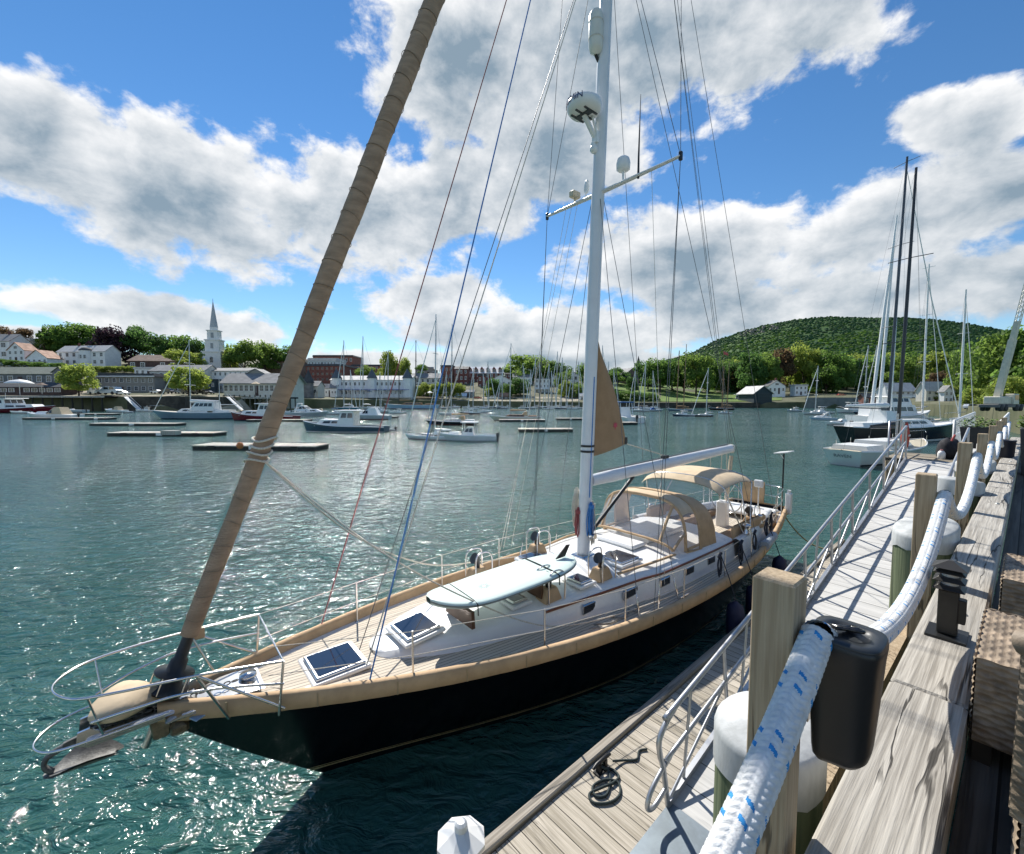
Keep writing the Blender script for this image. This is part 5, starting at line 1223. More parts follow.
def sailboat(label, px, y, wpx, ang, hull, mast_top, mast_px=None, deck=None, beam=.27, cover=SAILCV, spar=ALUM, mizzen=None, dodger=True, pilothouse=False, furl=True, fb=.095, cabinm=None, name='sailboat', mastr=None, boomc=True, stripe=None, group=None, spreaders=2, jibm=None, rake=-.02):
    o, L, D = place(name, label, 'sailboat', px, y, wpx, ang, group)
    H = Hull(L, L * beam, L * fb, L * fb * .74, L * fb * .80, .62, .13, .05); q = MB(); H.mesh(q); q.build('hull', [hull, stripe or BOOTRED], o)
    q = MB(); H.deck(q); H.rail(q, 1, .012); q.build('deck', [deck or BUFF, GEL], o)
    zd = H.fm; cm = cabinm or GEL
    q = MB(); cabin(q, -.18 * L, .20 * L, L * beam * .62, L * beam * .40, zd - .02, zd + .045 * L, .1, 1.6, .9); q.build('coachroof', cm, o)
    q = MB(); winband(q, -.18 * L, .18 * L, L * beam * .62, L * beam * .42, zd, zd + .045 * L, .4, .75, .9, .1, 1.6, 4, False); q.build('cabin_window', DKGLASS, o)
    if dodger: q = MB(); cabin(q, -.24 * L, -.12 * L, L * beam * .6, L * beam * .55, zd + .03 * L, zd + .10 * L, .1, .9, .8); q.build('sprayhood', cover if not pilothouse else GEL, o)
    if pilothouse:
        q = MB(); cabin(q, -.25 * L, .03 * L, L * beam * .62, L * beam * .55, zd + .02 * L, zd + .12 * L, .05, .7, .85); q.build('pilothouse', cm, o)
        q = MB(); winband(q, -.25 * L, .03 * L, L * beam * .62, L * beam * .55, zd + .02 * L, zd + .12 * L, .5, .86, .85, .05, .7, 4); q.build('pilothouse_window', DKGLASS, o)
    q = MB(); cabin(q, -.42 * L, -.24 * L, L * beam * .6, L * beam * .6, zd, zd + .03 * L, 0, 0, .9); q.build('cockpit_coaming', cm, o)
    mh = (y - mast_top) / F * D; mx = .06 * L if mast_px is None else ((mast_px - px) / F * D) / math.cos(R(ang)); mr = mastr or max(.075, .0011 * D)
    rk = rake
    q = MB(); q.tube([(mx, 0, zd), (mx + rk * mh * .5, 0, mh * .5), (mx + rk * mh, 0, mh)], [mr, mr, mr * .7], 8); m_ = q.build('mast', spar, o)
    if spreaders:
        for k in range(spreaders):
            z = zd + (mh - zd) * (.38 + .30 * k) if spreaders > 1 else zd + (mh - zd) * .55
            q = MB(); q.tube([(mx + rk * z, -L * beam * .36, z), (mx + rk * z, 0, z + .02 * L * .2), (mx + rk * z, L * beam * .36, z)], max(.03, .0005 * D), 5); q.build('spreaders', spar, m_)
    for sd in (1, -1): bwire(o, (mx - .02 * L, sd * H.hb(.55) * .95, zd), (mx + rk * mh, 0, mh * .98), D, 'shroud')
    bwire(o, (-.48 * L, 0, H.fs), (mx + rk * mh, 0, mh), D, 'backstay')
    if furl:
        q = MB(); q.tube([(.47 * L, 0, H.fb), (mx + (.47 * L - mx) * .5 + .0, 0, H.fb + (mh * .95 - H.fb) * .5), (mx + rk * mh + .02, 0, mh * .96)], [max(.05, .0007 * D), max(.06, .0008 * D), max(.03, .0005 * D)], 6); q.build('furled_jib', jibm or GEL, o)
    else: bwire(o, (.48 * L, 0, H.fb), (mx + rk * mh, 0, mh), D, 'forestay')
    bz = zd + .11 * L; q = MB(); q.tube([(mx - .1, 0, bz), (mx - .34 * L, 0, bz + .01 * L)], max(.06, .0006 * D), 6); q.build('boom', spar, o)
    if boomc: q = MB(); q.tube([(mx - .12, 0, bz + .022 * L), (mx - .15 * L, 0, bz + .022 * L), (mx - .33 * L, 0, bz + .02 * L)], [.016 * L, .013 * L, .006 * L], 8); q.build('sail_cover', cover, o)
    if mizzen:
        mzx = ((mizzen[0] - px) / F * D) / math.cos(R(ang)); h2 = (y - mizzen[1]) / F * D
        q = MB(); q.tube([(mzx, 0, zd), (mzx + rk * h2, 0, h2)], [mr * .85, mr * .6], 8); q.build('mizzen_mast', spar, o)
        q = MB(); q.tube([(mzx - .05, 0, zd + .09 * L), (mzx - .2 * L, 0, zd + .09 * L)], max(.06, .0008 * D), 6); q.build('mizzen_boom', cover, o)
        for sd in (1, -1): bwire(o, (mzx, sd * H.hb(.2) * .9, zd), (mzx + rk * h2, 0, h2 * .97), D, 'shroud')
    for u in (.2, .4, .6, .8):
        for sd in (1, -1):
            if D < 60: q = MB(); x = H.x(u); q.tube([(x, sd * H.hb(u) * .93, H.sh(u)), (x, sd * H.hb(u) * .93, H.sh(u) + .6)], .02, 5); q.build('stanchion', STEEL, o)
    q = MB(); x = H.x(.97); q.tube([(H.x(.88), H.hb(.88) * .9, H.sh(.9) + .055 * L), (x + .05 * L, 0, H.fb + .055 * L), (H.x(.88), -H.hb(.88) * .9, H.sh(.9) + .055 * L)], max(.02, .0003 * D), 5); q.build('pulpit', STEEL, o)
    return o, L, D
def outboard(o, x, y, z, k, m=BLACK):
    q = MB(); q.box((x, y, z + .30 * k), (.36 * k, .30 * k, .45 * k), bev=.06 * k, tx=.8, ty=.8); q.box((x - .02, y, z - .2 * k), (.16 * k, .12 * k, .6 * k)); q.build('outboard', m, o)
def motorboat(label, px, y, wpx, ang, kind, hull, top=GEL, house_h=None, engines=0, group=None, canvas=None, stripe=None, cat='motorboat', name=None, roofm=None, hk=1.0):
    nm = name or {'lobster': 'lobster_boat', 'express': 'motor_cruiser', 'console': 'centre_console_boat', 'skiff': 'skiff', 'trawler': 'trawler_yacht', 'runabout': 'runabout'}[kind]
    o, L, D = place(nm, label, cat, px, y, wpx, ang, group)
    B = L * .33
    if kind == 'lobster': H = Hull(L, B * .9, L * .135, L * .075, L * .065, .88, .05, .0, .4, 2.4)
    elif kind == 'express': H = Hull(L, B, L * .125, L * .10, L * .085, .85, .16, -.02, .4, 2.4)
    elif kind == 'trawler': H = Hull(L, B, L * .16, L * .10, L * .10, .9, .08, 0, .4, 2.6)
    else: H = Hull(L, B, L * .13, L * .095, L * .085, .9, .12, 0, .4, 2.5)
    H.fb *= hk; H.fm *= hk; H.fs *= hk
    q = MB(); H.mesh(q); q.build('hull', [hull, stripe or BOOTRED], o)
    q = MB(); H.deck(q, -.02 * L if kind in ('console', 'skiff', 'lobster') else -.03); H.rail(q, 1); q.build('deck', [BUFF if kind == 'lobster' else GEL, GEL], o)
    zd = H.fm; hh = house_h or .14 * L
    if kind == 'lobster':
        q = MB(); cabin(q, .0, .34 * L, B * .72, B * .42, zd, zd + hh * .55, 0, 1.0, .85); q.build('trunk_cabin', top, o)
        q = MB(); winband(q, .02 * L, .30 * L, B * .72, B * .46, zd, zd + hh * .55, .45, .78, .85, 0, .9, 2, False); q.build('cabin_window', DKGLASS, o)
        q = MB(); cabin(q, -.14 * L, .06 * L, B * .72, B * .70, zd, zd + hh * 1.25, -.02, .30, .88); q.build('wheelhouse', top, o)
        q = MB(); winband(q, -.14 * L, .06 * L, B * .72, B * .70, zd, zd + hh * 1.25, .56, .88, .88, -.02, .30, 2); q.build('wheelhouse_window', DKGLASS, o)
        q = MB(); q.box((-.06 * L, 0, zd + hh * 1.29), (.27 * L, B * .74, hh * .09), bev=.02 * L); q.build('roof', roofm or GEL, o)
        q = MB(); q.tube([(-.06 * L, 0, zd + hh * 1.3), (-.06 * L, 0, zd + hh * 2.0)], max(.03, .0004 * D), 5); q.build('aerial', ALUM, o)
    elif kind == 'express':
        q = MB(); cabin(q, -.05 * L, .36 * L, B * .80, B * .35, zd, zd + hh * .55, 0, 2.2, .75); q.build('foredeck_cabin', top, o)
        q = MB(); winband(q, -.05 * L, .30 * L, B * .80, B * .42, zd, zd + hh * .55, .35, .7, .75, 0, 2.2, 3, False); q.build('cabin_window', DKGLASS, o)
        q = MB(); cabin(q, -.24 * L, .10 * L, B * .74, B * .66, zd + .02 * L, zd + hh * 1.15, .5, 1.3, .78); q.build('windscreen_house', top, o)
        q = MB(); winband(q, -.24 * L, .10 * L, B * .74, B * .66, zd + .02 * L, zd + hh * 1.15, .45, .86, .78, .5, 1.3, 2); q.build('windscreen', DKGLASS, o)
        q = MB(); q.tube([(-.28 * L, B * .36, zd), (-.20 * L, B * .33, zd + hh * 1.5), (-.20 * L, -B * .33, zd + hh * 1.5), (-.28 * L, -B * .36, zd)], .012 * L, 6); q.build('radar_arch', GEL, o)
    elif kind == 'console':
        q = MB(); cabin(q, .12 * L, .36 * L, B * .70, B * .30, zd - .01 * L, zd + hh * .35, 0, 1.2, .8); q.build('bow_cabin', top, o)
        q = MB(); cabin(q, -.12 * L, .12 * L, B * .62, B * .55, zd - .03 * L, zd + hh * .95, .1, .8, .8); q.build('console', top, o)
        q = MB(); winband(q, -.12 * L, .12 * L, B * .62, B * .55, zd - .03 * L, zd + hh * .95, .5, .88, .8, .1, .8, 2); q.build('windscreen', DKGLASS, o)
        q = MB(); q.box((-.05 * L, 0, zd + hh * 1.5), (.28 * L, B * .66, .018 * L), bev=.006 * L); q.build('hard_top', canvas or GEL, o)
        for sx in (-.17, .06):
            for sd in (1, -1): q = MB(); q.tube([(sx * L, sd * B * .3, zd), (sx * L * .8, sd * B * .28, zd + hh * 1.5)], .007 * L, 5); q.build('top_support', ALUM, o)
    elif kind == 'skiff':
        for sx in (-.2, .1): q = MB(); q.box((sx * L, 0, zd * .75), (.09 * L, B * .85, .02 * L)); q.build('thwart', SPAR, o)
        q = MB(); q.box((-.02 * L, 0, zd * .9), (.10 * L, B * .3, .10 * L), bev=.01 * L); q.build('console', GEL, o)
    elif kind == 'runabout':
        q = MB(); cabin(q, .02 * L, .34 * L, B * .74, B * .35, zd, zd + hh * .4, 0, 1.6, .8); q.build('foredeck', top, o)
        q = MB(); cabin(q, -.30 * L, .06 * L, B * .72, B * .62, zd, zd + hh * 1.0, .5, 1.2, .74); q.build('canvas_top', canvas or TAN, o)
        q = MB(); winband(q, -.10 * L, .08 * L, B * .71, B * .64, zd, zd + hh * .8, .25, .75, .8, .1, 1.2, 2); q.build('windscreen', DKGLASS, o)
    elif kind == 'trawler':
        q = MB(); cabin(q, -.34 * L, .20 * L, B * .80, B * .70, zd, zd + hh, 0, .35, .92); q.build('saloon', top, o)
        q = MB(); winband(q, -.34 * L, .20 * L, B * .80, B * .70, zd, zd + hh, .45, .82, .92, 0, .35, 5); q.build('saloon_window', DKGLASS, o)
        q = MB(); cabin(q, -.14 * L, .14 * L, B * .62, B * .56, zd + hh, zd + hh * 1.75, 0, .4, .88); q.build('pilothouse', top, o)
        q = MB(); winband(q, -.14 * L, .14 * L, B * .62, B * .56, zd + hh, zd + hh * 1.75, .4, .85, .88, 0, .4, 3); q.build('pilothouse_window', DKGLASS, o)
        q = MB(); q.box((-.02 * L, 0, zd + hh * 1.8), (.36 * L, B * .70, hh * .08), bev=.01 * L); q.build('roof', roofm or GEL, o)
        q = MB(); q.tube([(-.1 * L, 0, zd + hh * 1.8), (-.12 * L, 0, zd + hh * 2.7)], .010 * L, 5); q.build('signal_mast', ALUM, o)
        q = MB(); q.tube([(.15 * L, B * .42, zd + hh * .5), (.47 * L, 0, H.fb + hh * .4), (.15 * L, -B * .42, zd + hh * .5)], .005 * L, 5); q.build('bow_rail', STEEL, o)
    for k in range(engines):
        yy = (k - (engines - 1) / 2) * B * .24; outboard(o, -.515 * L, yy, H.fs * .75, max(.9, L / 9))
    return o, L, D
def floater(label, px, y, wpx, hpx, ang=0, deckm=None, extra=None):
    p = PZ(px, y, 0); D = p.y; L = wpx * D / F / max(.3, math.cos(R(ang))); o = thing('mooring_float', label, 'mooring float', p, R(ang), 'low mooring floats in the harbour')
    z = .42; W_ = 2.6
    q = MB(); q.box((0, 0, z - .04), (L, W_, .10)); q.build('deck', deckm or W_DOCKF, o)
    q = MB(); q.box((0, 0, .12), (L * .985, W_ * .95, .5)); q.build('float_logs', mat('float_log', (.03, .03, .028), .9, 0, .3), o)
    n = max(3, int(L / 4)); 
    for i in range(n):
        q = MB(); q.box((-L / 2 + L * (i + .5) / n, -W_ / 2 - .03, .25), (L / n * .16, .08, .30)); q.build('bumper', GEL if i % 2 else mat('float_log', (.03, .03, .028)), o)
    return o, L, D
W_DOCKF = wood('float_boards', (.30, .28, .24), (.50, .47, .42), 1, 3, .85, .2, plank=(0, .25, .012))

floater('dark-sided float with the cluttered end close behind the furled sail', 262, 449, 126, 8, -4)
floater('long pale float with a plank box on top, off the left shore', 168, 435.5, 108, 6, -2)
bx_ = thing('plank_box', 'wooden plank box lying on the long pale float', 'box', PZ(171, 434.8, .44), R(-2)); q = MB(); q.box((0, 0, .25), (1.7, .9, .5), bev=.03); q.build('box', W_DOCKF, bx_)
floater('slim float between the grey yacht and the plank box float', 138.5, 425.5, 88, 5, -2)
floater('float alongside the white boat with the tan canvas', 70, 419.5, 86, 4, -1)
floater('short float with bumpers under the cream sailboat bow line', 545, 431.5, 54, 7, 2)
floater('thin float far beyond the short bumper float', 570, 420, 28, 3, 0)
floater('float beside the cream sailboat', 522, 421.5, 46, 4, 0)
floater('float astern of the small blue-topped boat right of the mast', 615, 424.5, 42, 4, 3)
floater('float carrying clutter behind the maroon boat', 280, 421.5, 60, 4, 0)
floater('thin float behind the slate lobster boat stern', 385, 418, 26, 3, 0)
floater('far narrow float along the left quay', 100, 415.0, 34, 3, 0)

sailboat('large blue-grey ketch with white pilothouse lying below the white church', 196, 419, 88, 180, H_GREY, 341, 191, fb=.10, pilothouse=True, cover=GEL, mizzen=(220, 378), beam=.24, stripe=H_NAVY, name='ketch')
motorboat('maroon lobster boat with white wheelhouse at the left edge', 12, 412.8, 88, 0, 'lobster', H_MAROON, stripe=H_BLACK, hk=.62, house_h=2.6)
motorboat('low open skiff with outboard behind the tan canvas boat', 72, 412.6, 28, 180, 'skiff', H_SILVER, engines=1)
motorboat('white open boat with tan canvas tied to a float', 53, 419, 50, 180, 'runabout', H_WHITE, canvas=TANL, engines=1)
motorboat('small dark boat with a tan peaked top under the quay', 115, 412.2, 24, 170, 'runabout', H_WHITE, canvas=TANL)
motorboat('small white pilothouse boat tucked against the quay wall', 146, 411.6, 17, 195, 'lobster', H_WHITE)
motorboat('maroon hulled lobster boat partly behind the furled sail', 264, 420.5, 66, 180, 'lobster', H_MAROON, stripe=H_NAVY)
motorboat('sleek pale motor cruiser right of the furled sail', 309, 416.5, 42, 0, 'express', H_SILVER, stripe=GEL)
motorboat('small red boat near the restaurant piles', 329, 407.5, 18, 0, 'skiff', H_RED)
sailboat('teal hulled sailboat under the white inn', 347, 409.5, 26, 180, H_TEAL, 341, 344, cover=GEL)
sailboat('white sailboat with a tall mast before the white inn', 371, 409, 24, 180, H_WHITE, 337, 363, cover=GEL, dodger=False)
motorboat('slate blue lobster boat with white house and tan decks', 345, 432, 84, 180, 'lobster', H_SLATE, stripe=GEL)
motorboat('small white tender trailing behind the slate lobster boat', 389, 430.5, 13, 180, 'skiff', H_SILVER, engines=1, cat='tender', name='tender')
motorboat('grey cabin boat behind the slate lobster boat', 365, 419.5, 50, 180, 'runabout', H_SILVER, canvas=GEL)
sailboat('long pale blue schooner with dark masts along the town quay', 412, 409, 56, 180, H_SKY, 341, 415.5, spar=DKSPAR, cover=TAN, mizzen=(399, 362), dodger=False, furl=False, name='schooner', cabinm=SPAR, beam=.2)
sailboat('white sloop lying bow-on left of the white outboard boat', 428, 439.5, 50, 163, H_WHITE, 316, 435.5, cover=GEL, beam=.30)
motorboat('white sport boat with twin black outboards', 467, 440.5, 60, 176, 'console', H_WHITE, engines=2, stripe=H_SILVER)
sailboat('black hulled sloop with tan boom cover and dark bimini', 452, 425, 54, 178, H_BLACK, 325, 451, cover=TAN)
sailboat('cream sailboat with varnished cabin by a float', 515, 420.5, 52, 179, H_CREAM, 344, 509.5, cover=TAN, cabinm=SPAR, stripe=BOOTRED)
motorboat('small boat with blue bimini just right of the tan sail', 622, 421.5, 16, 100, 'console', H_WHITE, canvas=SAILCV, engines=1)
sailboat('blue-grey schooner with two dark masts off the lawn', 680, 411, 24, 160, H_GREY, 351, 677, spar=SPAR, cover=TAN, mizzen=(683, 345), dodger=False, furl=False, name='schooner', cabinm=SPAR)
motorboat('navy hulled motorboat with white house off the lawn', 683, 416.5, 22, 185, 'lobster', H_NAVY, stripe=H_WHITE)
sailboat('dark hulled sailboat with white cabin beside the navy motorboat', 702, 416.5, 22, 180, H_BLACK, 368, 706, cover=GEL)
sailboat('wooden schooner with several varnished masts by the lawn', 721, 410, 26, 180, H_BLACK, 366, 722, spar=SPAR, cover=TAN, mizzen=(727, 362), dodger=False, furl=False, name='schooner', cabinm=SPAR)
motorboat('little white workboat astern of the wooden schooner', 725, 413.5, 13, 170, 'lobster', H_WHITE)
fl_ = thing('flag', 'red and white ensign flying from the wooden schooner', 'flag', PD(723.5, 351, 140), 0)
q = MB(); q.grid([[(1.6 * i / 8, .12 * math.sin(i * .9), -.9 * j / 2 - .25 * i / 8 * 3) for j in range(3)] for i in range(9)], 0, True); q.build('cloth', mat('ensign_red', (.5, .10, .09), .7, 0, .3, 1), fl_); q = MB(); q.tube([(0, 0, .2), (0, 0, -14)], .04, 5); q.build('pole', SPAR, fl_)
motorboat('white workboat moored by the dark boathouse', 741, 406.8, 12, 90, 'lobster', H_WHITE)
motorboat('covered white launch beside the dark boathouse', 756, 406.8, 12, 180, 'trawler', H_WHITE)
motorboat('dark open workboat left in the right cove', 795, 411.5, 16, 180, 'lobster', H_SILVER, stripe=H_BLACK)
sailboat('white sailboat with a short mast in the right cove', 815, 414.5, 26, 180, H_WHITE, 366, 815, cover=GEL)
motorboat('white fishing boat with tuna tower in the right cove', 821, 413.5, 22, 175, 'console', H_WHITE, stripe=H_NAVY)
motorboat('pale blue sterned motorboat in the right cove', 822, 420, 24, 172, 'express', H_SKY, stripe=GEL)
motorboat('white trawler yacht with blue stripe in the right cove', 852, 413, 30, 172, 'trawler', H_WHITE, stripe=H_NAVY)
motorboat('white runabout with outboards ahead of the navy yacht', 838, 425, 26, 180, 'runabout', H_WHITE, canvas=GEL, engines=2)
sailboat('white sailboat with thin pale mast behind the trawler yacht', 866, 414, 26, 178, H_NAVY, 346, 863.5, cover=GEL)
sailboat('sailboat with pale mast behind the big white yacht', 873, 413, 20, 176, H_WHITE, 346, 872, cover=GEL)
# small craft crowded along the marina floats, each its own boat
rg = random.Random(5)
MG = 'small boats crowded along the marina floats'
for i, (px, y) in enumerate([(441, 408), (455, 407.6), (468, 408), (478, 407.4), (489, 407.8), (498, 407.6), (507, 408), (533, 407.6), (541, 408), (549, 407.5), (558, 408), (566, 407.6), (575, 408), (601, 408.4), (610, 408.6), (629, 408.4), (638, 408.8), (646, 408.4), (655, 408.6)]):
    k = ('runabout', 'console', 'lobster', 'skiff')[i % 4]
    motorboat(['small white runabout with a canvas top on the marina floats', 'small white centre console boat on the marina floats', 'small white wheelhouse boat on the marina floats', 'small open skiff on the marina floats'][i % 4], px, y, rg.uniform(8, 12), rg.choice((0, 180, 170, 10)), k, [H_WHITE, H_WHITE, H_NAVY, H_SILVER][(i // 2) % 4], group=MG, canvas=[TANL, SAILCV, GEL][i % 3], engines=1 if k in ('console', 'skiff') else 0)
# bare masts in the marina behind
for i, (px, top) in enumerate([(534.5, 357), (540, 362), (556, 352), (603, 346), (388, 352), (489, 362), (566, 366)]):
    sailboat(['slim white sailboat among the marina masts', 'white sailboat with stubby mast on the marina floats', 'sailboat with the tallest mast on the marina floats', 'sailboat whose mast shows beside the tan sail', 'sailboat whose mast shows left of the dark schooner masts', 'small sailboat before the brick buildings', 'little sailboat below the marina bank'][i], px, 408.2, 15, 0 if i % 2 else 180, [H_WHITE, H_NAVY][i % 2], top, px, cover=[SAILCV, GEL, TAN][i % 3], dodger=False)

for i, (px, top, L_) in enumerate([(524, 366, 12), (530, 370, 10), (548, 364, 12), (552, 371, 10), (561, 358, 13), (572, 368, 11), (579, 362, 12), (594, 356, 12), (607, 362, 12), (614, 370, 10), (634, 368, 11), (644, 362, 12), (653, 371, 10), (446, 372, 10), (473, 368, 11), (484, 374, 10), (502, 370, 11), (380, 372, 10), (352, 370, 10)]):
    sailboat('slim sailboat with a bare mast crowded in the marina rows', px, 408.4 + (i % 3) * .4, L_, (0, 180, 172)[i % 3], [H_WHITE, H_NAVY, H_WHITE][i % 3], top, px, group='sailboats crowded in the marina rows', cover=[GEL, SAILCV, TAN][i % 3], dodger=False)
for i, (px, y, w, a, k, hl) in enumerate([(20, 413.5, 20, 180, 'skiff', H_WHITE), (40, 412.4, 14, 0, 'console', H_WHITE), (128, 412.6, 12, 180, 'skiff', H_SILVER), (243, 413.8, 18, 0, 'runabout', H_WHITE), (282, 413, 18, 180, 'console', H_WHITE), (297, 411.5, 14, 0, 'lobster', H_WHITE), (318, 412, 16, 180, 'runabout', H_WHITE), (336, 414.5, 20, 0, 'console', H_WHITE), (356, 412.5, 16, 180, 'runabout', H_SILVER), (381, 412.6, 18, 0, 'express', H_WHITE), (398, 413.5, 18, 180, 'lobster', H_WHITE), (448, 415, 20, 180, 'runabout', H_WHITE), (470, 414.2, 20, 180, 'lobster', H_BLACK), (485, 412.8, 16, 0, 'console', H_WHITE), (590, 412.4, 16, 180, 'express', H_WHITE), (640, 411.4, 18, 180, 'console', H_WHITE), (655, 411.2, 16, 0, 'runabout', H_SILVER)]):
    motorboat('small moored boat among those off the town quay', px, y, w, a, k, hl, group='small boats moored off the town quay', canvas=[TANL, SAILCV, GEL][i % 3], engines=1 if k in ('console', 'skiff') else 0)
# ---- right side of the harbour, alongside the pier
# white sloop seen from its transom
o, L, D = sailboat('white sloop with a black carbon mast, stern towards the yacht', 885, 460, 148, 28, H_WHITE, 168, 905.5, spar=DKSPAR, cover=mat('black_boom_cover', (.012, .013, .016), .6), fb=.108, beam=.30, name='sloop', mastr=.12, rake=.030, stripe=H_NAVY, furl=False, dodger=False)
tm = text_mesh('RAVEN', .045 * L * .62, .004); tm.materials.append(mat('grey_lettering', (.22, .22, .24), .5)); to = link('lettering', tm, o, (-.5 * L * 1.0 + .015 * L - .03, 0, L * .108 * .50)); to.rotation_euler = (R(90 + 24), 0, R(-90))
q = MB(); s_ = .012 * L; q.add([(0, -2 * s_, 0), (0, 2 * s_, 0), (0, 1.2 * s_, 1.2 * s_), (0, .2 * s_, 1.8 * s_), (0, -1.0 * s_, 1.0 * s_)], [[0, 1, 2, 3, 4], [4, 3, 2, 1, 0]]); q.build('bird_emblem', BLACK, o, (-.5 * L + .01 * L - .03, 0, L * .108 * .64))
# navy yacht beyond with furled white sails
sailboat('large navy yacht with several furled white sails beyond the white sloop', 905, 441, 155, 14, HULLM('midnight_hull', (.007, .010, .018)), 168, 881, spar=mat('grey_mast', (.06, .07, .085), .35, .3), cover=GEL, beam=.20, fb=.125, rake=.026, name='navy_yacht', mastr=.14, stripe=GEL, spreaders=3, cabinm=GEL, dodger=True, deck=GEL)
for k, (xa, xb, yb) in enumerate(((858, 897, 215), (866, 895, 232), (877, 900, 250))):
    a = PD(xa + 12, 420, 47 + k); b = PD(xb, yb, 49 + k)
    q = MB(); q.tube([a, a.lerp(b, .5), b], [.16, .15, .07], 8); tag(q.build('furled_sail', GEL), ['white furled sail leaning left-most on the navy yacht rig', 'middle white furled sail on the navy yacht rig', 'white furled sail next to the grey mast of the navy yacht'][k], 'furled sail')
motorboat('big white flybridge motor yacht behind the navy yacht', 893, 424, 84, 8, 'trawler', H_WHITE, stripe=H_NAVY, house_h=1.9, name='motor_yacht', cat='motor yacht')
sailboat('sailboat with twin-spreader white mast beyond the motor yacht', 925, 424, 50, 20, H_WHITE, 268, 920, cover=GEL, spar=GEL, mastr=.16, spreaders=3)
sailboat('sailboat with white mast and blue pennant near the crane', 960, 428, 46, 20, H_WHITE, 292, 958, cover=GEL, spar=GEL, mastr=.16)
sailboat('sailboat with a slim mast left of the furled sails', 880, 416, 26, 20, H_NAVY, 330, 895, cover=GEL)

# gear left on the nearest float
gp = PZ(240, 449, .44)
for i, (dx_, nm, lab, col) in enumerate(((0, 'buoy', 'orange buoy lying at the cluttered end of the nearest float', (.55, .16, .04)), (1.5, 'buoy', 'white buoy on the nearest float beside the orange one', (.7, .7, .68)))):
    o = thing(nm, lab, 'buoy', (gp.x + dx_, gp.y + .3 * i, .44)); q = MB(); q.lathe([(.05, 0), (.2, .08), (.27, .28), (.2, .48), (.06, .56)], n=14); q.build('float', mat('buoy_%d' % i, col, .5), o); q = MB(); q.tube([(0, 0, .55), (0, 0, .8)], .03, 6); q.build('spindle', BLACK, o)
# crane on the quay
cp = PD(1001, 411, 52); cz = cp.z
cr = thing('mobile_crane', 'cream mobile crane with its lattice tipped boom raised over the quay', 'crane', (cp.x, cp.y, cz), R(20)); cr.scale = (.72, .72, .72)
CREAM = mat('crane_cream', (.62, .58, .47), .45, 0, .1, 2)
q = MB(); q.box((0, 0, .85), (7.5, 2.4, .5), bev=.06); q.build('chassis', mat('crane_grey', (.12, .12, .12), .6), cr)
for x in (-2.8, -1.5, 1.6, 2.9):
    for y in (-1.05, 1.05): q = MB(); q.lathe([(.2, -.2), (.55, -.18), (.58, 0), (.55, .18), (.2, .2)], (x, y, .55), 18, M=Matrix.Rotation(R(90), 4, 'X')); q.build('wheel', RUBBER, cr)
q = MB(); q.box((-1.2, 0, 1.75), (3.4, 2.0, 1.25), bev=.1); q.build('counterweight', CREAM, cr)
q = MB(); q.box((1.1, -.75, 1.95), (1.6, 1.1, 1.7), bev=.08, tx=.85); cb_ = q.build('cab', CREAM, cr)
q = MB(); q.box((1.15, -1.30, 2.2), (1.1, .03, .8)); q.box((1.90, -.75, 2.2), (.03, .8, .8)); q.build('cab_window', DKGLASS, cb_)
tip = PD(1026, 290, 50) ; 
Mi = (Matrix.Translation((cp.x, cp.y, cz)) @ Matrix.Rotation(R(20), 4, 'Z') @ Matrix.Scale(.72, 4)).inverted(); bt = Mi @ tip; b0 = Vector((-.6, .3, 2.3)); dd = bt - b0
q = MB(); q.bar(b0, b0 + dd * .55, .75, .85); q.bar(b0 + dd * .5, b0 + dd * .72, .6, .68); q.build('boom', CREAM, cr)
q = MB()
u_ = Vector((.25, 0, 0)); w_ = Vector((0, .28, 0))
for k in range(8):
    f0, f1 = .70 + .045 * k, .745 + .045 * k
    for a, b in ((u_ + w_, u_ - w_), (u_ - w_, -u_ - w_), (-u_ - w_, -u_ + w_), (-u_ + w_, u_ + w_)):
        q.bar(b0 + dd * f0 + a, b0 + dd * f1 + a, .07); q.bar(b0 + dd * f0 + a, b0 + dd * f1 + b, .05)
q.build('lattice_tip', CREAM, cr)
q = MB(); q.bar(b0 + Vector((1.2, 0, -.4)), b0 + dd * .22, .28); q.build('ram', STEEL, cr)
# ================================================================== THE TOWN
WM = lambda n, c, v=.08: mat(n, c, .8, 0, v, .6)
W_WHITE = WM('white_clapboard', (.80, .80, .79)); W_CREAMW = WM('cream_clapboard', (.66, .63, .55)); W_GREYW = WM('grey_shingle', (.16, .165, .17), .2); W_BRICK = WM('dark_brick', (.15, .055, .045), .25); W_BRICKR = WM('red_brick', (.26, .10, .07), .2); W_BROWN = WM('brown_timber', (.075, .045, .04), .2); W_TAUPE = WM('taupe_siding', (.30, .28, .25)); W_STONE = WM('brown_stone', (.20, .14, .11), .25); W_DKGREEN = WM('slate_green_siding', (.035, .055, .065), .15)
R_GREY = WM('grey_roof', (.22, .22, .22), .15); R_LIGHT = WM('light_roof', (.50, .49, .47), .1); R_BROWN = WM('brown_roof', (.15, .095, .07), .2); R_ORANGE = WM('orange_roof', (.36, .19, .12), .2); R_DARK = WM('dark_roof', (.055, .06, .065), .2); R_GREEN = WM('green_grey_roof', (.13, .15, .12), .15)
PANE = mat('house_pane', (.04, .05, .06), .12, 0, 0); TRIM = mat('white_trim', (.72, .72, .71), .6, 0, .03)
_wmesh = {}
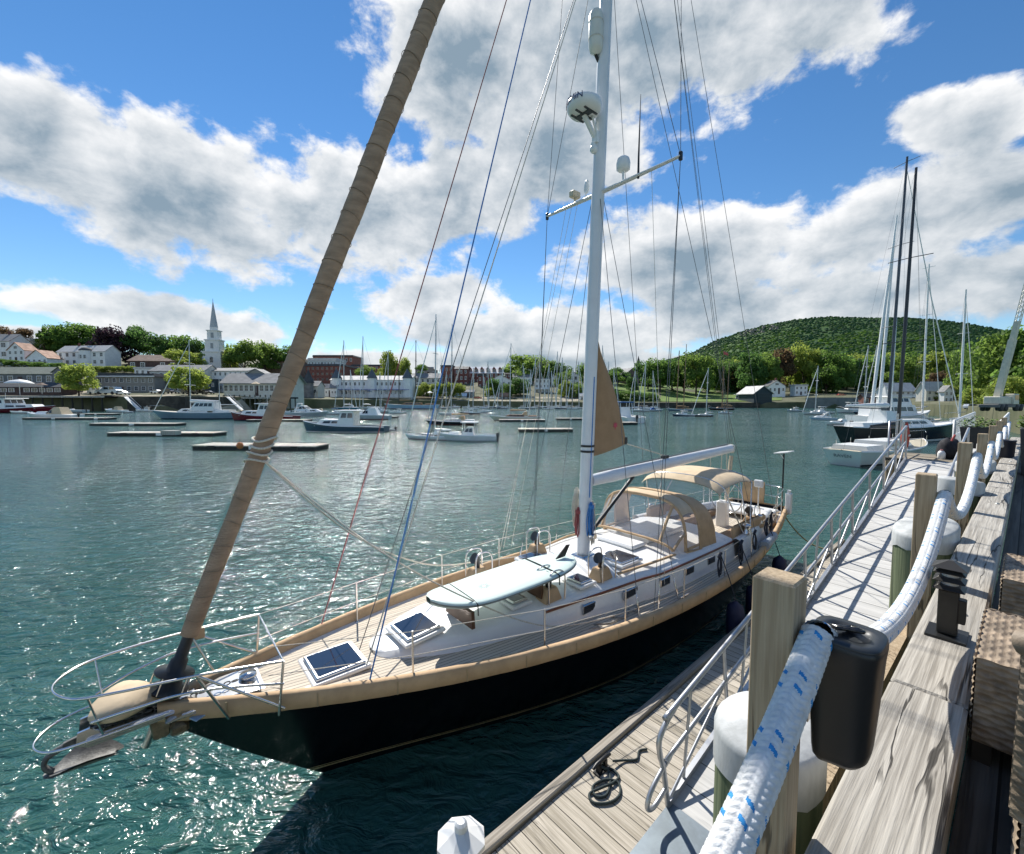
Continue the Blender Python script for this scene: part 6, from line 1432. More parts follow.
def window_mesh(w, h, m=TRIM):
    key = (round(w, 2), round(h, 2), m.name)
    if key not in _wmesh:
        q = MB(); q.box((0, -.02, 0), (w * .86, .05, h * .88), 1)
        for a in ((0, -.05, h / 2, w * 1.08, .09, h * .09), (0, -.05, -h / 2, w * 1.14, .12, h * .09), (-w / 2, -.05, 0, w * .11, .09, h), (w / 2, -.05, 0, w * .11, .09, h), (0, -.055, 0, w * .8, .03, h * .04), (0, -.055, 0, w * .04, .03, h * .85)): q.box(a[:3], a[3:], 0)
        _wmesh[key] = q.mesh('window', [m, PANE])
    return _wmesh[key]
def house(label, x0, x1, yb, ye, yr, D, wall, roof, rows=2, cols=4, ridge='x', depth=None, ang=0.0, chimney=None, cat='house', name='house', gable_win=False, porch=None, eave=.4, wtrim=TRIM, wk=.42, flat=False, fascia=None, group=None, dormers=0, doors=1, cupola=False):
    c = PD((x0 + x1) / 2, HY, D); W = (x1 - x0) / F * D; z0 = zat(yb, D); z1 = zat(ye, D); z2 = zat(yr, D); h = z1 - z0
    o = thing(name, label, cat, (c.x, c.y, z0), R(ang) - math.atan2(c.x, c.y) * .0, group); dp = depth or W * .6
    q = MB(); q.box((0, dp / 2, h / 2 - 2.5), (W, dp, h + 5))
    rh = z2 - z1
    if not flat:
        if ridge == 'x': q.add([(-W / 2, 0, h), (-W / 2, dp, h), (-W / 2, dp / 2, h + rh), (W / 2, 0, h), (W / 2, dp, h), (W / 2, dp / 2, h + rh)], [[0, 2, 1], [3, 4, 5]])
        else: q.add([(-W / 2, 0, h), (W / 2, 0, h), (0, 0, h + rh), (-W / 2, dp, h), (W / 2, dp, h), (0, dp, h + rh)], [[0, 1, 2], [4, 3, 5]])
    q.build('wall', wall, o)
    q = MB(); t = .22; e = eave
    if flat: q.box((0, dp / 2, h + max(rh, .3) / 2), (W + 2 * e, dp + 2 * e, max(rh, .3)), tx=.96, ty=.96)
    elif ridge == 'x':
        s_ = rh / (dp / 2)
        for sg in (0, 1):
            ya, yb_ = (-e, dp / 2) if sg == 0 else (dp + e, dp / 2); za = h - e * s_
            vs = [(-W / 2 - e, ya, za), (W / 2 + e, ya, za), (W / 2 + e, yb_, h + rh), (-W / 2 - e, yb_, h + rh)]; vs += [(a, b, c_ + t) for a, b, c_ in vs]
            q.add(vs, [[0, 1, 2, 3], [4, 5, 6, 7][::-1], [0, 1, 5, 4], [1, 2, 6, 5], [2, 3, 7, 6], [3, 0, 4, 7]])
    else:
        s_ = rh / (W / 2)
        for sg in (-1, 1):
            xa = sg * (W / 2 + e); za = h - e * s_
            vs = [(xa, -e, za), (0, -e, h + rh), (0, dp + e, h + rh), (xa, dp + e, za)]; vs += [(a, b, c_ + t) for a, b, c_ in vs]
            q.add(vs, [[0, 1, 2, 3], [4, 5, 6, 7][::-1], [0, 1, 5, 4], [1, 2, 6, 5], [2, 3, 7, 6], [3, 0, 4, 7]])
    rf = q.build('roof', roof, o)
    if chimney is not None: q = MB(); q.box((chimney * W, dp * .5, h + rh * .9 + .5), (.9, .9, 1.8 + rh * .3), bev=.05); q.build('chimney', W_BRICK, rf)
    if cupola: q = MB(); q.box((0, dp * .5, h + rh + .6), (1.6, 1.6, 1.6)); q.box((0, dp * .5, h + rh + 1.9), (2.0, 2.0, 1.1), tx=.1, ty=.1); q.build('cupola', TRIM, rf)
    if rows and cols:
        ww = W / cols * wk; wh = min(h / rows * .52, ww * 1.7); me = window_mesh(ww, wh, wtrim)
        for r in range(rows):
            for k in range(cols):
                if doors and r == 0 and k == cols // 2 and cols > 2:
                    q = MB(); q.box((0, -.03, 0), (ww * .95, .08, h / rows * .75)); d_ = q.build('door', W_BROWN, o, (-W / 2 + W * (k + .5) / cols, -.01, h / rows * .38)); continue
                link('window', me, o, (-W / 2 + W * (k + .5) / cols, -.01, h * (r + .56) / rows))
    if gable_win and ridge == 'y': link('window', window_mesh(W * .2, rh * .35, wtrim), o, (0, -.01, h + rh * .35))
    if dormers:
        for k in range(dormers):
            x = -W / 2 + W * (k + .5) / dormers; q = MB(); w_ = W / dormers * .5; q.box((x, dp * .18, h + rh * .35), (w_, dp * .3, rh * .6)); q.prism([(-w_ * .6, rh * .6), (w_ * .6, rh * .6), (0, rh * 1.0)], -.2, dp * .34, M=Matrix.Translation((x, 0, h + .02)) @ Matrix(((1, 0, 0, 0), (0, 0, 1, 0), (0, 1, 0, 0), (0, 0, 0, 1)))); dm = q.build('dormer', wall, rf)
            link('window', window_mesh(w_ * .6, rh * .4), dm, (x, dp * .03 - .02, h + rh * .38))
    if porch:
        ph, pd_, pm = porch; q = MB(); q.box((0, -pd_ / 2, ph), (W * .98, pd_, .25)); q.build('porch_roof', pm, o)
        n = max(3, int(cols * 1.0) + 1)
        for k in range(n): q = MB(); x = -W * .48 + W * .96 * k / (n - 1); q.box((x, -pd_ + .12, ph / 2), (.22, .22, ph)); q.build('porch_post', TRIM, o)
        q = MB(); q.box((0, -pd_ + .1, ph * .32), (W * .96, .06, .12)); q.box((0, -pd_ / 2, .02), (W * .98, pd_, .2)); q.build('porch_rail', TRIM, o)
    if fascia: q = MB(); q.box((0, -eave - .05, h + .05), (W + 2 * eave, .12, .5)); q.build('fascia', fascia, o)
    return o, W, h, dp

house('white house with a balcony at the left edge of the hill', -22, 13, 359, 341, 333, 248, W_WHITE, R_GREY, 2, 3, 'x', chimney=.2)
house('white gabled house with an arched window on the left hill', 9, 29, 361.5, 350, 342.5, 240, W_WHITE, R_ORANGE, 2, 3, 'y', gable_win=True, ang=-8)
house('pale house with a flat roof high above the gabled house', 15, 34, 352, 341, 338, 262, W_WHITE, R_LIGHT, 2, 3, flat=True)
house('low white cottage with an orange roof on the left hill', 28, 51, 366, 358, 350, 236, W_WHITE, R_ORANGE, 1, 4, 'y', ang=-5, porch=(2.2, 2.0, R_LIGHT))
o, W, h, dp = house('long white mansion with a grey roof and round bay', 57, 110, 366, 351.5, 345, 245, W_WHITE, R_LIGHT, 2, 7, 'x', chimney=-.2, ang=-6, depth=9)
q = MB(); q.lathe([(3.0, -2), (3.0, h + .4)], (W * .12, 0, 0), 20); q.lathe([(3.2, h + .4), (3.0, h + 1.0), (1.8, h + 2.0), (.1, h + 2.3)], (W * .12, 0, 0), 20, 1); q.build('round_bay', [W_WHITE, R_DARK], o)
for k in (-1, 0, 1): link('window', window_mesh(1.0, 2.0), o, (W * .12 + 3.02 * math.sin(k * .6), -3.02 * math.cos(k * .6), h * .62), k * .6)
house('dark brown chalet with a brown roof and cross gable', 131, 178, 370, 361, 354, 240, W_BROWN, R_BROWN, 1, 5, 'x', ang=4)
house('small white house front below the dark brown chalet', 136, 158, 376, 369, 367, 226, W_WHITE, R_LIGHT, 1, 4, flat=True)
house('grey shingled waterfront restaurant with a long green-grey roof', -12, 55, 385, 374, 366.5, 180, W_GREYW, R_GREEN, 1, 7, 'x', depth=12, wk=.5)
house('grey shingled wing joined to the waterfront restaurant', 54, 68, 388, 372, 367, 178, W_GREYW, R_GREEN, 1, 2, 'y')
house('low dark terrace pavilion of the waterfront restaurant', -30, 62, 394, 387, 383, 171, W_BROWN, R_DARK, 1, 12, 'x', depth=6, wk=.7)
house('low motel with a broad flat roof and white fascia', 90, 155, 393, 376.5, 373.5, 192, W_TAUPE, R_DARK, 2, 9, flat=True, fascia=TRIM, eave=1.0, depth=12, wk=.5)
house('cream inn with a balcony beside the round tree', 151, 205, 391.5, 371, 364.5, 200, W_CREAMW, R_GREY, 2, 7, 'x', depth=11, porch=(4.2, 2.2, R_DARK))
house('long white three storey hotel below the church', 203, 250, 391, 371, 367.5, 205, W_WHITE, R_GREY, 3, 9, 'x', ang=-3, depth=12, wk=.36)
house('dark shed at the foot of the white hotel', 206, 216, 391, 380, 379, 200, W_DKGREEN, R_DARK, 1, 2, flat=True)
house('pavilion restaurant on piles with a wide grey roof', 224, 290, 396, 382, 373, 178, W_CREAMW, R_GREY, 1, 13, 'x', depth=12, eave=1.2, wk=.7)
house('boxy upper gable of the pile restaurant', 245, 268, 384, 375, 369, 184, W_TAUPE, R_GREY, 1, 4, 'y')
house('brown stone block with a hipped roof left of the furled sail', 262, 293, 380, 361, 355, 280, W_STONE, R_GREY, 2, 6, 'x', chimney=.0, depth=20)
house('turreted grey waterfront house right of the furled sail', 297, 318, 398, 386, 381, 220, W_CREAMW, R_GREY, 1, 4, 'x', depth=8, porch=(3, 2, R_DARK))
tw = thing('turret', 'pointed shingled turret of the grey waterfront house', 'turret', PD(309, 398, 218), 0)
q = MB(); q.lathe([(2.4, -1), (2.4, 7.5)], n=8, sm=False); q.build('wall', W_GREYW, tw); q = MB(); q.lathe([(3.0, 7.4), (.05, 14)], n=8, sm=False); q.build('roof', R_DARK, tw)
house('big dark brick hotel with stacked balconies', 307, 344, 388, 366, 364, 270, W_BRICK, R_DARK, 4, 8, flat=True, depth=25, wk=.55, wtrim=W_BRICKR)
house('glassy white penthouse on the dark brick hotel', 309, 337, 366, 361, 358, 274, mat('pale_glazing', (.45, .52, .55), .2), R_LIGHT, 1, 9, flat=True, depth=16)
house('long red brick mill building on the ridge', 314, 354, 372, 356.5, 355, 330, W_BRICKR, R_DARK, 2, 9, flat=True, depth=20)
house('lower red brick mill wing among trees', 352, 398, 374, 366, 364.5, 325, W_BRICKR, R_DARK, 2, 10, flat=True, depth=18)
o, W, h, dp = house('long white inn with turrets and a blue awning', 331, 411, 397.5, 380, 375.5, 240, W_WHITE, R_LIGHT, 2, 18, 'x', depth=13, porch=(4.2, 3.0, mat('blue_awning', (.03, .08, .33), .7)))
for k in (.02, .46, -.42):
    q = MB(); q.lathe([(2.5, 0), (2.5, h + 1.0)], (k * W, -.4, 0), 8, sm=False); q.lathe([(3.1, h + .9), (.05, h + 6.2)], (k * W, -.4, 0), 8, 1, sm=False); q.build('turret', [W_WHITE, mat('turret_shingle', (.09, .11, .13), .8, 0, .15)], o)
house('white ell of the long inn with a green tent', 322, 337, 397.5, 388, 384, 236, W_WHITE, R_GREY, 1, 5, 'x')
house('red brick corner block in the town centre', 441, 453, 394, 366.5, 365, 330, W_BRICKR, R_DARK, 4, 3, flat=True, depth=14)
house('dark red brick block beside the corner block', 455, 468, 394, 369, 366, 325, W_BRICK, R_DARK, 4, 3, 'x', depth=14)
house('white mansard block with round dormers', 467, 503, 384, 373, 366.5, 345, W_BRICK, W_WHITE, 2, 8, 'x', depth=14, dormers=6)
house('pale shop row behind the waterfront trees', 410, 441, 390, 378, 373, 320, W_CREAMW, R_GREY, 2, 6, 'x')
house('grey gabled town house above the shop row', 416, 436, 378, 370, 366, 360, W_TAUPE, R_GREY, 1, 4, 'y')
house('dark weathered shed by the marina', 462, 474, 400, 392, 390, 262, W_GREYW, R_GREY, 1, 3, 'x')
house('narrow brick house by the marina trees', 478, 486, 397, 376, 374, 310, W_BRICK, R_DARK, 3, 2, flat=True)
house('white house with light roof above the cream sailboat', 489, 512, 393, 381, 375, 300, W_WHITE, R_LIGHT, 2, 4, 'y', ang=5)
house('white hillside house with broad gable', 513, 532, 385, 377, 373.5, 330, W_WHITE, R_GREY, 1, 4, 'x', chimney=.2)
house('grey roofed house above the marina bank', 527, 540, 381, 374, 371, 345, W_TAUPE, R_GREY, 1, 3, 'x')
house('tall white house with decks on the marina bank', 535, 550, 394, 379, 378, 290, W_WHITE, R_GREY, 3, 4, flat=True, porch=(3.2, 2.2, TRIM))
house('white house glimpsed between trees', 569, 578, 382, 375, 372, 330, W_WHITE, R_GREY, 1, 2, 'y')
house('brown stone chapel on the lawn', 624, 640, 381, 374, 368, 340, W_STONE, R_GREY, 1, 3, 'y', ang=20, depth=16, cat='chapel', name='chapel')
o = thing('chapel_spire', 'small pointed spire behind the stone chapel', 'spire', PD(638, 385, 350)); q = MB(); q.box((0, 0, 5), (3, 3, 22)); q.box((0, 0, 19), (3.2, 3.2, 8), tx=.03, ty=.03); q.build('spire', R_DARK, o)
house('dark green boathouse with a big door at the right shore', 754, 772, 405.5, 393, 386, 225, W_DKGREEN, R_LIGHT, 0, 0, 'y', depth=16, ang=0, eave=.8)
o = thing('boathouse_door', 'wide dark panelled door on the boathouse gable', 'door', PD(763.5, 405, 224.8)); q = MB(); q.box((0, -.05, 3.0), (6.4, .1, 6)); 
for k in range(4): q.box((0, -.11, .9 + k * 1.4), (6.0, .04, 1.15), 1)
q.build('panel', [mat('door_trim_green', (.03, .05, .055), .6), mat('door_green', (.015, .03, .035), .5)], o)
house('low dark wing behind the boathouse', 748, 762, 400, 391, 386, 240, W_BROWN, R_DARK, 1, 2, 'x')
house('half-timbered house with dark gables', 768, 785, 394, 386, 380.5, 250, W_WHITE, R_DARK, 1, 4, 'y', gable_win=True, chimney=.1)
house('pale blue-white house beside the half-timbered one', 794.5, 807, 395, 386, 384.5, 255, W_WHITE, R_LIGHT, 2, 3, flat=True)
house('white house behind the motor yacht', 889, 916, 400, 391, 383, 190, W_WHITE, R_LIGHT, 2, 5, 'x')
house('white gabled cottage by the crane', 926, 945, 402, 390, 382, 150, W_CREAMW, R_LIGHT, 2, 3, 'x')
house('narrow white house beside the cottage', 944, 953, 403, 391, 386, 140, W_WHITE, R_GREY, 2, 2, 'y')
house('red shed left of the furled sails', 864, 876, 406, 397, 394, 175, W_BRICKR, R_DARK, 1, 2, 'x')

for a in [('ochre gabled house above the brick mill', 300, 312, 372, 364, 359, 300, W_CREAMW, R_BROWN, 2, 3, 'y'), ('white gabled house left of the shop row', 412, 422, 386, 378, 374, 335, W_WHITE, R_DARK, 2, 3, 'y'),
          ('small white house peeping over the shop row', 424, 433, 376, 370, 367, 372, W_WHITE, R_GREY, 1, 3, 'x'), ('tall brick chimney block beside the mansard', 505, 510, 388, 374, 373, 340, W_BRICK, R_DARK, 3, 2, 'x'),
          ('low white shop on the waterfront lot', 446, 458, 399, 393, 390, 262, W_WHITE, R_GREY, 1, 4, 'x'), ('blue-roofed market stall shed on the waterfront lot', 456, 466, 400.5, 396, 393.5, 256, W_WHITE, WM('blue_tent_roof', (.10, .25, .45)), 0, 0, 'x'),
          ('grey marina office with a brown roof', 498, 508, 402, 396, 393, 252, W_GREYW, R_BROWN, 1, 3, 'x'), ('white marina shed under the bank', 580, 592, 402, 396, 393.5, 250, W_WHITE, R_LIGHT, 1, 3, 'x'),
          ('cream cottage above the marina bank trees', 552, 562, 384, 378, 374, 330, W_CREAMW, R_GREY, 1, 3, 'y'), ('pale house between the marina trees', 596, 606, 386, 379, 375, 325, W_WHITE, R_LIGHT, 2, 3, 'y'),
          ('tan house behind the red church trees', 270, 282, 362, 355, 350, 330, W_CREAMW, R_DARK, 1, 3, 'y'), ('long grey fish shed on the town quay', 412, 432, 402, 397, 394.5, 250, W_GREYW, R_DARK, 1, 6, 'x'),
          ('white cottage beside the parasol on the left hill', 34, 46, 352, 346, 342, 268, W_WHITE, R_LIGHT, 1, 3, 'y')]: house(*a)
# the white church with its steeple
CD = 262; cc = PD(217, 372, CD); kk = CD / F
ch_ = thing('church', 'white church with a tall tiered steeple above the town', 'church', (cc.x, cc.y, cc.z), R(6))
def pxh(y): return zat(y, CD) - cc.z
q = MB(); q.box((0, 9, pxh(358) / 2 - 3), (26 * kk * .8, 18, pxh(358) + 6)); q.add([(-10.4 * kk, 0, pxh(358)), (10.4 * kk, 0, pxh(358)), (0, 0, pxh(349)), (-10.4 * kk, 18, pxh(358)), (10.4 * kk, 18, pxh(358)), (0, 18, pxh(349))], [[0, 1, 2], [4, 3, 5]]); q.build('nave', TRIM, ch_)
q = MB()
for sg in (-1, 1):
    vs = [(sg * 11.2 * kk, -.5, pxh(358.7)), (0, -.5, pxh(348.7)), (0, 18.5, pxh(348.7)), (sg * 11.2 * kk, 18.5, pxh(358.7))]; vs += [(a, b, c_ + .3) for a, b, c_ in vs]; q.add(vs, [[0, 1, 2, 3], [7, 6, 5, 4], [0, 1, 5, 4], [1, 2, 6, 5], [2, 3, 7, 6], [3, 0, 4, 7]])
q.build('roof', R_GREY, ch_)
def tier(nm, w0, w1, y0, y1, m=TRIM, n=None, yc=-1.2):
    q = MB(); a, b = pxh(y0), pxh(y1)
    if n: q.lathe([(w0 * kk / 2, a), (w1 * kk / 2, b)], (0, yc, 0), n, sm=False)
    else: q.box((0, yc, (a + b) / 2), (w0 * kk, w0 * kk * .8, b - a), tx=w1 / w0, ty=w1 / w0)
    return q.build(nm, m, ch_)
tier('tower_base', 17, 17, 375, 353); tier('cornice', 18.4, 18.4, 353, 352); tier('tower_stage', 13, 12.6, 352, 341.2); tier('cornice', 14, 14, 341.2, 340.2); tier('belfry', 9.6, 9.4, 340.2, 331.6); tier('cornice', 11, 11, 331.6, 330.8); tier('lantern', 7.6, 7.4, 330.8, 328, n=8); tier('spire', 7.4, .5, 328, 302, mat('spire_grey', (.40, .43, .46), .7, 0, .08), 8); tier('weathervane', .5, .3, 302, 299, BLACK, 6)
for (x, y, w, h_) in ((0, 361, 3.4, 6), (-7.5, 363, 2, 5), (7.5, 363, 2, 5)):
    q = MB(); q.box((0, 0, 0), (w * kk * .8, .3, h_ * kk * .7)); q.lathe([(w * kk * .4, -.15), (w * kk * .4, .15)], (0, 0, h_ * kk * .35), 16, M=Matrix.Rotation(R(90), 4, 'X')); q.build('arched_window', PANE, ch_, (x * kk, -1.2 - 17 * kk * .4 if x == 0 else -.1, pxh(y)))
for y in (346.5,): 
    q = MB(); q.box((0, 0, 0), (2.2 * kk, .2, 5 * kk)); q.build('louvre', mat('louvre_grey', (.28, .30, .32), .6), ch_, (0, -1.2 - 13 * kk * .4, pxh(y)))
q = MB(); q.box((0, 0, 0), (2.6 * kk, .2, 5 * kk)); q.build('louvre', mat('louvre_grey', (.28, .30, .32), .6), ch_, (0, -1.2 - 9.6 * kk * .4, pxh(336)))

# quays: wooden piles and stone walls along the left shore
def wall_run(label, pts, D0, y0, y1, th=1.0, m=STONEWALL):
    q = MB()
    for (a, da), (b, db) in zip(pts[:-1], pts[1:]):
        A_, B_ = PD(a, HY, da), PD(b, HY, db); za = zat(y1, (da + db) / 2)
        q.bar((A_.x, A_.y, za / 2 - .5), (B_.x, B_.y, za / 2 - .5), th, za + 1.0)
    return tag(q.build('quay_wall', m), label, 'quay wall')
wall_run('dark stone quay wall below the motel and cream inn', [(128, 164.0), (178, 165.6), (234, 168.0)], 165, 411, 397)
wall_run('stone sea wall along the foot of the lawn', [(612, 224.5), (700, 224.5), (760, 223.5)], 224, 408, 402.6)
wall_run('grey sheet wall at the right cove', [(806, 220), (836, 210), (864, 199)], 210, 408.5, 397.5, 1.0, mat('grey_sheet_wall', (.20, .19, .18), .9, 0, .2, .3))
wq = thing('pile_wharf', 'timber wharf on dark piles below the waterfront restaurant', 'wharf', PD(30, 411, 162))
q = MB(); q.box((0, 2, zat(397, 162) + .0), (60, 9, .6)); q.build('deck', W_DOCKF, wq)
for k in range(17):
    for y in (-2, 5): q = MB(); q.tube([(-29 + 3.6 * k, y, -2), (-29 + 3.6 * k, y, zat(397, 162))], .28, 6); q.build('pile', mat('wet_pile', (.035, .032, .025), .9, 0, .3), wq)
q = MB(); q.box((0, -2.4, zat(394.6, 162)), (60, .1, .12)); q.box((0, -2.4, zat(395.6, 162)), (60, .08, .08)); q.build('railing', W_BROWN, wq)
wq = thing('pile_wharf', 'timber wharf on close-set piles below the pile restaurant', 'wharf', PD(256, 411, 172))
q = MB(); q.box((0, 2, zat(397.5, 172)), (27, 9, .6)); q.build('deck', W_DOCKF, wq)
for k in range(14):
    for y in (-2, 5): q = MB(); q.tube([(-13 + 2.0 * k, y, -2), (-13 + 2.0 * k, y, zat(397.5, 172) + (1.2 if y < 0 else 0))], .25, 6); q.build('pile', mat('grey_pile', (.12, .115, .09), .9, 0, .3), wq)
for (px, D, lab) in ((228, 166, 'white ramp stairs leaning on the left wharf'), (126, 163, 'white ramp stairs beside the quay corner')):
    a = PD(px, 397, D); b = PD(px + 14, 410, D - 2); o = thing('ramp_stairs', lab, 'stairs', a); q = MB(); d_ = b - a; q.bar((0, 0, 0), d_, 1.4, .2); q.build('treads', TRIM, o)
    for sd in (-.7, .7): q = MB(); q.tube([(0, sd, 1.0), d_ + Vector((0, sd, 1.0))], .07, 5); q.build('handrail', TRIM, o)
um = thing('garden_umbrella', 'big white parasol on the restaurant terrace', 'parasol', PD(20, 394, 165))
q = MB(); q.lathe([(3.9, 3.9), (3.8, 4.2), (2.4, 5.0), (.1, 5.5), (.05, 5.6)], n=16); q.build('canopy', TRIM, um); q = MB(); q.tube([(0, 0, -1), (0, 0, 5)], .12, 8); q.build('pole', ALUM, um)
for i, (px, y, D, m, lab) in enumerate([(330, 395.5, 238, R_BROWN, 'brown market parasol by the turreted house'), (370, 395.8, 238, SAILCV, 'blue parasol under the inn awning'), (408, 396, 240, TRIM, 'white parasol at the right end of the inn'), (430, 397, 243, TRIM, 'white tent parasol among the waterfront trees'), (42, 391.5, 164, R_BROWN, 'dark parasol behind the terrace railing'), (256, 390, 173, TANL, 'tan parasol on the pile restaurant deck')]):
    o = thing('garden_umbrella', lab, 'parasol', PD(px, y, D)); q = MB(); q.lathe([(1.7, 2.4), (.05, 3.3)], n=8, sm=False); q.build('canopy', m, o); q = MB(); q.tube([(0, 0, -1), (0, 0, 3.2)], .07, 6); q.build('pole', ALUM, o)
# cars and vans
def car(label, px, y, D, col, ang, kind='suv', wpx=None):
    p = PD(px, y, D); L = 5.0 if wpx is None else wpx * D / F; s = L / 4.7; o = thing('parked_car', label, 'van' if kind == 'van' else 'car', p, R(ang))
    pm = mat('paint_%s' % str(col), col, .25, .2, .03, coat=.5)
    prof = {'suv': [(-2.3, .35), (-2.35, .95), (-2.2, 1.05), (-1.95, 1.66), (.35, 1.70), (1.05, 1.08), (2.15, .92), (2.35, .6), (2.3, .35)], 'van': [(-2.35, .35), (-2.4, 1.9), (-2.2, 2.1), (1.2, 2.05), (1.8, 1.25), (2.3, 1.05), (2.35, .35)], 'car': [(-2.2, .35), (-2.25, .85), (-1.5, .98), (-.95, 1.42), (.4, 1.42), (1.15, .95), (2.1, .82), (2.25, .55), (2.2, .35)]}[kind]
    M = Matrix(((s, 0, 0, 0), (0, 0, s, 0), (0, s, 0, 0), (0, 0, 0, 1)))
    q = MB(); q.prism(prof, -.85, .85, M=M); q.build('body', pm, o)
    zt = {'suv': (1.1, 1.56), 'van': (1.3, 1.85), 'car': (.98, 1.34)}[kind]
    q = MB()
    for a, b in (((-1.8, -.75), (-.65, .35)) if kind != 'van' else ((.3, 1.15), (-.9, .1))):
        for sd in (-1, 1): q.box(((a + b) / 2 * s, sd * .855 * s, (zt[0] + zt[1]) / 2 * s), ((b - a) * s, .02, (zt[1] - zt[0]) * s), tx=.85)
    q.build('window', DKGLASS, o)
    for x in (-1.45, 1.45):
        for sd in (-1, 1): q = MB(); q.lathe([(.15 * s, -.1), (.34 * s, -.1), (.36 * s, 0), (.34 * s, .1), (.15 * s, .1)], (x * s, sd * .80 * s, .34 * s), 14, M=Matrix.Rotation(R(90), 4, 'X')); q.build('wheel', RUBBER, o)
    return o
for i, a in enumerate([('silver-blue suv parked before the motel', 109, 394.6, 172, (.30, .38, .45), 180, 'suv', 22), ('white van behind the silver-blue suv', 98, 394.2, 178, (.7, .7, .7), 0, 'van', 16), ('white pickup nose beside the ramp stairs', 123, 394.8, 172, (.68, .68, .66), 0, 'car', 13), ('small white car below the cream inn', 157, 393.4, 180, (.72, .72, .72), 0, 'car', 12), ('dark suv below the cream inn', 166, 393.6, 180, (.03, .035, .05), 180, 'suv', 13), ('black suv in front of the round tree', 190, 394.2, 176, (.02, .022, .03), 0, 'suv', 15), ('black car right of the round tree', 200, 394.4, 176, (.025, .027, .03), 180, 'suv', 14), ('white pickup behind the dark suv', 181, 393.4, 184, (.66, .66, .64), 180, 'suv', 12), ('dark grey car by the hotel shed', 209, 394, 182, (.06, .065, .07), 0, 'car', 11), ('silver car on the waterfront lot', 440, 398.5, 258, (.4, .42, .44), 0, 'suv', 9), ('red car on the waterfront lot', 478, 399, 256, (.3, .03, .03), 0, 'car', 9), ('white car on the waterfront lot', 492, 399, 256, (.7, .7, .7), 180, 'suv', 9), ('red car on the road above the right cove', 841, 396.5, 250, (.35, .03, .03), 0, 'car', 9), ('silver suv parked near the crane', 972, 409, 88, (.45, .47, .5), 0, 'suv', 14)]): car(*a)
# ================================================================== TREES
LEAF = {'green': leafmat('leaf_green_tree', (.115, .19, .04)), 'light': leafmat('leaf_light_tree', (.185, .245, .05)), 'dark': leafmat('leaf_dark_tree', (.06, .13, .034)), 'purple': leafmat('leaf_copper_beech', (.030, .017, .024), trans=.35), 'brown': leafmat('leaf_russet', (.10, .072, .036)), 'mid': leafmat('leaf_mid_tree', (.088, .17, .034))}
BARK = mat('bark', (.06, .045, .032), .9, 0, .3, 3)
def crown_data(seed, shape):
    """unit crown: width about 1 (radius .5), height 1 from z=0; leaf sprays on the skins of many uneven lobes"""
    rg = np.random.RandomState(seed); lobes = []
    n = 22
    for i in range(n):
        z = rg.uniform(.12, .86)
        prof = {'round': math.sin(math.pi * min(1, .12 + .86 * z)) ** .7, 'cone': 1.05 * (1 - z) ** .8 + .05, 'spread': math.sin(math.pi * min(1, .25 + .70 * z)) ** .5}[shape]
        rr = .40 * prof * rg.uniform(.35, 1.0) ** .6; a = rg.uniform(0, 6.28); r = rg.uniform(.10, .19) * (1.0 if shape != 'cone' else .8 * (1.15 - z))
        lobes.append((rr * math.cos(a), rr * math.sin(a), z, r, r * rg.uniform(.7, 1.0)))
    lobes.append((0, 0, .5, .25, .32)); lobes.append((0, 0, .78 if shape != 'cone' else .9, .15 if shape != 'cone' else .05, .17))
    V, Fc = [], []; k = 0
    for (x, y, z, r, rz_) in lobes:
        m = int(110 + 4600 * r * r)
        for _ in range(m):
            d = rg.normal(size=3); d /= np.linalg.norm(d); d[2] = d[2] if d[2] > -.5 else d[2] * .3
            c = np.array([x + d[0] * r, y + d[1] * r, z + d[2] * rz_]) * rg.uniform(.93, 1.07)
            nrm = d + rg.normal(size=3) * .55; nrm /= np.linalg.norm(nrm); t = np.cross(nrm, rg.normal(size=3)); t /= np.linalg.norm(t); b = np.cross(nrm, t); s = rg.uniform(.016, .036)
            V += [c - t * s, c + b * s * .8 - t * s * .1, c + t * s, c - b * s * .8 + t * s * .15]; Fc.append((k, k + 1, k + 2, k + 3)); k += 4
    return V, Fc, lobes
PROTO = {}
for sh, seeds in (('round', (1, 2, 3, 4)), ('spread', (5, 6)), ('cone', (7,))):
    for sd in seeds:
        V, Fc, lobes = crown_data(sd, sh); PROTO[(sh, sd)] = (V, Fc, lobes)
_tm = {}
def tree_meshes(sh, sd, col):
    key = (sh, sd, col)
    if key not in _tm:
        V, Fc, lobes = PROTO[(sh, sd)]; me = bpy.data.meshes.new('crown'); me.from_pydata([tuple(v) for v in V], [], Fc); me.materials.append(LEAF[col]); me.update()
        q = MB(); q.tube([(0, 0, -.25), (0, 0, .1), (.01, .01, .45), (0, .02, .8)], [.030, .024, .014, .004], 8)
        for (x, y, z, r, _) in lobes[:9]: q.tube([(0, 0, max(.05, z - .28)), (x * .5, y * .5, z - .12), (x, y, z)], [.012, .008, .003], 5)
        _tm[key] = (me, q.mesh('trunk', BARK))
    return _tm[key]
_tc = [0]
def tree(label, px, yb, yt, wpx, D, col='green', sh='round', group=None, cat='tree', name='leafy_tree'):
    _tc[0] += 1; rg = random.Random(_tc[0]); sd = rg.choice({'round': (1, 2, 3, 4), 'spread': (5, 6), 'cone': (7,)}[sh]); cm, tm_ = tree_meshes(sh, sd, col)
    p = PD(px, yb, D); h = zat(yt, D) - p.z; w = wpx / F * D * 1.06
    o = thing(name, label, cat, p, rg.uniform(0, 6.28), group)
    for nm, me in (('crown', cm), ('trunk', tm_)):
        c = link(nm, me, o, (0, 0, h * .06 if nm == 'crown' else 0)); c.scale = (w, w, h * (.96 if nm == 'crown' else 1))
    return o
T = tree
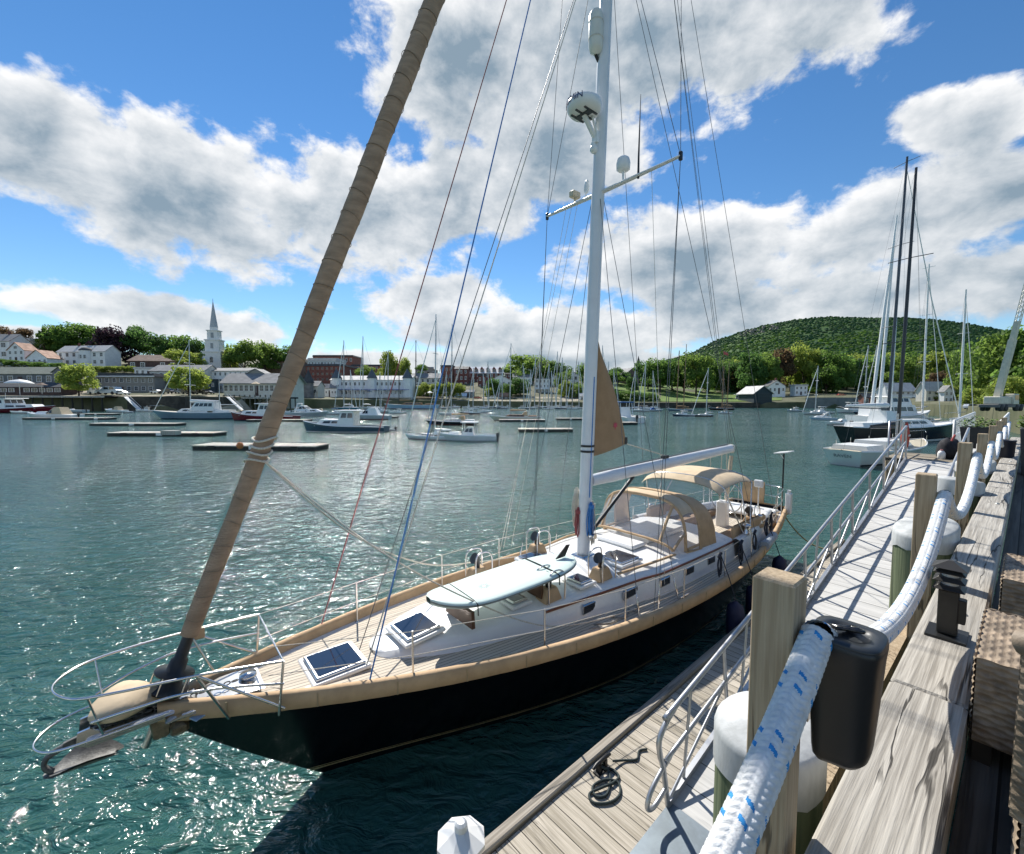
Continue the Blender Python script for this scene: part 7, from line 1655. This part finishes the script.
T('russet-green tree at the far left above the white houses', 6, 352, 326, 24, 268, 'brown'); T('thin russet tree above the white gabled house', 24, 352, 328, 20, 266, 'brown'); T('pointed green tree left of the hilltop trees', 45, 356, 329, 22, 265, 'green', 'cone')
T('broad green tree on the left hilltop', 78, 358, 323, 44, 275, 'mid', 'spread'); T('green tree at the left of the hilltop group', 60, 357, 327, 28, 272, 'green'); T('green tree behind the mansion roof', 100, 358, 328, 30, 280, 'mid')
T('dark purple copper beech beside the mansion', 114, 371, 327, 40, 268, 'purple', 'spread', name='copper_beech'); T('dark green tree behind the copper beech', 136, 366, 325, 34, 275, 'dark'); T('tall green tree behind the brown chalet', 162, 368, 335, 28, 268, 'dark'); T('dark green tree left of the church', 184, 370, 335, 34, 270, 'mid', 'spread'); T('dark tree touching the church tower', 198, 372, 340, 22, 268, 'dark'); T('light green tree in front of the dark church trees', 186, 370, 351, 34, 235, 'light', 'spread')
T('light green round tree on the quay before the motel', 79, 395, 364, 30, 168, 'light'); T('light green round tree in front of the cream inn', 189, 393.5, 366.5, 34, 172, 'light', 'spread'); T('big green tree right of the church', 245, 375, 340, 34, 258, 'green'); T('pale green tree beside the big church tree', 231, 374, 348, 16, 262, 'light'); T('green tree left of the furled sail', 265, 374, 343, 34, 275, 'green'); T('green tree behind the furled sail', 288, 372, 345, 30, 285, 'mid')
T('bare-topped pale tree by the brick mill', 389, 386, 351, 22, 268, 'light', 'spread'); T('pale thin tree right of the dark pole', 404, 386, 357, 16, 272, 'light'); T('green tree behind the white inn roof', 366, 384, 365, 22, 270, 'green'); T('green tree on the ridge above the schooner', 421, 374, 364, 14, 330, 'mid')
for i, (px, w) in enumerate(((424, 18), (437, 18), (449, 18), (460, 14))): T('yellow-green shade tree in the row along the waterfront lot', px, 398.5, 383, w, 250, 'light', group='row of shade trees on the waterfront')
T('round green tree left of the marina houses', 494, 397, 379, 18, 275, 'dark'); T('yellow-green bush below the marina houses', 489, 399, 388, 12, 268, 'light'); T('dark tree before the white hillside house', 520, 397, 378, 24, 272, 'dark'); T('green tree below the hillside houses', 508, 399, 384, 14, 262, 'mid')
T('large green tree crowning the marina hill', 528, 386, 354.5, 44, 350, 'green', 'spread'); T('green tree on the marina hill', 508, 388, 366, 24, 355, 'mid'); T('dark green tree right of the marina hilltop', 560, 388, 362, 30, 352, 'dark'); T('green tree above the tall white house', 547, 386, 360, 24, 356, 'green'); T('bright willowy tree on the marina bank', 566, 399, 381, 16, 265, 'light'); T('bushy green tree on the marina bank', 563, 392, 372, 20, 290, 'green'); T('green tree left of the mast on the bank', 577, 400, 384, 18, 260, 'green'); T('tall tree just left of the yacht mast', 586, 396, 364, 24, 310, 'mid'); T('tree behind the yacht mast', 600, 396, 368, 26, 312, 'green')
T('dark round tree alone on the lawn', 631.5, 394.5, 377, 13, 262, 'dark', name='round_tree')
for i, (px, yb, yt, w, D, c) in enumerate([(612, 402, 390, 20, 242, 'dark'), (626, 402, 391, 22, 240, 'mid'), (640, 402, 392, 18, 239, 'dark'), (651, 402.5, 393, 16, 238, 'mid')]): T('dark shrub in the clump at the foot of the lawn', px, yb, yt, w, D, c, group='shrubs at the foot of the lawn', cat='shrub', name='shrub')
rg = random.Random(11)
BG = [(610, 384, 372, 20, 'mid'), (618, 384, 368, 18, 'dark'), (648, 386, 362, 22, 'dark'), (660, 389, 360, 26, 'mid'), (672, 391, 358, 24, 'dark'), (652, 392, 376, 18, 'dark'), (684, 392, 356, 28, 'green'), (696, 393, 354, 26, 'green'), (708, 394, 357, 26, 'mid'), (718, 395, 360, 24, 'green'), (730, 396, 362, 22, 'dark'), (741, 397, 368, 24, 'brown'), (751, 395, 358, 22, 'dark'), (764, 394, 358, 26, 'green'), (778, 391, 354, 26, 'brown'), (790, 394, 356, 26, 'light'), (803, 391, 352, 28, 'light'), (818, 396, 356, 28, 'green'), (832, 397, 358, 28, 'mid'), (846, 397, 362, 30, 'dark'), (826, 398, 372, 24, 'mid'), (812, 397, 376, 18, 'green'), (860, 398, 360, 28, 'light'), (874, 398, 362, 26, 'mid'), (888, 396, 358, 28, 'light'), (902, 395, 362, 26, 'green'), (916, 396, 360, 28, 'mid'), (930, 396, 358, 28, 'light'), (944, 398, 362, 28, 'dark'), (958, 400, 358, 30, 'green'), (972, 402, 352, 30, 'mid')]
for i, (px, yb, yt, w, c) in enumerate(BG):
    if px >= 745: yt -= 6
    T({'mid': 'mid green leafy tree in the woods below the mountain', 'dark': 'dark green tree in the woods below the mountain', 'green': 'bright green tree in the woods below the mountain', 'light': 'yellow-green tree in the woods below the mountain', 'brown': 'russet brown tree in the woods below the mountain'}[c], px, yb, yt, w * 1.25, 285 + rg.uniform(-15, 60), c, rg.choice(('round', 'round', 'spread')), group='trees in the woods below the mountain')
for i in range(46):
    px = rg.uniform(690, 990); D = rg.uniform(340, 470); yb = 392 - (D - 340) * .09; c = rg.choice(('light', 'green', 'green', 'mid', 'light', 'dark'))
    T('small far tree on the slope behind the shoreline woods', px, yb, yb - rg.uniform(20, 28), rg.uniform(17, 25), D, c, group='far trees on the slope behind the shore')
T('big green tree rising behind the crane', 1000, 408, 332, 62, 120, 'green', 'spread'); T('large tree at the right edge beyond the pier', 1042, 410, 322, 70, 110, 'mid', 'spread'); T('tall green tree left of the crane boom', 966, 404, 352, 34, 165, 'green'); T('dark green tree behind the white-masted sailboat', 985, 406, 342, 40, 140, 'mid'); T('pale bush tree by the crane cab', 1010, 412, 376, 40, 85, 'light', 'spread'); T('light green bush below the tall trees', 945, 405, 384, 26, 150, 'light'); T('broad bush behind the crane cab', 978, 410, 388, 26, 100, 'light', 'spread'); T('russet tree above the white cottage', 938, 396, 372, 18, 190, 'brown')
for i, (px, D) in enumerate(((92, 206), (100, 206), (108, 207), (116, 208), (124, 209), (132, 210))): T('clipped light green shrub in the hedge above the motel', px, 373, 366, 10, D + 20, 'light', group='hedge above the motel', cat='shrub', name='hedge_shrub')
for i, (px, yb) in enumerate(((4, 366), (14, 367), (24, 368), (38, 369), (52, 370), (62, 370))): T('dark shrub below the white houses on the left hill', px, yb, yb - 7, 14, 226, 'mid', group='shrubs below the white hill houses', cat='shrub', name='shrub')
